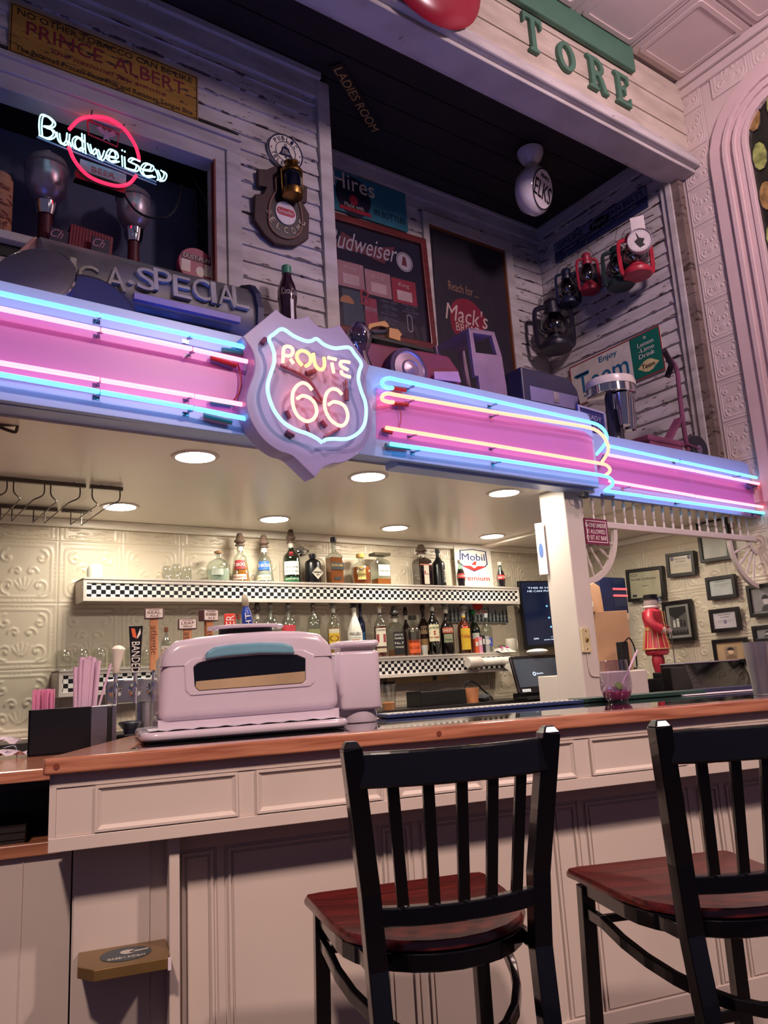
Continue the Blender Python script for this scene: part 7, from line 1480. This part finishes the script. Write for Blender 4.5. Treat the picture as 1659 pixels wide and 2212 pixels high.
p = atb(1405, 1502, 1.07); t = thing('pen', 'black and clear pen lying beside the cocktail glass', 'pen', BM(p.x, p.y, 1.076)); G().tube([(-.09, 0, 0), (.01, 0, 0)], .006, 8).obj('barrel', m_blk, t, smooth=True); G().tube([(.01, 0, 0), (.045, 0, 0), (.055, 0, 0)], .006, 8, taper=[1, 1, .3]).obj('clear_tip', m_chrome, t, smooth=True)
p, q = atb(1440, 1503, 1.07), atb(1659, 1490, 1.07); t = thing('paper_sheet', 'white sheet of paper lying on the counter at the right', 'paper', BM(0, 0, 1.07)); G().prism([(p.x, p.y-.12), (p.x+.5, p.y-.13), (p.x+.62, p.y-.0), (p.x+.06, p.y-.0)], 0, .0015).obj('sheet', pap, t)
p = atb(1655, 1500, 1.07); t = thing('tall_plastic_cup', 'tall frosted cup cut off by the right edge of the counter', 'cup', BM(p.x+.012, p.y+.03, 1.07)); H = atv(1640, 1386, p.y+.03).z-1.07
G().lathe([(.001, 0), (.032, 0), (.046, H), (.044, H), (.03, .004)], 24, cap=False).obj('cup_wall', glassm('frosted lilac cup', (200, 190, 206), .6, .4), t, smooth=True)
# ---------------- alcove on the right
lw = thing('low_white_cabinet', 'low white painted cabinet just right of the post', 'cabinet', Matrix.Translation((3.27, 2.95, 0)))
a_, b_ = at(1397, 1447, 1, 2.95), at(1397, 1492, 1, 2.95); G().box(0, a_.x-3.27, 0, .25, 0, a_.z).box(.72, .95, .25, .72, 0, a_.z).obj('cabinet_body', m_white, lw, bevel=.004); G().box(0, .012, -.004, 0, 1.02, a_.z-.01).obj('edge_bead', m_white, lw)
ZW = a_.z
sc2 = thing('side_counter', 'dark counter along the right wall under the framed certificates', 'counter', Matrix.Translation((3.9, 3.0, 0)))
G().box(a_.x-3.9+.02, 1.09, -.05, .19, .995, 1.03).box(.49, 1.09, .19, .9, .995, 1.03).obj('worktop', m_lam, sc2, bevel=.003); G().box(a_.x-3.9+.02, 1.08, 0, .19, 0, .995).box(.49, 1.08, .19, .88, 0, .995).obj('cabinet', m_lam, sc2)
# cardboard boxes
a_, b_, c_ = at(1285, 1327, 1, 3.5), at(1323, 1322, 1, 3.5), at(1360, 1326, 1, 3.5)
card = mat('brown cardboard', (168, 126, 98), .7, var=.06)
zc = at(1323, 1322, 1, 3.5).z
t = thing('cardboard_box', 'tall brown cardboard box standing on the low white cabinet', 'box', Matrix.Translation((a_.x, 3.5, ZW)))
G().prism([(0, .0), (b_.x-a_.x, -.12), (c_.x-a_.x, .02), (c_.x-a_.x-.16, .2), (.0, .2)], 0, zc-ZW).obj('carton', card, t, bevel=.002); G().box(b_.x-a_.x-.002, b_.x-a_.x+.012, -.125, -.12, zc-ZW-.06, zc-ZW-.02).obj('torn_flap', mat('pale torn card', (210, 190, 170), .8), t)
M_, w_, h_ = sheet(1, 3.62, (1312, 1243), (1348, 1241), (1357, 1318), (1318, 1322))
t = thing('lit_cooler_box', 'dark navy appliance box with two red lit bars on top of the carton', 'appliance', Matrix.Translation((M_.translation.x-.02, 3.62, zc)))
G().box(-.16, .12, 0, .08, 0, h_).obj('casing', mat('navy appliance', (26, 34, 76), .3), t, bevel=.006); G().box(-.03, .115, -.002, 0, .05, h_-.01).obj('door_glass', mat('dark blue glass', (20, 34, 90), .1), t)
for z_ in (.12, h_-.09): G().box(-.03, .12, -.008, 0, z_, z_+.014).obj('red_bar', glow('red strip light', (1, .12, .14), 1.3), t)
M_, w_, h_ = sheet(1, 3.45, (1276, 1247), (1311, 1244), (1319, 1298), (1284, 1306))
t = thing('kraft_bag', 'brown kraft paper bag on the carton beside the post', 'bag', frame(Vector((M_.translation.x, 3.5, zc+h_/2)), (1, .2, 0), (0, 0, 1)))
G().prism([(-w_/2, -h_/2), (w_/2+.01, -h_/2), (w_/2, h_*.2), (w_/2-.01, h_/2), (0, h_*.62), (-w_/2, h_/2)], -.06, 0).obj('bag_body', mat('kraft paper', (186, 142, 112), .8, bump=.4), t, bevel=.003); G().box(-w_/2+.01, -w_/2+.04, -h_*.3, -h_*.1, 0, .001).obj('sticker', crm, t)
t = thing('black_charger', 'black charger box with dangling cable right of the carton', 'charger', Vector((4.185, 3.3, ZW))); za = at(1374, 1385, 1, 3.3).z-ZW
G().box(-.03, .03, 0, .05, 0, za).obj('casing', m_blk, t, bevel=.004); G().tube(catmull([(.0, 0, za), (.05, 0, za+.02), (.09, 0, za-.05), (.09, 0, za-.16), (.06, 0, .01)], 6), .005, 6).obj('cord', m_blk, t, smooth=True)
# age notice
M_, w_, h_ = sheet(1, 2.772, (1260, 1118), (1308, 1123), (1318, 1179), (1266, 1174)); M_ = FB(M_.translation+Vector((.004, 0, 0)))
t = thing('age_notice', 'plum age limit notice with white lettering hanging beside the post', 'sign', M_)
G().box(-w_/2, w_/2, -h_/2, h_/2, -.006, 0).obj('plate', mat('plum plastic', (122, 38, 74), .35), t, bevel=.001); wl = lab('w', Wt)
i_ = .012; G().ring([(-w_/2+i_, -h_/2+i_), (w_/2-i_, -h_/2+i_), (w_/2-i_, h_/2-i_), (-w_/2+i_, h_/2-i_)], [(-w_/2+i_+.004, -h_/2+i_+.004), (w_/2-i_-.004, -h_/2+i_+.004), (w_/2-i_-.004, h_/2-i_-.004), (-w_/2+i_+.004, h_/2-i_-.004)], 0, .001).obj('white_rule', wl, t)
G().text('O-ONE UNDER', 0-.006, h_*.24, w_*.88, h_*.17, 0, .0015).text('21 ALLOWED', -.008, 0, w_*.80, h_*.17, 0, .0015).text('O SIT AT BAR', -.006, -h_*.24, w_*.86, h_*.17, 0, .0015).obj('lettering', wl, t)
# paper cling on the post and wall box with wire
M_ = frame(Vector((3.112, 2.935, at(1188, 1180, 1, 2.9).z)), (.42, -.9, 0), (0, 0, 1))
t = thing('paper_notice', 'curled pale paper notice taped to the left side of the post', 'paper', M_); G().box(-.018, .03, -.15, .13, 0, .003).obj('sheet', pap, t); G().prism(oval(.012, .04, 12, .004, -.02), .003, .004).obj('blue_print', mat('blue red print', (80, 110, 170), .6), t)
a_ = at(1230, 1384, 1, 2.75)
t = thing('switch_plate', 'cream rectangular jack plate on the front of the post', 'switch plate', FB((a_.x+.028, 2.749, a_.z)))
t.matrix_world = frame(Vector((3.134, 2.775, a_.z)), (0, -1, 0), (0, 0, 1)) if False else FB((3.172, 2.749, a_.z))
G().prism(rrect(.062, .125, .006), 0, .012).obj('plate', mat('aged cream plastic plate', (206, 192, 150), .4), t, bevel=.002); G().lathe([(.010, .012), (.008, .02)], 12).obj('jack', m_brass, t)
for z_ in (-.045, .045): G().lathe([(.004, .012), (.003, .015)], 8, (0, z_, 0)).obj('screw', m_brass, t)
t = thing('white_wire', 'thin white wire running down the post from the jack plate', 'cord', Vector((3.175, 2.745, 0))); G().tube(catmull([(0, 0, a_.z-.06), (.0, 0, 1.22), (.012, 0, 1.17), (.06, 0, 1.16), (.088, 0, 1.16)], 5), .003, 6).obj('cord', m_white, t, smooth=True)
# framed pictures on the right wall
bf = mat('black picture frame', (20, 18, 20), .3)
pgl = mat('certificate paper', (196, 192, 176), .25, coat=.6)
FR_ = [((1501.6, 1127), (1569, 1114.6), (1582, 1207), (1517, 1217), 'tall black framed notice with white mat, highest on the right wall', 'doc', (190, 190, 180)),
       ((1438, 1197.6), (1497.5, 1189), (1505.7, 1242), (1443.5, 1248), 'black framed certificate with two seals, above the fair photo', 'cert', (206, 196, 176)),
       ((1353.6, 1231.6), (1432.4, 1221.7), (1436.6, 1295), (1357, 1301), 'large black framed food safety certificate behind the guard statuette hat', 'safe', (176, 172, 146)),
       ((1521.8, 1249), (1586, 1239.7), (1594.8, 1290), (1532, 1297), 'black framed pale blank looking certificate below the tall notice', 'doc', (180, 188, 186)),
       ((1427.5, 1302.7), (1492, 1293), (1504.4, 1383), (1443.5, 1387), 'black framed black and white photo of people in a street', 'photo', (150, 150, 144)),
       ((1532, 1318), (1595.7, 1309.7), (1601, 1362), (1537.6, 1367), 'black framed licence with lilac seal, second from the bottom', 'seal', (190, 184, 190)),
       ((1539.8, 1381.6), (1613.7, 1376.6), (1619, 1430), (1544.5, 1436), 'black framed sepia portrait of a smiling person, lowest of the frames', 'portrait', (176, 150, 116)),
       ((1611.5, 1266), (1689, 1255), (1695, 1327), (1622, 1334.6), 'black framed grey picture of a person in a round hat at the right edge', 'photo2', (120, 118, 118)),
       ((1624.7, 1352.6), (1690, 1345), (1695, 1382), (1629, 1388.6), 'black framed grey face picture at the right edge, under the round hat picture', 'photo3', (120, 118, 118))]
for a, b, c, d, lb_, kd, cc in FR_:
    M_, w_, h_ = sheet(0, 4.965, a, b, c, d); t = thing('picture_frame', lb_, 'picture', M_, 'frames on the right wall'); fw = .025
    o = [(-w_/2, -h_/2), (w_/2, -h_/2), (w_/2, h_/2), (-w_/2, h_/2)]; i_ = [(x-math.copysign(fw, x), y-math.copysign(fw, y)) for x, y in o]
    G().ring(o, i_, -.02, .012).obj('frame', bf, t, bevel=.003)
    pic = G().box(-w_/2+fw, w_/2-fw, -h_/2+fw, h_/2-fw, -.02, 0).obj('print', mat('print %d %d %d' % cc, cc, .2, var=.08, coat=.6), t); W_, H_ = w_-2*fw, h_-2*fw
    ik = lab('grey ink', (96, 92, 92))
    if kd == 'doc': G().text('PUBLIC NOTICE', 0, H_*.38, W_*.5, H_*.05, 0, .001).text('whereas the said premises', 0, H_*.2, W_*.7, H_*.03, 0, .001).text('shall be kept in view', 0, H_*.1, W_*.6, H_*.03, 0, .001).obj('lettering', ik, pic)
    if kd == 'safe': G().text('ServSafe Certification', -W_*.05, H_*.22, W_*.8, H_*.09, 0, .001).ring(oval(W_*.1, H_*.05, 16, -W_*.35, H_*.38), oval(W_*.085, H_*.035, 16, -W_*.35, H_*.38), 0, .001).box(-W_*.44, -W_*.30, -H_*.45, -H_*.36, 0, .001).text('name', 0, -H_*.05, W_*.2, H_*.03, 0, .001).obj('lettering', lab('dark ink', (50, 46, 46)), pic)
    if kd in ('cert', 'seal'):
        G().text('State of Maine', 0, H_*.33, W_*.55, H_*.07, 0, .001).text('LICENSE', 0, H_*.18, W_*.4, H_*.06, 0, .001).box(-W_*.3, W_*.3, -H_*.02, -H_*.01, 0, .001).box(-W_*.34, W_*.34, -H_*.12, -H_*.11, 0, .001).obj('lettering', ik, pic)
        for s in ((-1, 1) if kd == 'cert' else (0,)): G().prism(oval(W_*.07, W_*.08, 14, s*W_*.38, H_*(.36 if kd == 'cert' else -.12)), 0, .001).obj('seal', lab('lilac ink', (120, 110, 140)), pic)
    if kd == 'photo':
        dk, md, lt = lab('photo black', (40, 38, 38)), lab('photo grey', (96, 94, 92)), lab('photo white', (210, 208, 200))
        G().box(-W_*.36, W_*.36, -H_*.42, H_*.42, 0, .0006).obj('photo_area', md, pic); G().prism([(-W_*.36, H_*.2), (-W_*.1, H_*.05), (W_*.36, H_*.25), (W_*.36, H_*.42), (-W_*.36, H_*.42)], .0006, .001).box(-W_*.36, W_*.36, -H_*.42, -H_*.28, .0006, .001).obj('dark_shapes', dk, pic)
        for x_, hh in ((-.2, .3), (-.04, .34), (.1, .3), (.24, .28)): G().prism(oval(W_*.05, H_*.035, 10, W_*x_, H_*(hh-.3)), .001, .0014).box(W_*(x_-.05), W_*(x_+.05), -H_*.18, H_*(hh-.34), .001, .0014).obj('figure_shape', lt if x_ < .05 else dk, pic); G().box(W_*(x_-.04), W_*(x_-.01), -H_*.34, -H_*.18, .001, .0014).box(W_*(x_+.01), W_*(x_+.04), -H_*.34, -H_*.18, .001, .0014).obj('leg_shape', md, pic)
    if kd in ('photo2', 'photo3', 'portrait'):
        base = (120, 96, 70) if kd == 'portrait' else (64, 62, 62); sk = (206, 176, 140) if kd == 'portrait' else (190, 186, 182)
        if kd == 'portrait': G().box(-W_*.22, W_*.22, -H_*.45, H_*.25, 0, .0006).obj('photo_area', lab('sepia', (140, 120, 96)), pic)
        else: G().box(-W_*.44, W_*.44, -H_*.44, H_*.44, 0, .0006).obj('photo_area', lab('mid grey', (130, 128, 128)), pic)
        G().prism([(-W_*.2, -H_*.44), (-W_*.14, -H_*.26), (0, -H_*.18), (W_*.14, -H_*.26), (W_*.2, -H_*.44)], .0006, .001).obj('shoulder_shape', lab('b%d' % base[0], base), pic)
        G().prism(oval(W_*.10, H_*.16, 16, 0, -H_*.03), .001, .0014).obj('face_shape', lab('s%d' % sk[0], sk), pic); G().prism([(W_*.13*math.cos(a), H_*.04+H_*.17*math.sin(a)) for a in [math.pi*k/10 for k in range(11)]], .0014, .0018).obj('hair_shape', lab('dk hair', (36, 32, 32)), pic)
# guard statuette
bz = at(1425, 1465, 1, 3.3).z
t = thing('guard_statuette', 'painted guard statuette in red gold striped coat and black hat on a black base', 'statuette', Matrix.Translation((at(1427, 1465, 1, 3.3).x, 3.3, 1.03)) @ Matrix.Rotation(.45, 4, 'Z'))
rdm, gdm, skm = mat('statuette red paint', (178, 46, 62), .4, var=.08), mat('gold paint', (206, 170, 110), .4), mat('pale statue paint', (206, 190, 190), .5)
hb = bz-1.03; G().box(-.11, .11, -.07, .08, 0, hb).obj('base', m_blk, t, bevel=.002)
Hs = at(1405, 1285, 1, 3.3).z-bz
def sz(f): return hb+Hs*f
for s in (-1, 1):
    G().lathe([(.022, sz(.07)), (.032, sz(.16)), (.034, sz(.22)), (.028, sz(.27)), (.036, sz(.29))], 12, (s*.042, 0, 0)).obj('stocking_leg', rdm, t, smooth=True)
    G().lathe([(.036, sz(.285)), (.037, sz(.29)), (.036, sz(.295))], 12, (s*.042, 0, 0), cap=False).obj('garter', gdm, t)
    G().prism([tuple(v[:2]) for v in catmull([(-.022, .03, 0), (.022, .03, 0), (.026, -.04, 0), (.0, -.07, 0), (-.026, -.04, 0)], 3, True)], hb, sz(.07), Matrix.Translation((s*.045, 0, 0))).obj('shoe', m_blk, t, bevel=.006)
G().lathe([(.085, sz(.27)), (.10, sz(.30)), (.10, sz(.34)), (.075, sz(.36))], 20, sy=.75).obj('breeches', rdm, t, smooth=True)
G().lathe([(.118, sz(.34)), (.115, sz(.36)), (.085, sz(.56)), (.078, sz(.60)), (.095, sz(.72)), (.092, sz(.79)), (.05, sz(.83)), (.035, sz(.84))], 24, sy=.72).obj('coat', rdm, t, smooth=True)
for k in range(14):
    a = 2*math.pi*k/14; G().tube([(.120*math.cos(a), .120*.73*math.sin(a), sz(.345)), (.087*math.cos(a), .087*.73*math.sin(a), sz(.565))], .003, 5).obj('gold_stripe', gdm, t)
for zf, r in ((.345, .120), (.575, .083), (.595, .081)): G().tube([(r*math.cos(2*math.pi*k/24), r*.73*math.sin(2*math.pi*k/24), sz(zf)) for k in range(24)], .004, 5, closed=True).obj('gold_braid', gdm, t)
g = G(); g.tube([(-.03, -.074, sz(.60)), (-.045, -.068, sz(.80))], .003, 5).tube([(.03, -.074, sz(.60)), (.045, -.068, sz(.80))], .003, 5)
for k in range(4): g.box(-.022, .022, -.094+.006*k, -.088+.006*k, sz(.37+.05*k), sz(.372+.05*k)+.002)
o = g.obj('gold_trim', gdm, t); o['kind'] = 'stuff'
for s in (-1, 1):
    G().tube(catmull([(s*.085, 0, sz(.78)), (s*.125, -.0, sz(.70)), (s*.13, -.02, sz(.62)), (s*.105, -.06, sz(.57))], 5), .030, 10).obj('sleeve', rdm, t, smooth=True); G().lathe([(.028, -.006), (.029, 0), (.028, .006)], 10, (s*.103, -.062, sz(.565))).obj('cuff', gdm, t, smooth=True); G().ball((s*.098, -.075, sz(.56)), .020, 10, 7).obj('hand', skm, t, smooth=True)
G().lathe([(.052, sz(.83)), (.058, sz(.85)), (.050, sz(.865))], 18).obj('ruff', skm, t, smooth=True)
G().lathe([(.030, sz(.85)), (.046, sz(.875)), (.050, sz(.91)), (.046, sz(.945)), (.03, sz(.96))], 18).prism([(-.009, -.05), (.009, -.05), (0, -.068)], sz(.895), sz(.91)).obj('head', skm, t, smooth=True)
G().lathe([(.066, sz(.945)), (.066, sz(.952)), (.045, sz(.955)), (.047, sz(.995)), (.043, sz(1.0))], 20).obj('hat', m_blk, t, smooth=True)
for s in (-1, 1): G().lathe([(.016, 0), (.014, .006)], 14, T=Matrix.Translation((s*.020, -.052, sz(.94))) @ Matrix.Rotation(math.pi/2, 4, 'X')).obj('sunglass_lens', mat('blue mirror lens', (110, 150, 200), .08, .8), t, smooth=True)
G().tube([(.105, -.085, hb), (.102, -.085, sz(.60))], .0035, 6).obj('staff', m_steel, t)
# black tray box at the right
M_, w_, h_ = sheet(1, 2.97, (1484, 1438), (1636, 1422), (1650, 1476), (1500, 1480))
t = thing('black_display_box', 'glossy black slanted box on the side counter at the right', 'box', Matrix.Translation((M_.translation.x, 2.98, 1.03)))
z1 = M_.translation.z+h_/2-1.03; G().hexa([(-w_/2, -.02, 0), (w_/2, -.02, 0), (w_/2, .2, 0), (-w_/2, .2, 0), (-w_/2, .03, z1), (w_/2, .03, z1), (w_/2, .2, z1), (-w_/2, .2, z1)]).obj('casing', mat('glossy black', (14, 14, 18), .12, coat=.8), t, bevel=.003); G().box(-w_/2, w_/2, .02, .2, z1, z1+.006).obj('painted_lit_edge', mat('painted edge light', (170, 160, 180), .4), t)  # pale strip painted as the lit top edge of the box
# ---------------- glass racks under the soffit
rk = mat('brown bronze wire', (92, 82, 76), .35, .7)
def rack(label, x0, x1, xb1, chans):
    t = thing('glass_rack', label, 'glass rack', Vector(((x0+x1)/2, 3.8, ZC))); bpy.context.view_layer.update()
    kid(G().box(x0, x1, 3.56, 3.58, ZC-.022, ZC-.004).obj('front_rail', rk, None), t); kid(G().box(x0 if x0 > .8 else x0, xb1, 4.09, 4.11, ZC-.022, ZC-.004).obj('back_rail', rk, None), t)
    for c in chans:
        for s in (-1, 1):
            xo, xi = c+s*.062, c+s*.026
            P = catmull([(xo, 3.57, ZC-.02), (xo, 3.57, ZC-.055), (xo-s*.008, 3.575, ZC-.072), (xi+s*.006, 3.60, ZC-.082), (xi, 3.62, ZC-.084)], 4)+[Vector((xi, 4.10, ZC-.084)), Vector((xi, 4.10, ZC-.02))]
            kid(G().tube(P, .0032, 6).obj('wire_runner', rk, None, smooth=True), t)
    for x in (x0+.05, x1-.05): kid(G().lathe([(.004, -.004), (.004, 0)], 6, (x, 3.57, ZC)).obj('screw', rk, None), t)
rack('long bronze wire stemware rack at the left under the cream ceiling', .40, .905, .905, [.52, .67, .82]); rack('short bronze wire stemware rack with one channel, beside the long one', .925, 1.07, 1.07, [.997])
a_ = at(30, 905, 2, ZC)
t = thing('hanging_wire_hook', 'dark bent wire rack end hanging at the left behind the sign', 'hook', Vector((a_.x, a_.y, ZC))); bpy.context.view_layer.update()
H3 = lambda x, y: at(x, y, 1, 2.86)
kid(G().tube(catmull([H3(57, 880), H3(53, 900), H3(45, 913), H3(30, 918), H3(-20, 918)], 4), .006, 6).obj('wire_runner', rk, None, smooth=True), t); kid(G().tube(catmull([H3(38, 912), H3(36, 928), H3(28, 933), H3(-20, 915)], 4), .006, 6).obj('wire_runner', rk, None, smooth=True), t)
# ---------------- gold door sign box on the lower wall
gz = .585
M_ = BM(0, 0, 0)
t = thing('gold_sign_box', 'brass coloured cut corner box sign with blue oval emblem, standing out from the lower wall', 'box', M_)
gold = mat('dull antique gold', (134, 106, 66), .32, .5, var=.1); P = [(.125, .0), (.303, .0), (.303, VW-.007), (.087, VW-.007), (.087, .045)]
zt_ = .575
G().prism(P, zt_-.026, zt_).obj('box_body', gold, t, bevel=.002)
TT_ = Matrix.Translation((.2, .085, zt_)); G().prism(oval(.062, .055, 28), 0, .0012, TT_).obj('blue_oval', mat('dark teal print2', (34, 56, 66), .35), t); G().text('GREEN ROOM', 0, -.03, .09, .012, .0012, .001).prism(oval(.018, .016, 16, .004, .012), .0012, .002).prism([(.01, .004), (.055, .012), (.055, .018), (.01, .012)], .0012, .002).obj('lettering', mat('pale print', (190, 186, 176), .5), t, T=TT_)
G().box(.296, .304, -.002, .006, zt_-.028, zt_+.0).obj('torn_tape', pap, t)
# beer sign transformer lead etc. are parts above
